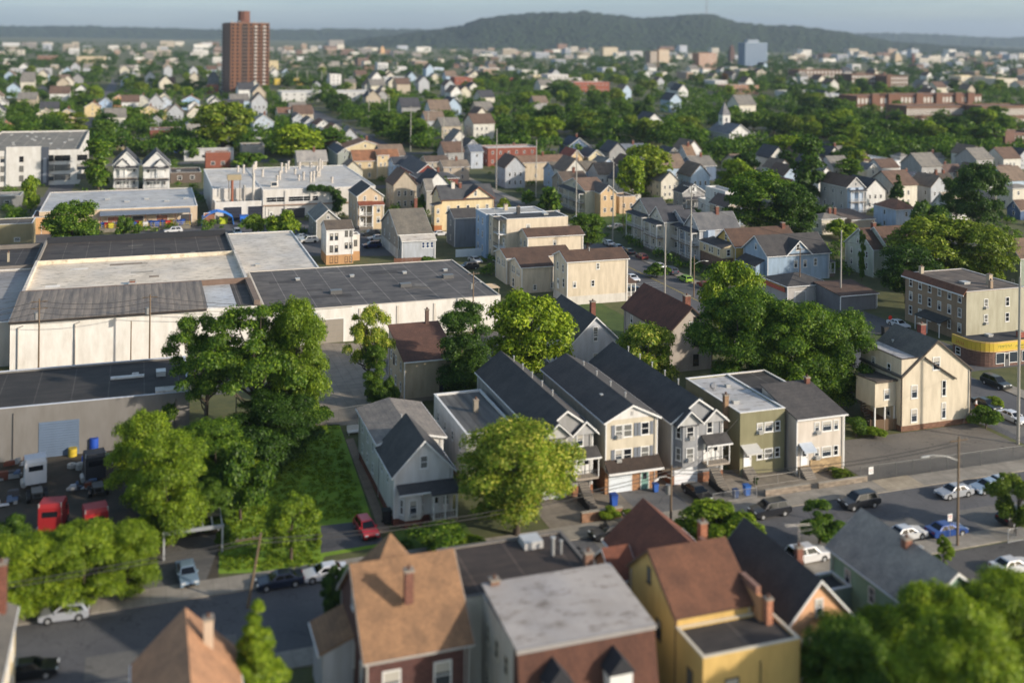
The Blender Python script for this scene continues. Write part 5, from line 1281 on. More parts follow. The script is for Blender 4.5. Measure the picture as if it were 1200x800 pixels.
# rubble/fence passage between B3 and B5
# B6 black roof peach gable
x,y=P(919,736,6.4)
o=Ho('peach gable fronted house with long black roof between yellow house and mint green house','house',x,y)
W=xat(999,720,x,y);ly=P(885,610,9.8)[1]-y
o.mass(0,W,0,ly,0,6.4,('stucco',(222,172,132)),'gv',3.6,('shingle',(56,56,58)),ov=.35);o.win('f',0,W*.5,6.9,.8,1.5,'w',1);o.wins('f',0,.8,W-.8,2,[1.2,3.8],.9,1.5);o.wins('l',0,1,ly-1,4,[1.4,4.],.9,1.4)
q=P(936,646,10.);o.chimney(q[0]-x,q[1]-y,8.6,10.4,.6,('brick',(130,80,62)))
# tv aerial on that chimney
m=MB();z=11.4;c=('metal',(196,190,180));m.tube((0,0,10.8),(0,0,12.6),.03,.03,c,5);m.tube((-1.4,0,12.5),(1.3,.2,12.2),.03,.03,c,5)
for k in range(8):m.tube((-1.3+k*.35,-.5+.04*k,12.48-k*.04),(-1.3+k*.35,.5-.04*k,12.48-k*.04),.02,.02,c,4)
m.tube((0,0,11.8),(1.2,-.3,12.),.025,.025,c,5)
oo=m.build('tv_aerial',None,(q[0],q[1],0));tag(oo,'old metal television aerial on the brick chimney of the black roofed peach house','aerial')
# B7 mint green house with grey roof
x,y=P(1050,697,6.6)
xr_,yr_=P(1009,600,9.4);L=yr_-y
W=2*(xr_-x)+.6
print('B7',W,L)
o=Ho('mint green house with weathered grey roof and white trim near the silver and blue cars','house',x,P(1117,672,9.4)[1])
dy=y-P(1117,672,9.4)[1];L=yr_-P(1117,672,9.4)[1]
o.mass(0,W,0,L,0,6.6,('siding',(142,176,150)),'gv',2.9,('shingle',(150,142,134)),ov=.35);o.wins('l',0,1,L-1,3,[1.4,4.2],.9,1.5);o.wins('f',0,.8,W-.8,2,[1.2,4.2],.9,1.4);o.win('f',0,W/2,7,.8,1.3)
q=P(1062,655,8);o.chimney(q[0]-x,q[1]-P(1117,672,9.4)[1],7.4,9.9,.7,('brick',(140,92,72)))
o.mass(-2.6,-.02,L-3.4,L-.4,0,4.,('siding',(150,170,160)),'flat',0,('tar',(60,60,60)),par=.3,part='side_wing_wall',occ=False)
o.vent(W*.62,L*.45,8.6,.4)
# cluttered side passage between long building and yellow house
rr=random.Random(4)
q=P(700,700,3);e=empty('side_stairs',q[0],q[1]);tag(e,'dark cluttered timber stairs in the gap left of the yellow house','stairs')
m=MB()
for k in range(26):
    m.box(-1.1,1.1,-7+k*.55,-7+k*.55+.4,.3+.16*k,.42+.16*k,('wood',(66,56,50)))
m.build('treads',e)
for k in range(9):MB().box(-1.15,-1.05,-7+k*1.6,-6.9+k*1.6,0,1.3+.46*k,('wood',(96,80,66))).build('post',e)
MB().prism([(-7,1.3),(7,5.3),(7,5.4),(-7,1.4)],'x',-1.16,-1.06,('wood',(110,92,74))).build('handrail',e)
# ================================================================ houses in the middle distance
S=lambda *c:('siding',c);K=lambda *c:('shingle',c);ST=lambda *c:('stucco',c);TR=lambda *c:('tar',c);MB_=lambda *c:('membrane',c)
cw=S(208,202,188);wt=S(214,214,212);pb=S(168,188,208);gy=S(152,152,152);yl=S(212,192,146);tn=S(178,166,148)
dk=K(66,68,74);br=K(98,80,70);gr=K(118,116,112);org=K(122,98,82);nv=K(52,60,76)
# gable-fronted or cross houses: label, FL eave px,py, h, px right, rear px (0: use L), wall, roof, type, rise, kw
mid=[
('left twin of the white victorian houses with projecting bays',133,193,8.7,163,0,wt,dk,'gv',4.4,dict(L=16,sty=2,ff=3)),
('right twin of the white victorian houses with projecting bays',168,193.5,8.7,199,0,wt,dk,'gv',4.4,dict(L=16,sty=2,ff=3)),
('tall grey double porch house, first in the row facing the avenue',760.8,251,8.3,785,740.5,S(186,180,164),dk,'gu',3.4,dict(ff=1,lf=2)),
('cream gabled house with red brown porch roof, second in the avenue row',778.5,259.7,8.3,806,761.6,cw,dk,'gu',3.2,dict(ff=1,lf=2)),
('blue grey bay house with small twin gables, third in the avenue row',803,262,8.3,822,783,S(148,158,172),dk,'gu',2.6,dict(ff=0,lf=3)),
('light grey house with wide dark roof and tall brick chimney, fourth in the avenue row',820,269,8.2,866,803,S(176,178,182),K(96,98,102),'gu',3.4,dict(ff=3,lf=2)),
('tall pale grey two family house with brown roof and blue white front bays',992.5,219.4,8.6,1013,961,S(172,170,168),br,'gv',3,dict(ff=3,lf=3)),
('moss green house with low grey hip roof beside the dark conifer',1018,217.5,5.6,1040,998,S(112,124,82),gr,'hip',2,dict(ff=2,lf=2)),
('small cream hip roofed house with two brick chimneys behind the brown roofed garage',963,257,4.4,990,947,cw,gr,'hip',1.2,dict(ff=2,lf=2,sty=1)),
('low building with brown roof and brick shop front by a parked boat',997.6,258,4,1025,968,S(156,146,134),K(98,86,78),'shb',1,dict(ff=0,lf=0,sty=1)),
('white house with rust brown hip roof left of the leafy olive tree',1050,246,6.4,1074,0,S(176,192,214),K(128,92,74),'hip',2.4,dict(L=10,ff=1,lf=1)),
('white cape house with pale roof among dark trees',1116,246,3.4,1136,1090,wt,K(170,160,146),'gu',4.6,dict(ff=1,lf=1,sty=1)),
('tan house with dark roof, two chimneys and a shaded balcony',1082,216,5.6,1120,1064,tn,K(78,72,66),'gu',3,dict(ff=2,lf=1)),
('tan gable house with brown roof left of the navy blue house',1136,202,5.4,1154,1121,S(206,172,134),K(98,82,76),'gv',3,dict(ff=1,lf=1)),
('navy blue house with white trimmed gable and brown roof',1185,209,4.8,1200,1154,S(70,96,134),K(92,74,68),'gu',4,dict(ff=1,lf=1)),
('cream box house at the right edge above a small navy gable',1187,221,7,1212,1176,cw,gr,'hip',1,dict(ff=2,lf=1)),
('small navy gable house at the right edge below the cream box house',1196,246,3.2,1210,1180,S(70,96,134),br,'gu',2.6,dict(ff=1,lf=1,sty=1)),
('grey green house with brown roof cut by the right picture edge',1196,302,8,1225,1178,S(140,150,136),K(100,84,72),'gu',3.4,dict(ff=1,lf=2)),
('low dark navy roofed house left of the tan balcony house',1052,212,4.6,1080,1036,S(98,118,150),nv,'gu',2.4,dict(ff=1,lf=1)),
('white flat roofed long building at the foot of the large tree belt',1036,190,5.6,1056,1000,ST(214,216,218),MB_(190,190,188),'flat',0,dict(ff=2,lf=3,sty=1)),
('grey two storey house directly right of the long white flat building',1055,184,6.4,1067,1044,gy,gr,'hip',1.4,dict(ff=1,lf=1)),
('grey roofed bungalow with white gable right of the grey two storey house',1082,186,4,1107,1072,wt,gr,'gu',2,dict(ff=1,lf=1,sty=1)),
('pale blue flat roofed shed row under the tree belt',1096,196,4,1122,1086,pb,MB_(180,186,194),'flat',0,dict(ff=2,lf=1,sty=1)),
('brown roofed house with small white gables between navy roof and tan gable house',1108,202,4.6,1128,1096,wt,K(96,80,74),'gu',2.6,dict(ff=1,lf=1)),
('grey roofed house with brick chimney at the left foot of the tree belt',970,181,5,994,0,S(196,190,180),gr,'gu',3,dict(L=9,ff=2,lf=1)),
('white house with blue grey gable beside the tall column tree',911,186,4.4,925,0,wt,K(110,116,124),'gv',2.6,dict(L=10,ff=1,lf=0)),
('cream dormer house with slate roof below the long white building',1016,199,5,1030,1004,cw,K(104,108,114),'gv',2.2,dict(ff=1,lf=1)),
('brown roofed cream gable peeking out of the big leafy tree',921,221,6,937,898,cw,K(122,84,66),'gv',2.8,dict(ff=1,lf=0)),
('blue grey house with two arched windows and low grey roof',814,195,5.6,839,796.5,S(92,112,138),gr,'gu',3.2,dict(ff=1,lf=2)),
('tan steep gabled house with brown roof and chimney beyond the blue grey house',805,182,7,815,794,S(186,190,192),K(120,100,82),'gu',3.6,dict(ff=1,lf=1)),
('small white trimmed gable house left of the tan steep gabled house',782,181,6.4,797,0,S(150,140,124),dk,'gv',2.6,dict(L=10,ff=1,lf=0)),
('dark roofed house with white dormer beyond the avenue row',800,226,5.4,826,789,gy,K(74,72,72),'gv',2.6,dict(ff=1,lf=1)),
('low white flat roofed shop behind the dark roofed dormer house',828,236,4,846,818,ST(210,208,204),MB_(190,196,204),'flat',0,dict(ff=1,lf=1,sty=1)),
('white three storey porch house behind the big leafy tree',850,226,9,864,0,wt,MB_(170,170,170),'flat',0,dict(L=12,ff=2,lf=1,sty=3)),
('brown roofed row house between fourth avenue row house and porch house',852,243,6,872,0,tn,K(96,84,80),'gv',2.6,dict(L=10,ff=1)),
('brick building with cream front, three storey white trimmed windows and flat pale roof',572,174.7,7.4,629,563,('brick',(138,72,54)),MB_(200,196,190),'flat',0,dict(ff=6,lf=2)),
('beige brown roofed house with exterior wooden stairs and white porch gable',606,191,7,664,595,S(196,180,154),K(122,100,84),'gu',2.,dict(ff=4,lf=1)),
('light blue gable ended house with grey roof facing the avenue',650,202,6.2,704,637,S(172,196,220),K(104,100,92),'gu',3,dict(ff=3,lf=1)),
('weathered gabled house with brown boarded front below the light blue gable',661,213,6.6,690,647,S(150,140,124),K(92,82,74),'gu',2.6,dict(ff=2,lf=1)),
('whitewashed house with worn brown roofs and red porch base',686,224,7.4,712,660,S(204,196,174),K(118,98,84),'gu',2.8,dict(ff=1,lf=3)),
('tan house with rusty stained wall right of the whitewashed house',704,226,7.4,722,0,S(206,176,136),K(96,88,84),'gv',2.2,dict(L=10,ff=2,lf=0)),
('low tan extension with brown painted wall at the grassy corner',726,232,5,745,0,S(196,170,138),K(84,78,76),'flat',0,dict(L=8,ff=2,lf=0,sty=1)),
('house with rust red roof and tan gable',669,184,6,683,0,S(204,178,136),K(140,74,58),'gv',2.8,dict(L=12,ff=1)),
('house with dark roof and tan gable right of the rust red roof',690,184,6,708,0,S(206,192,156),K(78,80,84),'gv',2.8,dict(L=12,ff=1)),
('navy house with white curved gambrel gable',667,171,6,690,0,S(84,106,138),nv,'gv',3.4,dict(L=12,ff=1)),
('pale blue gabled house on the far side of the cable masts',702,196,6.6,725,0,S(180,200,222),gr,'gv',3.2,dict(L=10,ff=2)),
('white house with blue grey roof half behind the round tree',728,176,5,758,0,wt,K(104,112,124),'gu',2.2,dict(L=9,ff=2)),
('grey victorian house with white gable and stacked porches, left of two',525,170,7.5,541,0,S(170,176,184),K(118,112,106),'gv',3,dict(L=12,ff=2)),
('dark gabled grey house with porch, right of two behind the cable masts',546,172,7,562,0,S(156,160,168),K(84,82,80),'gv',3,dict(L=12,ff=2)),
('slate blue roofed house left of the brick building with cream front',552,178,7,566,0,S(180,188,200),K(96,106,122),'gu',2.4,dict(L=9,ff=1)),
('white house with brown roof wearing a wide cream gable',404,174,6.8,452,0,S(206,190,154),K(128,98,76),'gv',3,dict(L=14,ff=3)),
('row house with dark slate roof, left of the wide cream gable',396,180,6.6,412,384,S(150,156,150),K(76,82,92),'gv',2,dict(ff=1,lf=2)),
('row house with reddish brown roof and chimney beside the dark slate roof',388,172,6.6,402,376,S(150,146,140),K(124,92,76),'gv',2,dict(ff=1,lf=2)),
('light blue side walled house with black roof behind the brick row',462,193,7.4,486,455,S(176,200,226),K(66,70,78),'gu',2.2,dict(ff=1,lf=2)),
('brick sided house with white gable, middle of the brick row',488,203,7.4,514,464,('brick',(140,62,48)),K(86,86,90),'gv',3,dict(ff=1,lf=3)),
('dark brick house with low black hip roof and small white peak',492,210,7,537,480,('brick',(120,58,46)),K(70,72,76),'hip',1.6,dict(ff=3,lf=3)),
('brown roofed house running behind the brick row',500,190,6,526,0,tn,K(94,82,74),'gu',1.8,dict(L=9,ff=2)),
('grey beige roofed house at the right end of the brick row',520,196,5.4,550,0,tn,K(126,116,104),'gu',2,dict(L=9,ff=2)),
('grey weathered gable house squeezed left of the large cream house',500,223,7.6,508,494,S(164,160,152),gr,'gu',3,dict(ff=0,lf=2)),
('cream house with broad brown roof and white dormer near the brick tower',326,133,8,367,322,cw,K(118,90,74),'gu',3,dict(ff=3,lf=1)),
('pale blue gable house with grey roof left of the broad brown roof',297,143,8.4,321,0,S(180,192,206),K(150,146,138),'gv',3.6,dict(L=14,ff=2,sty=3)),
('tall grey stone house with dead tree in front',219,146,8,244,0,S(150,148,144),K(120,116,112),'gv',3.2,dict(L=12,ff=2)),
('white narrow house with porch column of windows behind the grey stone house',221,124,7,235,0,wt,gr,'gv',2.8,dict(L=10,ff=1)),
('light blue gabled house with brown roof left of the brick tower',213,118,6.5,234,0,S(160,190,220),K(128,92,72),'gv',3.2,dict(L=12,ff=1)),
('white gabled house with black roof between blue house and brick tower',243,117,6.4,256,0,wt,K(66,68,76),'gv',2.8,dict(L=12,ff=1)),
('cream low gable at the foot of the brick tower',277,119,5,293,0,cw,K(196,180,150),'gv',2.4,dict(L=12,ff=1)),
('grey gabled house among the pale fronts left of the brick warehouse',175,143,6,191,0,S(160,162,164),gr,'gv',2.8,dict(L=10,ff=1)),
('white steep gabled house second from the left of the tower rows',186,119,7,201,0,S(190,200,214),gr,'gv',3.4,dict(L=12,ff=1)),
('yellow cream gabled house in the front tower row',163,130,6,186,0,yl,K(150,130,104),'gv',3,dict(L=11,ff=2)),
('yellow cream gabled house beside the white steep gable',191,131,6,207,0,S(220,196,140),K(136,110,88),'gv',3,dict(L=11,ff=2)),
('white gabled house with tall attic in the back tower row',158,118,6.6,175,0,S(200,198,184),gr,'gv',3.6,dict(L=12,ff=1)),
('peach gabled house half hidden by bright tree',132,116,6,146,0,S(206,158,112),K(132,96,74),'gv',2.6,dict(L=12,ff=1)),
('pale blue gabled house with grey slate roof among the left rows',116,121,6.6,131,0,S(168,190,216),K(120,124,130),'gv',3.2,dict(L=12,ff=1)),
('bright yellow gabled house among the left rows',99,126,6,118,0,yl,K(130,100,78),'gv',3.2,dict(L=12,ff=1)),
('cream brown gabled house at the back of the left rows',98,111,6,111,0,S(200,176,134),K(120,92,72),'gv',2.8,dict(L=12,ff=1)),
('cream gabled house left of the dark tree on the left rows',68,134,7,88,0,S(204,186,146),gr,'gv',2.8,dict(L=12,ff=2)),
('tall white house with cream front gable left of the dark tree',43,134,8,60,0,S(220,208,184),K(150,140,126),'gv',2.6,dict(L=13,ff=2,sty=3)),
('small grey gable with orange roof patch near the left picture edge',-4,149,5,13,0,gy,K(150,108,82),'gv',2.6,dict(L=10,ff=1)),
('white gabled house cut by the left picture edge',-6,121,6.4,8,0,wt,gr,'gv',2.8,dict(L=11,ff=1)),
('grey roofed cottage with tan dormer behind the white factory roof',349,189,4.6,383,0,S(176,168,154),K(146,144,142),'gu',3.6,dict(L=9,ff=3,sty=1)),
('row of grey houses, first with white gable right of the pale blue gable',343,139,8,357,0,S(176,182,190),K(110,100,94),'gv',2.6,dict(L=16,ff=1)),
('second grey house with white peak stepping up the slope row',357,144,8,371,0,S(186,190,196),K(104,96,92),'gv',2.6,dict(L=16,ff=1)),
('third white peaked house with brown roof in the slope row',371,147,8,387,0,wt,K(124,86,68),'gv',2.6,dict(L=16,ff=1)),
('brown roofed cream house with small white window gable at the row end',384,153,7,402,0,cw,K(132,88,66),'gv',3,dict(L=14,ff=1)),
]
for t in mid:
    lab,px,py,h,pr,pb_,wa,ro,ty,ri,kw=t
    x,y=P(px,py,h);kw=dict(kw)
    far=depth(x,y)>300
    if ty in('gv','gu','hip') and depth(x,y)>600:kw['L']=kw.get('L',12)
    if pb_ and 'L' not in kw:
        l=yat(pb_,py,x,y)
        if l<5 or l>26:kw['L']=min(26,max(7,l if l>0 else 10))
    o=hs(lab,px,py,h,pr,pb_,wa,ro,ty,ri,far=far,**kw)
    w,l=o.w,o.l
    if 'chimney' in lab or 'chimneys' in lab or w>9:o.chimney(w*.6,l*.45,h+.8,h+max(ri,.4)+1.4,.8)
    if 'two' in lab and 'chimney' in lab:o.chimney(w*.85,l*.5,h+.5,h+ri+1.2,.8)
    if 'porch' in lab or 'bay' in lab or 'avenue row' in lab:
        if ty=='gu':o.porch(-2.,-.02,.4,l-.4,.7,h-1.6,n=3,floors=2,face='l',rc=dk)
        else:o.porch(.4,w-.4,-1.8,-.02,.6,h-1.8 if h>7 else 2.8,n=3,floors=2 if h>7 else 1,rc=dk)
    if 'victorian houses' in lab:
        b=MB().prism([(0,0),(.7,-1),(2.6,-1),(3.3,0)],'z',3.4,8.2,wt);
        q=w*.12 if 'left' in lab else w*.42
        bo=o.add('bay_window',b);bo.location.x=q+.3
        g=MB().prism([(q-.2,8.3),(q+2,10.6),(q+4.2,8.3)],'y',-1.4,0,wt);o.add('gable',g)
        r=MB().prism([(q-.5,8.1),(q+2,10.7),(q+2,10.9),(q-.5,8.3)],'y',-1.7,2,dk).prism([(q+2,10.7),(q+4.5,8.1),(q+4.5,8.3),(q+2,10.9)],'y',-1.7,2,dk);o.add('roof',r)
        o.porch(.4,w-.4,-2.2,-.02,.6,2.7,n=4,rc=dk)
    if 'white dormer' in lab:
        o.mass(w*.3,w*.6,-.3,3,h,h+2.,wt,'hip',.8,ro,part='dormer_wall',occ=False);o.win('f',-.3,w*.45,h+.5,1,1.2)
    if 'twin gables' in lab or 'fourth' in lab or 'blue white front bays' in lab:
        for q in(.25,.7):
            o.add('bay_window',MB().prism([(w*q-1.5,0),(w*q-.9,-.9),(w*q+.9,-.9),(w*q+1.5,0)],'z',.5,h-.2,S(176,192,212)))
# church
x,y=P(855,157,6)
o=Ho('white wooden church with grey roof and pointed square steeple','church',x,y,'church')
W=xat(880,156,x,y);L=22
o.mass(0,W,0,L,0,6,wt,'gv',4.6,K(116,118,124),ov=.5);o.wins('l',0,2,L-2,5,[1.6],1.2,2.8);o.wins('f',0,1,W-1,2,[1.5],1.2,2.6);o.mass(W,W+6,2,12,0,4.5,wt,'gv',2,K(120,118,116),part='annex_wall',occ=False)
sx,sy=P(842,147,9)
m=MB().box(W*.5-2.2,W*.5+2.2,L-8,L-3.6,6,14.5,wt);to=o.add('steeple',m)
a=2.5;cx=W*.5;cy=L-5.8
o.add('spire',MB().poly([(cx-a,cy-a,14.5),(cx+a,cy-a,14.5),(cx+a,cy+a,14.5),(cx-a,cy+a,14.5),(cx,cy,21.5)],[(0,1,4),(1,2,4),(2,3,4),(3,0,4),(3,2,1,0)],K(110,112,118)),to)
for z_ in(11,):o.add('louver',MB().box(cx-.7,cx+.7,cy-2.25,cy-2.2,z_,z_+2,('plain',(90,92,96))).box(cx-2.25,cx-2.2,cy-.7,cy+.7,z_,z_+2,('plain',(90,92,96))),to)
hs('low dark roofed hall beside the white church',876,168,4.4,903,868,ST(150,128,110),K(72,68,68),'gu',1.6,far=True,sty=1,L=12)
# sheds, trailers and low industrial blocks in the left middle ground
blk=[
('cream low strip building with blue doors above the parked vans',121,166,4,176,ST(206,184,146),TR(90,84,80),14),
('brick workshop with arched canopy beside the cream strip building',176,153.5,6.4,213,('brick',(132,74,58)),TR(84,78,74),14),
('long trailer shed with worn white roof behind the brick gabled wall',216,178,4,274,ST(190,190,190),MB_(190,188,184),9),
('brick end walled shed with flat roof left of the white factory',241,180,6,270,('brick',(140,78,56)),TR(100,90,84),6),
('dark open yard shed right of the twin victorian houses',200,204,3.4,236,ST(96,84,76),TR(66,62,58),14),
('small grey canopy roofed shed in the truck yard',260,163,4,278,ST(110,112,116),MB_(150,154,160),6),
('stone grey workshop with low roof in front of the round bright tree',284,172,5.4,310,ST(170,164,154),K(96,88,82),12),
('pale flat shed behind the round bright tree',290,164,4,320,ST(176,176,176),MB_(170,176,184),6),
('low grey storage building beneath the white modern apartments',-8,232,3.6,24,ST(130,130,128),TR(140,140,138),9),
('long white industrial hall with light roof beyond the orange roofed houses',330,109,7,455,ST(200,200,198),MB_(206,206,204),30),
('second long pale industrial hall behind the first white hall',415,92,7,490,ST(196,198,198),MB_(198,200,200),30),
('white cube shaped plant building right of the brick tower',387,88,14,400,ST(214,214,214),MB_(200,200,200),16),
('yellow fronted flat warehouse right of the brick tower',322,93,6,358,ST(206,180,70),MB_(200,196,180),20),
('low orange brick block immediately left of the brick tower',243,100,8,256,('brick',(168,96,66)),TR(120,110,100),14),
('pale block standing behind the left shoulder of the brick tower',243,89,9,256,ST(210,208,204),MB_(200,200,200),14),
('tan apartment block behind the right foot of the brick tower',314,72,14,326,ST(206,190,150),TR(150,140,120),20),
('long low school with a row of white windows at the far left',-10,81,8,60,ST(170,172,176),MB_(186,190,196),16),
('brown brick mill block behind the far left trees',44,66,12,69,('brick',(128,92,72)),TR(96,86,80),20),
('cream stone hall with dark roof behind the left trees',90,67,12,124,ST(196,180,150),TR(86,82,80),24),
('brick block with round emblem right of the pale halls',533,91,10,549,('brick',(150,84,62)),TR(120,100,90),18),
('second brick block touching the emblem brick block',549,92,9,557,('brick',(130,74,56)),TR(110,96,88),18),
('orange brick building with white entrance tower beyond the tree line',672,97,9,714,('brick',(156,84,60)),MB_(200,196,190),22),
('white stepped concrete building above the orange brick building',642,88,13,666,ST(200,198,196),MB_(200,198,196),20),
('white long roofed hall behind the orange brick building',662,93,8,700,ST(206,204,200),MB_(214,212,208),24),
('red painted narrow block next to pale terraces',600,93,8,607,ST(196,44,50),TR(120,60,56),12),
('pale terrace block with stepped roof left of the stepped concrete building',612,83,10,630,ST(206,204,196),MB_(200,198,190),18),
('cream flat block below the pale terrace block',625,89,9,642,ST(206,192,160),MB_(190,180,160),18),
('white and blue fronted long block above the pale halls',506,80,9,520,ST(190,204,220),MB_(200,200,200),22),
('cream long hall beside the white and blue block',478,70,9,492,ST(204,190,164),TR(120,110,100),22),
('white flat school block by the lawn on the right',962,112,8,998,ST(206,208,210),MB_(210,210,208),26),
('white flat terrace immediately left of the brown low block',838,95,9,853,ST(200,198,196),MB_(200,200,200),24),
('brown low block in front of the blue office tower',853,101,8,889,ST(164,124,100),TR(140,120,104),24),
('white low terrace at the meadow edge on the right',924,108,7,960,ST(190,188,184),MB_(200,200,196),22),
]
for lab,px,py,h,pr,wa,ro,L in blk:
    x,y=P(px,py,h);far=depth(x,y)>300
    o=Ho(lab,'building',x,y,'building',far=far);w=xat(pr,py,x,y)
    o.mass(0,w,0,L,0,h,wa,'flat',0,ro,par=.4,trim=('plain',(190,188,184)))
    n=int(min(14,w/4.2));st=max(1,int(h/3.4))
    o.wins('f',0,1,w-1,n,[h/st*k+1.2 for k in range(st)],1.6,1.5,'w',0)
    for k in range(int(w/9)):o.vent(3+k*8.5,L*.5,h+.05,1.4)
# ================================================================ landmark buildings
# brick tower
x,y=P(269,112,0);D=depth(x,y)
x,y=P(269.5,112.5,0);W=xat(315,112,x,y);L=yat(259.5,110,x,y);sc_=D/F
H=56+ (112-28)*0  # set below
D=depth(x,y);a0,b0=0,0
H=56-( (28-40)*math.cos(ROLL)-(270-600)*math.sin(ROLL))*D/F
o=Ho('tall brown brick apartment tower with white balconies and rooftop tank house','apartment tower',x,y,'apartment_tower',far=True)
tb=('stucco',(120,84,64));o.mass(0,W,0,L,0,H,tb,'flat',0,('tar',(120,110,100)),par=1.,trim=('plain',(190,180,170)))
print('tower',W,L,H,D)
fl=20;fh=H/fl
tm=[]
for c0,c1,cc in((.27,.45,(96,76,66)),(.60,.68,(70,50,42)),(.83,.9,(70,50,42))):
    o.add('recess_shade',MB().box(W*c0,W*c1,-.15,-.01,1,H-1,('stucco',cc)))  # strips stand proud of the wall; dark colour paints in recess shade
cnt=0;extra=MB()
for f in range(fl):
    z=f*fh+.4
    for q,bw in((.64,W*.07),(.865,W*.07)):
        b=MB().box(W*q-bw/2,W*q+bw/2,-1.7,-.16,z-.15,z,('plain',(214,210,204))).box(W*q-bw/2,W*q+bw/2,-1.75,-1.7,z,z+1.05,('plain',(206,200,194)));o.add('balcony',b)
    b=MB().box(-1.6,-.02,L*.72,L*.95,z-.15,z,('plain',(214,210,204))).box(-1.65,-1.6,L*.72,L*.95,z,z+1.,('plain',(206,200,194)));
    if cnt<100:o.add('balcony',b)
    for q in(.06,.18,.33,.4,.52,.74,.95):
        if cnt<98:o.win('f',-.16 if .27<q<.45 else 0,W*q,z+.9,2.,1.7,'d',0);cnt+=1
        else:extra.box(W*q-1,W*q+1,-.22,-.0,z+.9,z+2.6,glass(0))
eo=o.add('upper_windows',extra);eo['kind']='stuff'
ph=[(math.cos(t)*5.5+W*.47,math.sin(t)*5.5+L*.5) for t in [k*math.pi/5+.3 for k in range(10)]]
zt=56-((12-40)-(287-600)*ROLL)*D/F
o.add('tank_house',MB().prism(ph,'z',H+3,zt,('brick',(112,72,58))).box(W*.47-4,W*.47+3.5,L*.3,L*.7,H,H+3,('brick',(112,72,58))))
for q in(.1,.3,.7,.9):o.pipe(W*q,L*.3,H,H+3.2,.3)
# red mill buildings right
def mill(lab,px,pyb,pyt,pr,L,wa,nw,nf,wc='w',towers=()):
    x,y=P(px,pyb);D=depth(x,y);H=(pyb-pyt)*D/F
    o=Ho(lab,'mill building',x,y,'mill_building',far=True);w=xat(pr,pyb,x,y)
    o.mass(0,w,0,L,0,H,wa,'flat',0,('tar',(92,80,74)),par=.8,trim=('plain',(120,88,72)))
    fh=H/nf;nn=0;ex=MB()
    for f in range(nf):
        for k in range(nw):
            q=w*(k+.5)/nw
            if nn<100:o.win('f',0,q,f*fh+fh*.22,w/nw*.55,fh*.62,'w',4);nn+=1  # pale panes and boxes put the windows' reflection into the colour
            else:ex.box(q-w/nw*.27,q+w/nw*.27,-.06,-.0,f*fh+fh*.22,f*fh+fh*.84,('plain',(186,180,170)))
    if ex.v:eo=o.add('further_windows',ex);eo['kind']='stuff'
    for q in towers:o.add('stair_tower',MB().box(w*q-3,w*q+3,-2.,-.02,0,H+2.,wa).box(w*q-3.3,w*q+3.3,-2.3,.5,H+2,H+2.6,('plain',(110,84,70))))
    return o
MR=('stucco',(114,80,64));MD=('stucco',(112,86,70))
mill('long red brick mill with white windows, upper wing behind the lower mill',1046,133,113,1150,24,MR,24,2,towers=(.02,.28,.5,.72,.86))
mill('red brick mill wing end with staircase tower',1004,134,114,1044,22,MR,9,2,towers=(.5,.98))
mill('long lower mill with dark roof and close set tall windows',1062,150,126,1146,20,MD,32,2)
mill('right hand lower mill with close set tall windows',1150,151,126,1212,20,MD,22,2)
mill('dark brick warehouse block at the right edge behind the tree belt',1176,178,158,1215,18,('brick',(120,88,76)),8,2,towers=(.1,))
mill('dark brown brick factory block left of the central factory tower',936,96,83,987,24,('stucco',(104,78,62)),12,3)
mill('dark brown factory wing left of the square factory tower',998,103,88,1033,20,('stucco',(98,72,58)),10,3)
mill('dark brown factory wing right of the square factory tower',1040,104,90,1064,20,('stucco',(104,76,60)),7,3,towers=(.02,))
mill('cream office block with horizontal window bands on the right',1126,106,90,1152,20,ST(214,200,170),8,4)
mill('cream and grey office block right of the banded office block',1154,107,91,1166,18,ST(206,196,176),4,4)
mill('pale low office block furthest right of the cream offices',1168,108,93,1192,18,ST(200,192,172),8,3)
# blue glass office tower
x,y=P(873,84);D=depth(x,y);H=(84-51)*D/F
o=Ho('pale blue glass office tower before the hill','office tower',x,y,'office_tower',far=True);W=xat(899,84,x,y)
o.mass(0,W,0,22,0,H,ST(140,158,176),'flat',0,TR(120,120,124),par=.8,trim=('plain',(170,180,190)));o.add('roof_box',MB().box(W*.2,W*.7,6,16,H,H+6,ST(140,152,166)))
for f in range(11):o.add('window_band',MB().box(.6,W-.6,-.12,-.01,f*H/11+1,f*H/11+H/18,glass(3)));o.add('window_band',MB().box(-.12,-.01,.6,21.4,f*H/11+1,f*H/11+H/18,glass(3)))
mill('brown apartment slab left of the blue office tower',819,81,63,840,24,ST(166,120,92),7,6)
mill('tan twin slab tower on the skyline right of the centre, left slab',762,79,61,770,22,ST(150,130,112),3,7)
mill('tan twin slab tower on the skyline right of the centre, right slab',772,79,59,784,22,ST(190,164,132),4,7)
mill('cream castle like block below the hill centre',707,67,56,724,24,ST(190,172,140),5,4)
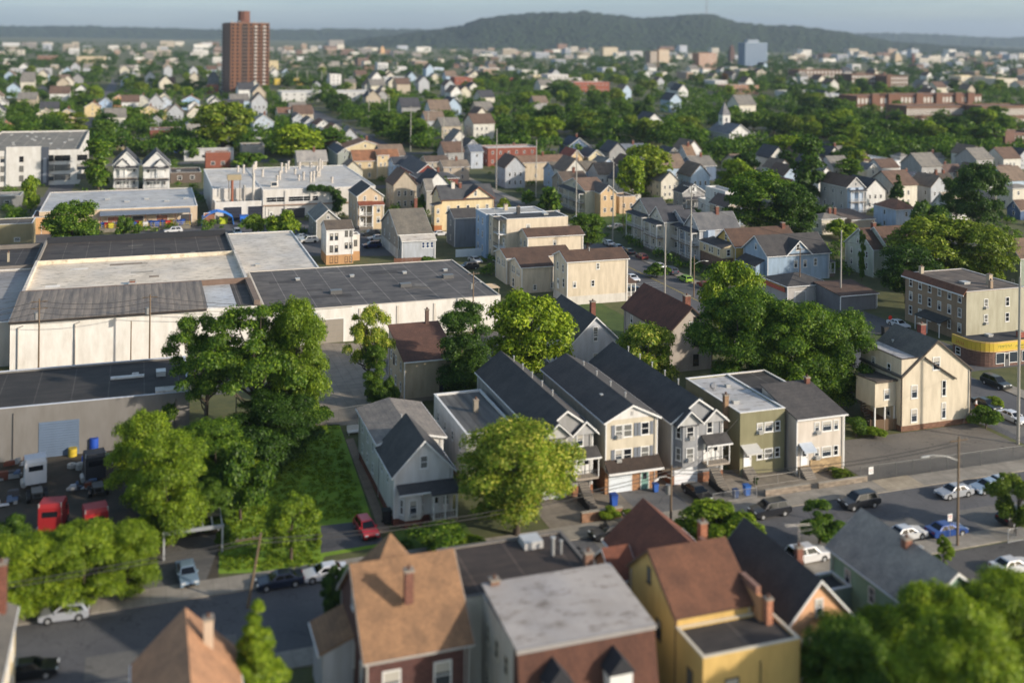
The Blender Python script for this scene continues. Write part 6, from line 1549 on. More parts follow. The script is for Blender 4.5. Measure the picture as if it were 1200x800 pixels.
# domed city hall tower and others
def spire(lab,px,pyb,pyt,wd,c,dome=False,cat='tower',name='tower'):
    x,y=P(px,pyb);D=depth(x,y);H=(pyb-pyt)*D/F;w=wd*D/F
    o=Ho(lab,cat,x,y,name,far=True)
    o.add('wall',MB().box(-w/2,w/2,-w/2,w/2,0,H*.62,c).box(-w*.36,w*.36,-w*.36,w*.36,H*.62,H*.8,c))
    m=MB()
    if dome:
        for k in range(4):
            a=k*math.pi/8;b=(k+1)*math.pi/8;m.tube((0,0,H*.8+math.sin(a)*w*.36),(0,0,H*.8+math.sin(b)*w*.36),w*.36*math.cos(a),w*.36*math.cos(b)+.01,('plain',(150,156,150)),12,False)
        m.tube((0,0,H*.8+w*.3),(0,0,H),.8,.3,c)
        o.add('dome',m)
    else:
        a=w*.4;o.add('spire',m.poly([(-a,-a,H*.8),(a,-a,H*.8),(a,a,H*.8),(-a,a,H*.8),(0,0,H)],[(0,1,4),(1,2,4),(2,3,4),(3,0,4)],c))
spire('pale domed city hall tower on the right skyline',1050,78,59,9,ST(180,164,140),True)
spire('dark pointed church tower left of the blue office tower',857,74,52,6,ST(96,76,70))
spire('thin brick factory chimney tower on the right skyline',1070,77,62,3,('brick',(120,76,62)))
spire('square brown factory tower between the dark factory wings',1036,102,84,6,('brick',(116,82,66)))
spire('cream church tower on the left centre skyline',448,66,54,5,ST(206,170,130))
# radio mast on hill
def mast(px,D,z0,h,label):
    x,y=PD(px,D);e=empty('radio_mast',x,y,z0);tag(e,label,'radio mast')
    m=MB();c=('metal',(150,150,154))
    for k in range(10):
        w=3.*(1-k*.085);w2=3.*(1-(k+1)*.085);za,zb=h*k/10,h*(k+1)/10
        cs=[(-w,-w),(w,-w),(w,w),(-w,w)];cs2=[(-w2,-w2),(w2,-w2),(w2,w2),(-w2,w2)]
        for i in range(4):
            m.tube((*cs[i],za),(*cs2[i],zb),.45,.45,c,4,False);m.tube((*cs[i],za),(*cs2[(i+1)%4],zb),.3,.3,c,4,False)
    m.build('lattice',e);MB().tube((0,0,h),(0,0,h*1.18),.4,.2,c,6).build('antenna',e)
# ================================================================ hills
def ridge(name,prof,D,depth_,m,amp,seed,z0=0):
    r=np.random.default_rng(seed);n=260;rows=16
    xs=np.linspace(prof[0][0],prof[-1][0],n);ys=np.interp(xs,[p[0] for p in prof],[p[1] for p in prof])
    V=[];F_=[]
    for j in range(rows):
        t=j/(rows-1);Dj=D+depth_*t
        s=math.sin(min(1,t/.6)*math.pi/2)**1.1 if t<.6 else 1-.2*(t-.6)/.4
        for i in range(n):
            b=(ys[i]-HY)*math.cos(ROLL)-(xs[i]-600)*math.sin(ROLL)
            Zc=56-b*(D+depth_*.6)/F
            X,Y=PD(xs[i],Dj)
            z=max(-5,Zc*s+amp*(r.random()-.5)*(2 if 0<t<1 else 0)*min(1,t*6)+.35*amp*math.sin(i*.31+j*1.7)*s) if j>0 else -4
            V.append((X,Y,z))
    for j in range(rows-1):
        for i in range(n-1):
            a=j*n+i;F_.append((a,a+1,a+n+1,a+n))
    me=bpy.data.meshes.new(name);me.from_pydata(V,[],F_);me.materials.append(m);me.polygons.foreach_set('use_smooth',[True]*len(F_))
    o=ob(name,me);o['kind']='structure';return o
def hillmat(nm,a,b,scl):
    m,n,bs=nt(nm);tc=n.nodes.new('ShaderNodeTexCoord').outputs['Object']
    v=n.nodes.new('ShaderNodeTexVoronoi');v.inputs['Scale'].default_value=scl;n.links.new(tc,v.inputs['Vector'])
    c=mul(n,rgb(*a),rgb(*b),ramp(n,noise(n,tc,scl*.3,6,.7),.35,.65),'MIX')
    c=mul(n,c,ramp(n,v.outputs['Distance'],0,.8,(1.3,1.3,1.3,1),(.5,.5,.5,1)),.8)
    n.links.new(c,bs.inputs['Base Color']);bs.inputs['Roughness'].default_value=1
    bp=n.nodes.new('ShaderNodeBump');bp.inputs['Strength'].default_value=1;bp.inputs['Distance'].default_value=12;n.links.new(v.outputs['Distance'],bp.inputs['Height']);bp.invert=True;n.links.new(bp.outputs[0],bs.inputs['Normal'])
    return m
HM=hillmat('hill_woods',(28,48,32),(50,70,38),.05);HM2=hillmat('ridge_woods',(40,58,40),(60,78,46),.03)
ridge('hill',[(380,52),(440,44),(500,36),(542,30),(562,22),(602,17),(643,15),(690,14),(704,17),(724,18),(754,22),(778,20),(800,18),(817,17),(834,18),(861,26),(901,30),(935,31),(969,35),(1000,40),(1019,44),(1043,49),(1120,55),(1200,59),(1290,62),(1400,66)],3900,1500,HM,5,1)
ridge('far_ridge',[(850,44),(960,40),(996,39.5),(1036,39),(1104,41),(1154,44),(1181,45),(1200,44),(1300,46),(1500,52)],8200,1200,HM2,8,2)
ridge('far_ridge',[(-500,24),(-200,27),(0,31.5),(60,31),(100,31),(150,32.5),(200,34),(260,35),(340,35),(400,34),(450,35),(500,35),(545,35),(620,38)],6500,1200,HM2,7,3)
D_=3900+1500*.6;b=(18-40)-(827-600)*ROLL
mast(827,D_,56-b*D_/F-8,95,'lattice radio mast on the crest of the wooded hill')
# ================================================================ fill: far houses, blocks, trees
rf_=random.Random(21)
def free(x,y,m=0):
    for a,b,c,d in OCC:
        if a-m<x<b+m and c-m<y<d+m:return False
    return True
def proj(x,y,z=0):
    X=x*cT-y*sT;Y=x*sT+y*cT;a=X/Y*F;b=(CH-z)/Y*F
    return 600+a*math.cos(ROLL)-b*math.sin(ROLL),40+a*math.sin(ROLL)+b*math.cos(ROLL)
def onroad(x,y):
    if 101<x<122:return True
    for yy in(300,380,470,560,660,780,900,1050):
        if x<106 and yy-1<y<yy+10:return True
        if x>118 and yy+13<y<yy+23:return True
    for xx in(-90,-30,210,300,400,520):
        if y>235 and xx-1<x<xx+9:return True
    return False
def region(px,D):
    side='far left' if px<150 else 'left' if px<330 else 'left centre' if px<520 else 'centre' if px<700 else 'right centre' if px<880 else 'right' if px<1050 else 'far right'
    return side
pend={}
def later(o,base,px,py,grp):pend.setdefault((base,grp),[]).append((px,py,o))
wallc=[(wt,'white'),(cw,'cream'),(gy,'grey'),(pb,'pale blue'),(tn,'tan'),(S(204,198,180),'pale yellow'),(S(206,204,196),'off-white'),(S(176,180,186),'blue grey')]
roofc=[(dk,'dark roofed'),(br,'brown roofed'),(gr,'grey roofed'),(K(118,104,92),'tan roofed')]
FM={}
def farhouse(x,y,s=None):
    wi=rf_.randrange(len(wallc));ri=rf_.randrange(4);v=rf_.randrange(3);ty=rf_.choice(['gv','gv','gu'])
    k=(wi,ri,ty)
    if k not in FM:
        w_=MB();r_=MB();w,l,h,rs=8,12,7.4,3.8
        A,B=(0,w) if ty=='gv' else (0,l);
        W_,L_=(w,l)
        if ty=='gv':
            w_.prism([(0,0),(w,0),(w,h),(w/2,h+rs),(0,h)],'y',0,l,wallc[wi][0])
            for E,sg in((0,-1),(w,1)):r_.prism([(E+sg*.4,h-.3),(w/2,h+rs+.01),(w/2,h+rs+.25),(E+sg*.4,h-.05)],'y',-.4,l+.4,roofc[ri][0])
        else:
            w_.prism([(0,0),(l,0),(l,h),(l/2,h+rs),(0,h)],'x',0,w+2,wallc[wi][0])
            for E,sg in((0,-1),(l,1)):r_.prism([(E+sg*.4,h-.2),(l/2,h+rs+.01),(l/2,h+rs+.25),(E+sg*.4,h-.0)],'x',-.4,w+2.4,roofc[ri][0])
        FM[k]=(w_.mesh('wall'),r_.mesh('roof'))
    e=empty('house',x,y,0,rf_.choice([0,0,0,.04,-.05,.08]));s=s or rf_.uniform(1.,1.3);e.scale=(s,s,s*rf_.uniform(.9,1.2))
    tag(e,None,'house',None)
    ob('wall',FM[k][0],e);ob('roof',FM[k][1],e)
    if depth(x,y)<800:
        for q in(1.8,4,6.2):
            for z in(1.3,4.2):ob('window',winfar(.9,1.5,'w',0)[0],e,(q,0,z))
        for q in(3,8):
            for z in(1.3,4.2):ob('window',winfar(.9,1.5,'w',0)[0],e,(0,q,z),-math.pi/2)
    px,py=proj(x+4,y,7);later(e,'%s %s house'%(roofc[ri][1],wallc[wi][1]),px,py,'houses among the trees')
nh=0
for row in range(60):
    y0=300+row*27+rf_.uniform(-3,3)
    x=-260.
    while x<1100:
        x+=rf_.uniform(12,24)*(1+row*.045)
        px,py=proj(x,y0)
        D=depth(x,y0)
        if not(-20<px<1220) or not(86<py<165):continue
        if onroad(x+4,y0+5) or not free(x+4,y0+5,6):continue
        # keep meadow / tree belt areas free
        dens=.36 if px<560 else .13
        if px>850 and py>118 and py<190:dens=.05
        if 560<px<850 and py>110:dens=.12
        if 330<px<560 and py>105:dens=.4
        if px<330 and 110<py<160:dens=.36 if px<560 else .13
        if py<98:dens*=.6
        if rf_.random()>dens:continue
        farhouse(x,y0);OCC.append((x-2,x+10,y0-2,y0+13));nh+=1
        if nh>=235:break
    if nh>=235:break
nh2=0
for row in range(14):
    y0=236+row*19
    x=-60.
    while x<420:
        x+=rf_.uniform(10,15)
        px,py=proj(x,y0)
        if not(395<px<1215) or not((168 if px<560 else 196)<py<250):continue
        if onroad(x+4,y0+5) or onroad(x+9,y0+13) or not free(x+5,y0+6,5.2):continue
        if rf_.random()<.25:continue
        farhouse(x,y0,rf_.uniform(.8,1.));OCC.append((x-1,x+10,y0-1,y0+14));nh2+=1
print('far houses',nh,nh2)
# far city blocks
cb=[((206,200,188),'cream'),((206,206,206),'white'),((160,140,122),'tan'),((130,106,92),'brick brown'),((170,176,186),'blue grey'),((176,166,150),'stone'),((150,146,142),'grey'),((222,220,214),'bright white')]
nb=0
for k in range(2600):
    px=rf_.uniform(-10,1210);py=rf_.choice([rf_.uniform(56,70),rf_.uniform(62,84),rf_.uniform(60,92)])+ (px-600)*ROLL
    if px<560 and rf_.random()<.25:continue
    x,y=P(px,py);D=depth(x,y)
    if D>3900:continue
    if not free(x,y,9*D/1500):continue
    i=rf_.randrange(8);s=D/F
    w=rf_.uniform(8,26)*s*.7;h=rf_.uniform(4,9)*s*rf_.choice([.6,.8,1.,1.3]);l=rf_.uniform(14,30);h=min(h,28)
    m=MB().box(0,w,0,l,0,h,ST(*cb[i][0]));
    m2=MB().box(.4,w-.4,.4,l-.4,h+.02,h+.5,MB_(190,188,184) if i%3 else TR(110,100,96))
    if h>9 and D<3000:
        e=empty('building',x,y)
        ob('wall',m.mesh('wall'),e);ob('roof',m2.mesh('roof'),e)
        nn=0
        for f in range(int(h/3.6)):
            q=1.5
            while q<w-2 and nn<36:
                e2=ob('window',winfar(2.2,1.9,'g',0)[0],e,(q+1,0,f*3.6+1.2));q+=4.;nn+=1
    else:
        e=empty('building',x,y);ob('wall',m.mesh('wall'),e);ob('roof',m2.mesh('roof'),e)
        if rf_.random()<.5:ob('penthouse',MB().box(w*.3,w*.5,l*.3,l*.6,h+.5,h+3,ST(*cb[(i+3)%8][0])).mesh('penthouse'),e)
    tag(e,None,'building');px2,py2=proj(x+w/2,y,h)
    later(e,'%s %s block'%('low' if h<8 else 'mid-rise' if h<16 else 'tall',cb[i][1]),px2,py2,'city blocks toward the hills')
    OCC.append((x-3,x+w+3,y-3,y+l+3));nb+=1
    if nb>=295:break
print('blocks',nb)
# ================================================================ trees
# near, hand placed: px, foot row, top row, crown width px, kind, leaf, label
T=[
(300,522,352,150,'airy','mid','tall open crowned tree with visible limbs before the white warehouse wall'),
(345,520,343,86,'broad','bright','upright leafy tree right of the open crowned tree'),
(240,520,362,118,'airy','mid','spreading open tree left of the tall open crowned tree'),
(322,535,455,116,'mass','dark','dark leafy tree under the tall open crowned tree'),
(168,598,480,90,'mass','bright','bright yellow green vine covered tree beside the truck yard'),
(196,640,505,100,'mass','bright','bright drooping tree in front of the vine covered tree'),
(250,585,492,104,'mass','mid','bushy green tree filling the corner left of the lawn'),
(300,560,500,90,'bush','dark','wide dark bush at the upper left of the lawn'),
(366,500,470,52,'bush','mid','round bush by the old chain link fence'),
(282,610,520,70,'bush','mid','tall shrub on the left edge of the lawn'),
(341,657,570,64,'small','bright','young bright green tree at the lawn corner by the pavement'),
(605,627,492,160,'broad','bloom','large round street tree with pale blossom clusters'),
(541,478,352,74,'column','dark','dark green dense tree behind the near roofs'),
(620,455,338,106,'broad','bright','bright leafy tree between dark dense tree and whitewashed gable'),
(757,468,378,80,'broad','bloom','round blossoming tree in front of the brown gabled stucco house'),
(432,470,355,66,'airy','bloom','thin open tree with reddish leaf tips beside the tan house'),
(440,478,400,34,'column','mid','ivy covered trunk at the corner of the tan house'),
(858,415,302,76,'broad','bright','rounded bright top of the huge tree mass, rear left tree'),
(868,474,336,122,'mass','mid','leftmost tree of the huge tree mass behind the olive house'),
(930,480,348,128,'mass','mid','central tree of the huge tree mass behind the cream stone-faced house'),
(985,480,362,98,'mass','mid','rightmost tree of the huge tree mass beside the cream corner house'),
(905,440,345,90,'broad','dark','dark rear tree of the huge tree mass'),
(842,640,590,108,'bush','bright','wide bright street tree left of the black roofed house'),
(960,640,588,60,'small','mid','small dark street tree by the black car and aerial'),
(1190,628,548,64,'small','olive','roadside tree at the right edge over the dark car'),
(1105,668,628,26,'small','bright','tiny pale green tree behind the mint green house'),
(397,738,655,52,'small','dark','small dark tree left of the brick house'),
(25,722,625,118,'mass','bright','leafy tree at the far left kerb'),
(95,712,612,112,'mass','bright','bright leafy tree in the roadside clump, second from left edge'),
(148,700,612,80,'mass','bright','bright leafy tree in the roadside clump next to the carport'),
(60,690,630,90,'bush','olive','low olive shrub behind the roadside clump'),
(510,655,612,84,'bush','mid','green hedge shrub behind the turret of the brick house'),
(545,650,624,56,'bush','bright','small bright shrub before the round street tree'),
(1098,340,250,120,'broad','olive','large olive green tree behind the tan apartment block'),
(1150,345,262,84,'broad','olive','olive green tree right of the large olive tree'),
(1062,355,285,72,'broad','dark','dark round tree left of the tan apartment block'),
(1148,278,188,66,'broad','dark','tall dark tree at the right beyond the olive tree'),
(1120,262,205,46,'broad','dark','dark leafy tree left of the tall dark tree'),
(1086,280,235,50,'bush','mid','medium green tree before the white cape house'),
(1052,250,204,30,'cone','dark','dark conifer beside the moss green house'),
(960,262,240,30,'bush','mid','bush right of the small cream hip roofed house'),
(985,280,256,44,'bush','bright','light green bush above the pale green gables'),
(756,228,170,66,'broad','olive','round olive tree above the avenue row'),
(740,238,182,40,'broad','bright','bright tree left of the round olive tree'),
(890,285,198,92,'broad','mid','big leafy tree behind the yellow gable house, left of two'),
(925,290,212,76,'broad','dark','big leafy tree behind the yellow gable house, right of two'),
(945,242,157,44,'column','dark','tall column shaped tree with ivy'),
(860,232,186,44,'broad','bright','bright tree left of the big leafy trees'),
(688,296,248,46,'broad','mid','bushy tree beside the cream block on the avenue'),
(86,300,233,74,'broad','mid','round green tree behind the black warehouse roof'),
(115,222,160,38,'column','mid','ivy green column tree right of the white modern apartments'),
(36,248,205,26,'bush','bright','bright bush below the white modern apartments'),
(297,276,250,26,'bush','bright','small bright bush behind the black roof by the truck'),
(333,280,246,48,'bush','bright','bright bush beside the concrete mast'),
(145,280,252,22,'bush','mid','young shrub before the recycling depot, left'),
(160,282,262,16,'bush','mid','young shrub before the recycling depot, right'),
(590,262,230,20,'bush','olive','pale bush right of the large cream house'),
(645,250,218,36,'bush','mid','shrub before the light blue gable ended house'),
(618,240,222,20,'bush','mid','small shrub by the exterior stairs'),
(518,232,206,40,'bush','mid','shrub behind the large cream house'),
(413,238,214,26,'bush','bright','light shrub before the orange roofed cream house'),
(495,250,228,22,'bush','mid','shrub between brick house and large cream house'),
(500,318,300,26,'bush','mid','creeper clump at the edge of the dark warehouse roof'),
(345,190,145,70,'broad','bright','bright round tree behind the white factory roof'),
(385,186,150,50,'broad','mid','green tree right of the bright round tree'),
(262,178,118,78,'broad','olive','olive tree behind the truck yard'),
(225,188,168,24,'bush','mid','bush at the brick workshop corner'),
(290,196,178,40,'bush','mid','ivy heap behind the factory chimneys'),
(1010,330,268,10,'column','mid','slim ivy pole right of the pale green gables'),
(770,325,308,30,'bush','mid','street shrub beside the avenue'),
(800,520,0,0,'x','x',''),
]
T+=[(232,560,506,60,'mass','bright','light green shrub mass between truck yard and tall open tree'),
(262,548,490,60,'mass','mid','overgrown shrub mass at the foot of the tall open tree'),
(300,538,486,64,'mass','dark','shaded shrub mass under the tall open tree'),
(338,528,476,56,'mass','mid','shrub mass at the top edge of the lawn'),
(278,575,524,56,'mass','bright','bright shrub mass on the left lawn edge'),
(246,622,560,54,'mass','mid','green shrub mass beside the carport roof'),
(206,580,520,60,'mass','bright','vine draped shrub mass at the truck yard edge'),
(345,470,436,40,'bush','dark','dark undergrowth right below the open tree'),
(262,640,612,24,'bush','mid','small bush at the carport corner'),
(196,520,470,40,'bush','mid','climbing greenery at the right end of the concrete wall'),
(372,640,622,14,'bush','bright','little bush at the lawn edge by the asphalt pad'),
(15,640,600,40,'bush','mid','weedy bush at the far left of the dirt yard'),
(160,655,610,60,'mass','bright','tall shrub mass between red truck and carport'),
]
for t in T:
    px,pb_,pt,w,k,l,lab=t
    if k=='x':continue
    x,y=P(px,pb_);OCC.append((x-3,x+3,y-3,y+3))
    tp(px,pb_,pt,w,k,l,lab)
# very near trees at the bottom
for(px,D,top,wd,ht,k,l,lab) in((302,84,700,8.5,11.5,'cone','bright','blurred pointed tree at the bottom left beside the orange roof'),
    (1048,92,716,8.5,10,'broad','bright','large blurred bright tree at the bottom right, left half'),
    (1105,90,684,10,12,'broad','bright','large blurred bright tree at the bottom right, centre'),
    (1180,93,672,10,12,'broad','bright','large blurred yellowish tree at the bottom right corner'),
    (990,88,722,8.5,9,'broad','mid','blurred dark green tree before the peach gable'),
    (1130,80,716,10,11,'broad','bright','blurred leafy crown along the bottom right edge')):
    x,y=PD(px,D,top);zt=56-((top-40)-(px-600)*ROLL)*D/F
    tree(x,y,zt,wd,k,l,lab,lod=0)
# shrubs and weeds near houses
for(px,py,w,h,l,lab) in((714,610,26,18,'bright','weedy green shrub beside the garage drive'),(1155,502,40,26,'mid','ivy covered fence clump at the corner by the white car'),(1003,512,30,24,'mid','bramble patch at the left corner of the empty lot'),(1025,512,34,12,'bright','low creeper along the weathered board fence'),(965,540,14,8,'mid','small plants in the garden of cream stone-faced house'),(985,558,30,9,'olive','straggly flower bed beside the front steps'),(886,568,8,10,'dark','little dark shrub at the olive house steps'),(1164,478,22,14,'bright','bright weeds at the base of cream corner house'),(455,480,26,40,'mid','overgrown hedge beside the tan house path'),(476,640,18,8,'mid','small plants before the light grey gabled house'),(735,606,16,10,'bright','leafy weeds by the concrete planter'),(110,506,34,50,'dark','ivy hanging on the grey concrete wall'),(165,500,30,44,'dark','ivy clump at the right of the concrete wall'),(10,500,30,30,'mid','creeper at the left end of the concrete wall')):
    tp(px,py,py-h,w,'bush',l,lab,name='shrub',cat='shrub')
    x,y=P(px,py);OCC.append((x-2,x+2,y-2,y+2))
# fill trees, middle and far
OCC.append((P(860,160)[0]-22,P(860,160)[0]+22,P(860,185)[1],P(860,157)[1]))
names={'mid':'green','dark':'dark green','olive':'olive','bright':'bright green','rusty':'reddish'}
nm=0
bel=[]
rt=random.Random(77)
def filltree(x,y,wd,h,lod=None):
    global nm
    l=rt.choice(['mid','mid','dark','dark','olive','bright','mid'])
    if rt.random()<.02:l='rusty'
    e=tree(x,y,h,wd,'broad' if rt.random()<.85 else 'column',l,None,lod=lod)
    e['category']='tree';px,py=proj(x,y,h);later(e,'%s %s tree'%('tall' if h>13 else 'low' if h<8 else 'medium',names[l]),px,py,'trees among the houses');nm+=1
# dense belts by photo area: (px0,px1,py_foot0,py_foot1,n)
for(a,b,c,d,n)in((590,790,128,172,26),(780,1000,150,186,20),(960,1190,152,180,32),(860,1060,116,142,20),(440,560,128,176,16),(0,250,86,128,34),(0,180,128,176,14),(330,460,88,120,14),(560,760,100,124,18),(700,900,86,118,26),(880,1060,100,120,12),(560,700,118,150,12),(180,330,88,118,10),(1060,1200,108,116,8),(840,1010,186,232,8),(380,470,118,150,6)):
    k=0;tries=0
    while k<n and tries<n*12:
        tries+=1
        px=rt.uniform(a,b);py=rt.uniform(c,d);x,y=P(px,py)
        if onroad(x,y) or not free(x,y,-1):continue
        h=rt.uniform(8,14.5) if px<560 else rt.uniform(10,16)
        if 815<px<905 and py>155 and proj(x,y,h)[1]<164 and py<215:continue
        filltree(x,y,h*rt.uniform(.85,1.3),h);OCC.append((x-3,x+3,y-3,y+3));k+=1
print('fill trees',nm)
# anything further is one mass of canopy
cl=[]
for k in range(11000):
    px=rt.uniform(-30,1230);py=(rt.uniform(55,108) if rt.random()<.5 else rt.uniform(70,190))+(px-600)*ROLL
    x,y=P(px,py);D=depth(x,y)
    if D>3900 or not free(x,y,2):continue
    if onroad(x,y):continue
    if math.sin(x*.021+1)*math.cos(y*.013)+.6*math.sin(x*.05+y*.04)<(-.55 if D<1000 else -.05):continue
    if D<330:continue
    if 822<px<900 and 155<py<178:continue
    r=rt.uniform(3.,5.5)*(1 if D<1500 else 1.4)
    hh=rt.uniform(.4,1.25) if px<560 else rt.uniform(.6,1.7)
    for q in range(3):cl.append((x+rt.uniform(-r,r)*.8,y+rt.uniform(-r,r)*.8,r*(.5+hh*rt.random()),r*rt.uniform(.6,.9)))
print('canopy',len(cl));near=[c for c in cl if depth(c[0],c[1])<1100];farc=[c for c in cl if depth(c[0],c[1])>=1100]
me=leaves(near,420000,1.15,98);me.materials.append(TC['mid']);o=ob('tree_canopy',me);o['kind']='stuff';o['label']='continuous leafy canopy of back garden trees in the middle distance';o['category']='trees'
me=leaves(farc,260000,1.9,99);me.materials.append(LM['dark']() if 'dark' not in TC else TC['dark'])
o=ob('distant_tree_canopy',me);o['kind']='stuff';o['label']='mass of small distant trees between the far houses';o['category']='trees'
# low garden greenery filling the blocks between the houses
g=[];
for k in range(2600):
    px=rt.uniform(-20,1220);py=rt.uniform(118,330);x,y=P(px,py)
    if onroad(x,y) or not free(x,y,.5):continue
    if -60<x<104 and 168<y<236:continue
    if x<104 and y<290 and px<560:continue
    if 101<x<123:continue
    if 121<x<143 and y<206:continue
    r=rt.uniform(.7,2.2);g.append((x,y,r*.5,r))
me=leaves(g,150000,.5,5);me.materials.append(TC.get('mid') or LM['mid']())
o=ob('garden_shrubs',me);o['kind']='stuff';o['label']='low hedges and garden greenery between the houses';o['category']='shrubs'
# weeds and grass tufts on the lawn
g=[]
for k in range(2600):
    px=rt.uniform(258,450);py=rt.uniform(498,668);x,y=P(px,py)
    if px>395+ (py-500)*.3 or (px>372 and py>608):continue
    g.append((x,y,.02,rt.uniform(.15,.5)))
me=leaves(g,60000,.16,6);me.materials.append(TC.get('bright') or LM['bright']())
o=ob('grass_tufts',me);o['kind']='stuff';o['label']='uneven grass tufts on the green lawn';o['category']='grass'
# auto labels for the far things: place each by what is near it, then by order from the left
marks=[(285,95,'the brown brick tower'),(842,150,'the white church'),(1080,125,'the brick mills'),(890,70,'the blue office tower'),(60,190,'the modern apartments'),(600,185,'the long brick building'),(1148,225,'the tall dark tree'),(690,170,'the rust red roof'),(430,185,'the orange roof'),(430,105,'the long white halls'),(693,100,'the orange block'),(1050,68,'the domed tower'),(770,72,'the twin slab towers'),(30,95,'the far left school'),(160,125,'the gable rows'),(640,40,'the hill crest'),(985,160,'the big tree belt'),(1180,60,'the low end of the hill'),(448,60,'the cream church tower'),(130,60,'the far left skyline')]
order=['leftmost','second from left','third from left','fourth from left','fifth from left','sixth from left','seventh from left','eighth from left','ninth from left','tenth from left','eleventh from left','twelfth from left','thirteenth from left','fourteenth from left']
for(base,grp),L_ in pend.items():
    sub={}
    for px,py,o in L_:
        mk=min(marks,key=lambda m:(m[0]-px)**2+4*(m[1]-py)**2);dx,dy=px-mk[0],(py-mk[1])*2
        rel=('left of ' if dx<0 else 'right of ') if abs(dx)>abs(dy)*1.2 else ('behind ' if dy<0 else 'in front of ')
        sub.setdefault(rel+mk[2],[]).append((px,py,o))
    for rel,items in sub.items():
        items.sort(key=lambda t:t[0])
        for i,(px,py,o) in enumerate(items):
            n=len(items)
            lab='%s %s'%(base,rel)
            if n>1:lab+=', %s of %s'%(order[i] if i<len(order) else 'rightmost' if i==n-1 else 'one',n)
            lab=lab.replace(', one of ',', among ').replace(' in front of ',' before ') if len(lab.split())>15 else lab
            lab=lab.replace(' with cream front','').replace(' the low end of',' the').replace('the orange roofed cream','the orange roofed')
            o['label']=lab;o['group']=grp
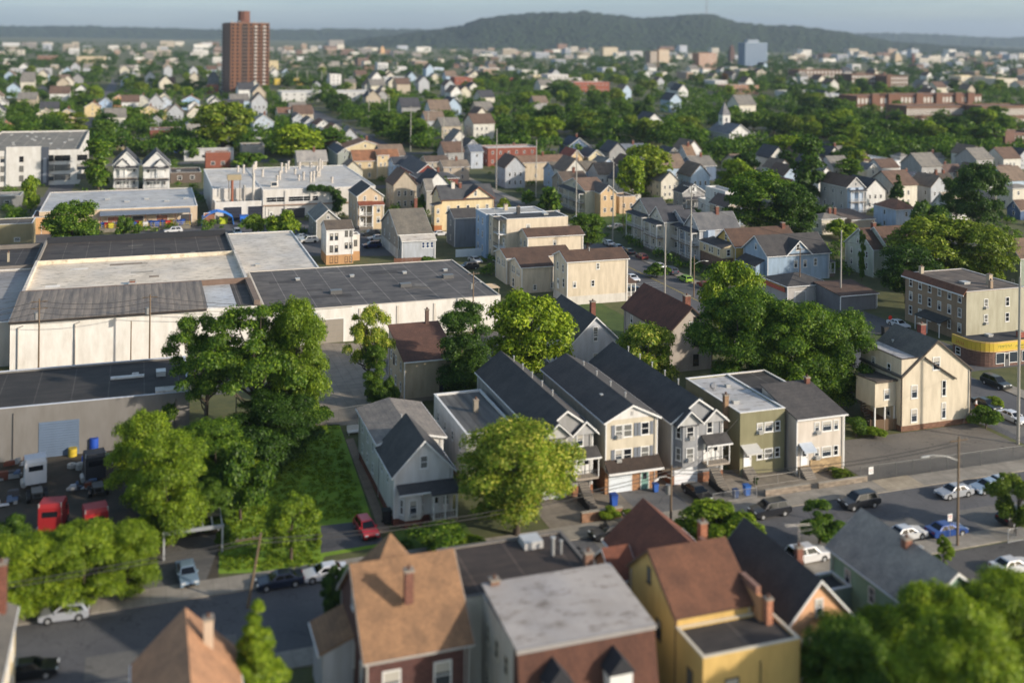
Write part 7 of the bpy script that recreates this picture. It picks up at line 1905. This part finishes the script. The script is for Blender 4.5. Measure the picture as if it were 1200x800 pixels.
# ================================================================ cars
BK=(26,27,30);WH=(222,222,224);SV=(168,172,178);BL=(30,70,140);DB=(30,38,58);RD=(190,28,36)
cars=[
(1007,588,2,'suv',(40,42,46),'black sport utility vehicle with roof rails at the kerb by the lot gate'),
(1118,576,2,'sedan',SV,'silver sedan parked right of the black sport utility vehicle'),
(1158,570,3,'sedan',(150,168,186),'pale blue grey sedan behind the silver sedan at the kerb'),
(1062,625,181,'sedan',(205,206,208),'white sedan behind the mint green house roof'),
(1109,621,180,'sedan',BL,'bright blue sedan parked on the near kerb by the tall pole'),
(1186,663,180,'sedan',WH,'white car with dark rear window in the near parking lot'),
(1192,607,184,'suv',BK,'black car under the roadside tree at the right edge'),
(902,598,2,'suv',(34,36,42),'black sport utility vehicle before the olive house yard'),
(946,651,182,'suv',WH,'white vehicle half hidden under the small dark street tree'),
(817,577,92,'sedan',BK,'black sedan on the concrete drive of the grey bay fronted house'),
(429,619,96,'wagon',RD,'red hatchback parked on the asphalt pad beside the lawn'),
(76,718,356,'wagon',(176,180,188),'silver estate car at the kerb below the bright trees'),
(219,672,95,'sedan',(120,140,158),'blue grey sedan nose out in the carport driveway'),
(328,680,2,'sedan',DB,'dark blue sedan at the kerb by the lawn'),
(381,671,2,'sedan',WH,'white car front behind the small dark tree'),
(34,785,178,'sedan',BK,'black sedan at the bottom left kerb'),
(715,623,4,'sedan',(24,26,30),'black sedan in the street behind the red brown gable'),
(1167,449,92,'suv',(36,42,40),'dark green sport utility vehicle in front of the corner store'),
(1156,474,91,'sedan',(30,34,34),'dark sedan beside the cream corner house'),
(1187,489,91,'sedan',WH,'white sedan by the ivy covered fence clump'),
(1053,380,95,'sedan',WH,'white sedan at the left wall of the tan apartment block'),
(721,266,0,'wagon',(206,202,190),'cream hatchback on the grassy corner'),
(713,285,268,'sedan',(200,204,208),'pale silver sedan, first of three parked at the avenue kerb'),
(724,290,268,'sedan',(70,92,124),'steel blue sedan, second of three parked at the avenue kerb'),
(737,295,268,'sedan',(38,42,42),'black sedan, third of three parked at the avenue kerb'),
(772,312,271,'sedan',(206,208,210),'white sedan parked before the blue grey bay house'),
(803,327,270,'wagon',(150,190,70),'lime green hatchback parked on the avenue'),
(826,334,268,'sedan',(150,36,34),'dark red car parked behind the lime green hatchback'),
(741,326,90,'sedan',WH,'white car on the avenue behind the foremost cream house'),
(745,341,90,'sedan',(40,62,86),'navy car on the avenue beside the foremost cream house'),
(784,378,90,'suv',(44,56,76),'navy car parked between whitewashed gable and brown roofed stucco house'),
(435,274,2,'suv',(34,40,46),'dark sport utility vehicle behind the narrow white house, furthest of three'),
(441,279,2,'sedan',WH,'white sedan behind the narrow white house, middle of three'),
(436,288,2,'suv',(26,42,84),'dark blue car behind the narrow white house, nearest of three'),
(516,274,182,'sedan',WH,'white sedan beside the grey two storey house'),
(352,278,4,'sedan',(160,172,186),'silver blue sedan behind the stained white warehouse roof'),
(362,282,4,'suv',(214,212,206),'white sport utility vehicle beside the narrow white house'),
(278,273,92,'suv',(196,206,216),'pale van parked at the end of the black warehouse roof'),
(203,271,4,'suv',(216,216,216),'white van in front of the loading dock'),
(488,301,95,'sedan',(150,156,160),'grey car by the creeper clump'),
(557,305,100,'sedan',(200,200,200),'pale car in the yard of the tall cream block'),
(549,313,5,'suv',(50,50,54),'dark car in the yard of the tall cream block'),
(168,177,0,'suv',(206,208,212),'white van before the cream strip building, left'),
(181,176,90,'suv',WH,'white van before the cream strip building, right'),
(205,178,0,'suv',(60,90,160),'blue van beside the brick workshop'),
(700,275,268,'sedan',(120,124,128),'grey sedan on the avenue left of the bushy tree'),
(1036,262,2,'wagon',(120,160,190),'blue boat coloured car beside the rust brown hip roofed house'),
(1170,566,0,'sedan',(190,196,200),'light sedan at the right picture edge kerb'),
(690,266,268,'sedan',(60,64,70),'dark sedan up the avenue beside the whitewashed house'),
(752,301,268,'wagon',(120,60,54),'maroon hatchback on the avenue behind the black sedan'),
(676,258,268,'suv',(190,190,192),'silver van up the avenue by the steel pole'),
(650,247,268,'sedan',(210,210,210),'white sedan farther up the avenue near the stairs'),
(786,318,270,'suv',(60,70,84),'slate blue van between the white sedan and the lime hatchback'),
]
for px,py,an,kd,c,lb in cars:
    car(px,py,an,kd,c,lb)
for k,(px,py) in enumerate(((742,137),(752,139),(730,138),(815,139),(836,140),(474,158),(486,162),(500,165))):
    car(px,py,20*k,'sedan',[WH,SV,WH,SV,BK,SV,WH,DB][k],'distant %s car %s'%(['white','silver','white','silver','black','silver','white','dark blue'][k],['beside the meadow, middle one','beside the meadow, rightmost','beside the meadow, leftmost','left of the church','behind the church steeple','in the shaded street left of the cable masts','in the shaded street between two masts','in the shaded street by the fourth mast'][k]))
# ================================================================ poles and wires
pl=[]
pl.append(pole(45,446,350,'utility pole with twin transformers before the white warehouse, left',2,None,True))
pl.append(pole(175,432,345,'utility pole with pale transformers before the white warehouse, right',1,None,True))
pole(153,441,376,'short bare post against the white warehouse wall',0,name='post',r=.12)
pA=pole(290,712,626,'leaning utility pole at the lawn kerb',1,None,False,lean=1.2)
pB=pole(786,615,545,'utility pole with white transformer and lamp before the grey bay house',1,(-2.4,-1.2),True)
pC=pole(1122,640,511,'tall dark utility pole with curved street lamp by the blue car',1,(-3.6,.6),False)
pD=pole(1193,520,325,'tall pale pole at the right edge by the corner store',0,None,False,True,r=.22)
pE=pole(985,358,270,'tall pale steel pole before the pale green gables',0,None,False,True,r=.2)
pF=pole(937,350,290,'wooden utility pole before the pale blue house',1)
pG=pole(809,330,219,'tall pale steel pole at the avenue kerb before the light grey house',0,None,False,True,r=.2)
pH=pole(779,346,262,'tall pale steel pole on the near side of the avenue',0,None,False,True,r=.2)
pI=pole(813,348,299,'wooden pole with curved street lamp on the avenue',0,(2.6,-.4))
pJ=pole(718,282,190,'tall steel pole on the grassy corner',0,None,False,True,r=.22)
pK=pole(730,270,224,'thin wooden pole before the tan house with rusty wall',0)
pL=pole(675,258,178,'tall steel pole left of the whitewashed house',0,None,False,True,r=.22)
pM=pole(628,232,164,'tall steel pole by the exterior stairs',0,None,False,True,r=.22)
pN=pole(581.5,222,151,'tall steel pole before the brick building with cream front',0,None,False,True,r=.22)
pO=pole(541,200,143,'tall steel pole behind the large cream house',0,None,False,True,r=.24)
pQ=pole(519.5,188,137,'steel pole in the shaded street, fourth from the far end',0,None,False,True,r=.24)
pR=pole(501.6,174,131,'steel pole in the shaded street, third from the far end',0,None,False,True,r=.24)
pS=pole(481,178,125,'steel pole in the shaded street left of the third',0,None,False,True,r=.24)
pT=pole(455.6,150,111,'steel pole near the orange roofs, right',0,None,False,True,r=.26)
pU=pole(432,148,106,'steel pole near the orange roofs, left',0,None,False,True,r=.26)
pole(314.5,276,245,'concrete mast between the bright bushes behind the black roof',0,None,False,True,r=.18)
pole(554,392,318,'pole with signal box at the right end of the dark warehouse roof',1,(1.2,-.6),True)
pole(330,102,86,'lamp mast right of the brick tower, left one',0,None,False,True,r=.4);pole(348,100,83,'lamp mast right of the brick tower, middle one',0,None,False,True,r=.4);pole(360,100,83,'lamp mast right of the brick tower, second from right',0,None,False,True,r=.4);pole(377,101,83,'lamp mast right of the brick tower, rightmost one',0,None,False,True,r=.4)
pole(12,216,194,'utility pole with transformer before the white apartments, left one',1,None,True);pole(59,216,195,'utility pole with transformer before the white apartments, right one',1,None,True)
def top(p,d=.5):return(p[0],p[1],p[2]-d)
ch=[pU,pT,pS,pR,pQ,pO,pN,pM,pL,pJ,pH]
for i,(a,b) in enumerate(zip(ch,ch[1:])):
    wire(top(a),top(b),'thin line strung between the steel poles along the avenue',1.5,.035,'lines between the steel poles')
for d in(.6,2.4):
    wire(top(pE,d),top(pG,d),'long power line from the pale steel pole across the brown roof to the avenue',2.2,.03,'lines over the brown roof')
    wire(top(pE,d),(pE[0]+60,pE[1]-62,22-d),'long power line running right over the tan apartment block',2.,.03,'lines over the tan apartment block')
for d in(.4,1.2,2.2):
    wire(top(pl[0],d),top(pl[1],d),'wire along the white warehouse wall',.8,.045,'wires along the white warehouse')
    wire(top(pl[1],d),(pl[1][0]+34,pl[1][1]+2,8-d*.3),'wire from the right warehouse pole behind the trees',.8,.045,'wires behind the open tree')
    wire(top(pl[0],d),(pl[0][0]-40,pl[0][1],9-d),'wire from the left warehouse pole to the picture edge',.8,.045,'wires left of the warehouse pole')
for d in(.5,.9):
    wire(top(pA,d),(pA[0]-60,pA[1]-3,8.5-d),'street wire from the leaning pole to the left edge',1.,.04,'wires to the left edge')
    wire(top(pA,d),top(pB,d),'street wire between leaning pole and transformer pole',1.3,.04,'wires over the round street tree')
    wire(top(pB,d),top(pC,d),'street wire between transformer pole and tall dark pole',1.2,.04,'wires over the cream stone-faced house front')
    wire(top(pC,d),(pC[0]+60,pC[1],11-d),'street wire from the tall dark pole to the right edge',1.,.04,'wires to the right edge')
wire(top(pB,1.4),(72.5,119.9,7.4),'drop wire from the transformer pole to the olive house',.6,.025,'drop wires');wire(top(pC,1.4),(114,125,8),'drop wire from the tall dark pole to the cream corner house',.6,.025,'drop wires')
# street sign, bins, small things
def solo(mb,name,x,y,label,cat,z=0,rz=0,group=None):
    o=mb.build(name,None,(x,y,z),rz);tag(o,label,cat,group);return o
x,y=P(1113,632);solo(MB().tube((0,0,0),(0,0,2.9),.04,.04,('metal',(150,150,150)),6).box(-.3,.3,-.03,-.0,2.1,2.9,('plain',(226,226,224))).box(-.22,.22,-.035,-.03,2.62,2.7,('plain',(190,40,40))).box(-.22,.22,-.035,-.03,2.4,2.46,('plain',(190,40,40))),'parking_sign',x,y,'white parking sign on a thin post by the blue sedan','sign')
x,y=P(1043,386);solo(MB().tube((0,0,0),(0,0,2.6),.05,.05,('metal',(140,140,140)),6).prism([(.45*math.cos(k*math.pi/4+.39),2.3+.45*math.sin(k*math.pi/4+.39)) for k in range(8)],'y',-.06,-.02,('plain',(210,50,34))),'stop_sign',x,y,'red octagonal sign beside a white sedan at the tan apartment block','sign')
def wbin(px,py,c,lab,s=1.):
    x,y=P(px,py)
    e=empty('wheelie_bin',x,y);tag(e,lab,'bin');e.scale=(s,s,s)
    MB().prism([(-.25,.08),(.25,.08),(.33,1.0),(-.33,1.0)],'y',-.3,.3,('plain',c)).build('body',e)
    MB().prism([(-.36,1.0),(.36,1.0),(.33,1.08),(-.33,1.08)],'y',-.35,.35,('plain',tuple(int(q*.8) for q in c))).build('lid',e)
    for q in(-.28,.28):MB().tube((q-.04,.28,.1),(q+.04,.28,.1),.1,.1,('plain',(20,20,20)),8).build('wheel',e)
wbin(719,592,(30,80,170),'round blue bin in front of the brick garage house',1.3)
wbin(453,613,(28,30,34),'black bin at the front corner of the light grey gabled house',1.5)
wbin(768,576,(40,90,170),'blue bin left of the grey bay house drive')
wbin(862,583,(60,90,140),'blue grey bin near the olive house steps, left')
wbin(875,580,(40,110,200),'bright blue bin near the olive house steps, right',1.2)
wbin(788,305,(40,60,90),'dark blue bin before the blue grey bay house')
wbin(791,306,(30,30,34),'black bin before the blue grey bay house')
wbin(1037,393,(30,30,30),'black bin left of the red octagonal sign',1.6)
wbin(438,561,(220,220,222),'white bin beside the side wall of the gabled house')
x,y=P(470,606);solo(MB().tube((0,0,0),(0,0,.5),.22,.28,('plain',(200,190,170)),10).poly([(-.25,-.25,.5),(.25,-.25,.5),(.25,.25,.5),(-.25,.25,.5),(0,0,1.0)],[(0,1,4),(1,2,4),(2,3,4),(3,0,4)],('plain',(60,90,40))),'planter',x,y,'cream planter beside the bay window foot','planter')
# lawn furniture at back of gable house: white shed box and table
x,y=P(417,508);e=empty('garden_bench',x,y);tag(e,'white box bench at the back end of the garden path','bench')
MB().box(-1.2,1.2,-.5,.5,.35,.5,('plain',(214,212,206))).build('seat',e);MB().box(-1.2,1.2,.42,.5,.5,1.1,('plain',(214,212,206))).build('backrest',e)
for a in(-1.1,1.0):
    for b in(-.45,.35):MB().box(a,a+.1,b,b+.1,0,.35,('plain',(200,198,192))).build('leg',e)
# person by the dark sedan at the corner
def person(px,py,lab,shirt,trous,rz):
    x,y=P(px,py)
    J=[(0,0,.95),(0,0,1.2),(0,0,1.42),(0,0,1.52),(0,-.01,1.66),(.2,0,1.4),(.27,.02,1.14),(.25,-.1,.92),(.25,-.16,.84),(-.2,0,1.4),(-.28,.02,1.14),(-.26,-.12,.93),(-.26,-.18,.86),(.1,0,.9),(.12,-.06,.5),(.12,.04,.08),(.13,-.12,.04),(-.1,0,.9),(-.12,.1,.5),(-.12,.2,.1),(-.12,.08,.04)]
    E=[(0,1),(1,2),(2,3),(3,4),(2,5),(5,6),(6,7),(7,8),(2,9),(9,10),(10,11),(11,12),(0,13),(13,14),(14,15),(15,16),(0,17),(17,18),(18,19),(19,20)]
    Rr=[.15,.14,.15,.06,.11,.065,.05,.038,.04,.065,.05,.038,.04,.1,.065,.045,.05,.1,.065,.045,.05]
    me=bpy.data.meshes.new('person');me.from_pydata(J,E,[]);o=bpy.data.objects.new('person',me);col.objects.link(o)
    md=o.modifiers.new('s','SKIN');sv=me.skin_vertices[0].data
    for i,r in enumerate(Rr):sv[i].radius=(r,r*.8)
    sv[0].use_root=True
    o.modifiers.new('u','SUBSURF').levels=1;o.modifiers['u'].render_levels=1
    bpy.context.view_layer.update();dg=bpy.context.evaluated_depsgraph_get();m2=bpy.data.meshes.new_from_object(o.evaluated_get(dg))
    o.modifiers.clear();o.data=m2
    m2.materials.clear()
    for c in((176,128,104),shirt,trous,(40,30,24)):m2.materials.append(M('plain',c))
    for p in m2.polygons:
        c=p.center;p.use_smooth=True
        p.material_index=3 if c.z>1.7 or c.z<.07 else 0 if c.z>1.5 or (abs(c.x)>.2 and c.z<1.12 and c.z>.8) else 1 if c.z>.97 else 2
    o.location=(x,y,0.01);o.rotation_euler=(0,0,rz);tag(o,lab,'person')
person(1144,481,'person in red shorts and white top walking beside the dark sedan',(226,226,226),(190,30,36),.6)
person(797,303,'person in dark trousers standing at the steps before the blue grey bay house',(200,200,206),(40,44,60),0)
# ================================================================ light, sky, air, camera
w=bpy.data.worlds.new('World');sc.world=w;w.use_nodes=True;n=w.node_tree
for q in list(n.nodes):n.nodes.remove(q)
o=n.nodes.new('ShaderNodeOutputWorld');b=n.nodes.new('ShaderNodeBackground');s=n.nodes.new('ShaderNodeTexSky')
EL=R(21);AZ=R(-43)
s.sky_type='NISHITA';s.sun_disc=False;s.sun_elevation=EL;s.sun_rotation=math.atan2(math.cos(AZ),math.sin(AZ))
s.altitude=50;s.air_density=1.0;s.dust_density=1.0;s.ozone_density=1.6
b.inputs[1].default_value=SKY_S
tc=n.nodes.new('ShaderNodeTexCoord');sp=n.nodes.new('ShaderNodeSeparateXYZ');n.links.new(tc.outputs['Generated'],sp.inputs[0])
mp=n.nodes.new('ShaderNodeMapping');mp.inputs['Scale'].default_value=(3,3,26);n.links.new(tc.outputs['Generated'],mp.inputs[0])
cl_=ramp(n,noise(n,mp.outputs[0],1.6,6,.6),.4,.75,(.94,.95,.97,1),(1.22,1.16,1.1,1))
n.links.new(mul(n,mul(n,s.outputs[0],cl_,1.),ramp(n,sp.outputs[2],.03,.16,(.55,.68,.93,1),(1,.93,.83,1)),1.),b.inputs[0]);n.links.new(b.outputs[0],o.inputs[0])
L=bpy.data.lights.new('sun','SUN');L.energy=SUN_S;L.angle=R(1.2);L.color=(1,.89,.75)
lo=bpy.data.objects.new('sun',L);col.objects.link(lo)
d=Vector((math.cos(AZ)*math.cos(EL),math.sin(AZ)*math.cos(EL),math.sin(EL)))
lo.rotation_euler=d.to_track_quat('Z','Y').to_euler()
if HAZE:
    hm=bpy.data.materials.new('haze');hm.use_nodes=True;n=hm.node_tree
    for q in list(n.nodes):n.nodes.remove(q)
    o=n.nodes.new('ShaderNodeOutputMaterial');v=n.nodes.new('ShaderNodeVolumePrincipled')
    v.inputs['Color'].default_value=(.56,.69,.88,1);v.inputs['Density'].default_value=HAZE;v.inputs['Anisotropy'].default_value=.1
    n.links.new(v.outputs[0],o.inputs['Volume'])
    a=MB().box(-9050,16050,-350,16050,-7,330,WHITE);me=a.mesh('haze');me.materials.clear();me.materials.append(hm);h=ob('haze',me);h['kind']='stuff'
cd=bpy.data.cameras.new('camera');cam=bpy.data.objects.new('camera',cd);col.objects.link(cam)
cd.sensor_width=36;cd.lens=F/1200*36;cd.shift_y=-(400-HY)/1200.;cd.clip_start=1;cd.clip_end=40000
# world axes here are the street grid: turn the view by TH
right=Vector((cT,-sT,0));fwd=Vector((sT,cT,0));up=Vector((0,0,1))
cx=right*math.cos(ROLL)+up*math.sin(ROLL);cy=-right*math.sin(ROLL)+up*math.cos(ROLL)
cam.matrix_world=Matrix(((cx.x,cy.x,-fwd.x,0),(cx.y,cy.y,-fwd.y,0),(cx.z,cy.z,-fwd.z,CH),(0,0,0,1)))
cd.dof.use_dof=True;cd.dof.focus_distance=195;cd.dof.aperture_fstop=cd.lens/1000/APER
sc.camera=cam
sc.view_settings.view_transform='Standard';sc.view_settings.look='None';sc.view_settings.exposure=EXPO;sc.view_settings.gamma=1
sc.render.engine='CYCLES'
sc.cycles.max_bounces=5;sc.cycles.diffuse_bounces=2;sc.cycles.glossy_bounces=2;sc.cycles.transmission_bounces=2;sc.cycles.volume_bounces=0
print('objects',len(bpy.data.objects),'trees',NT[0])
for l,os_ in LAB.items():
    if len(os_)>1 and not os_[0].get('group'):print('DUP',l)
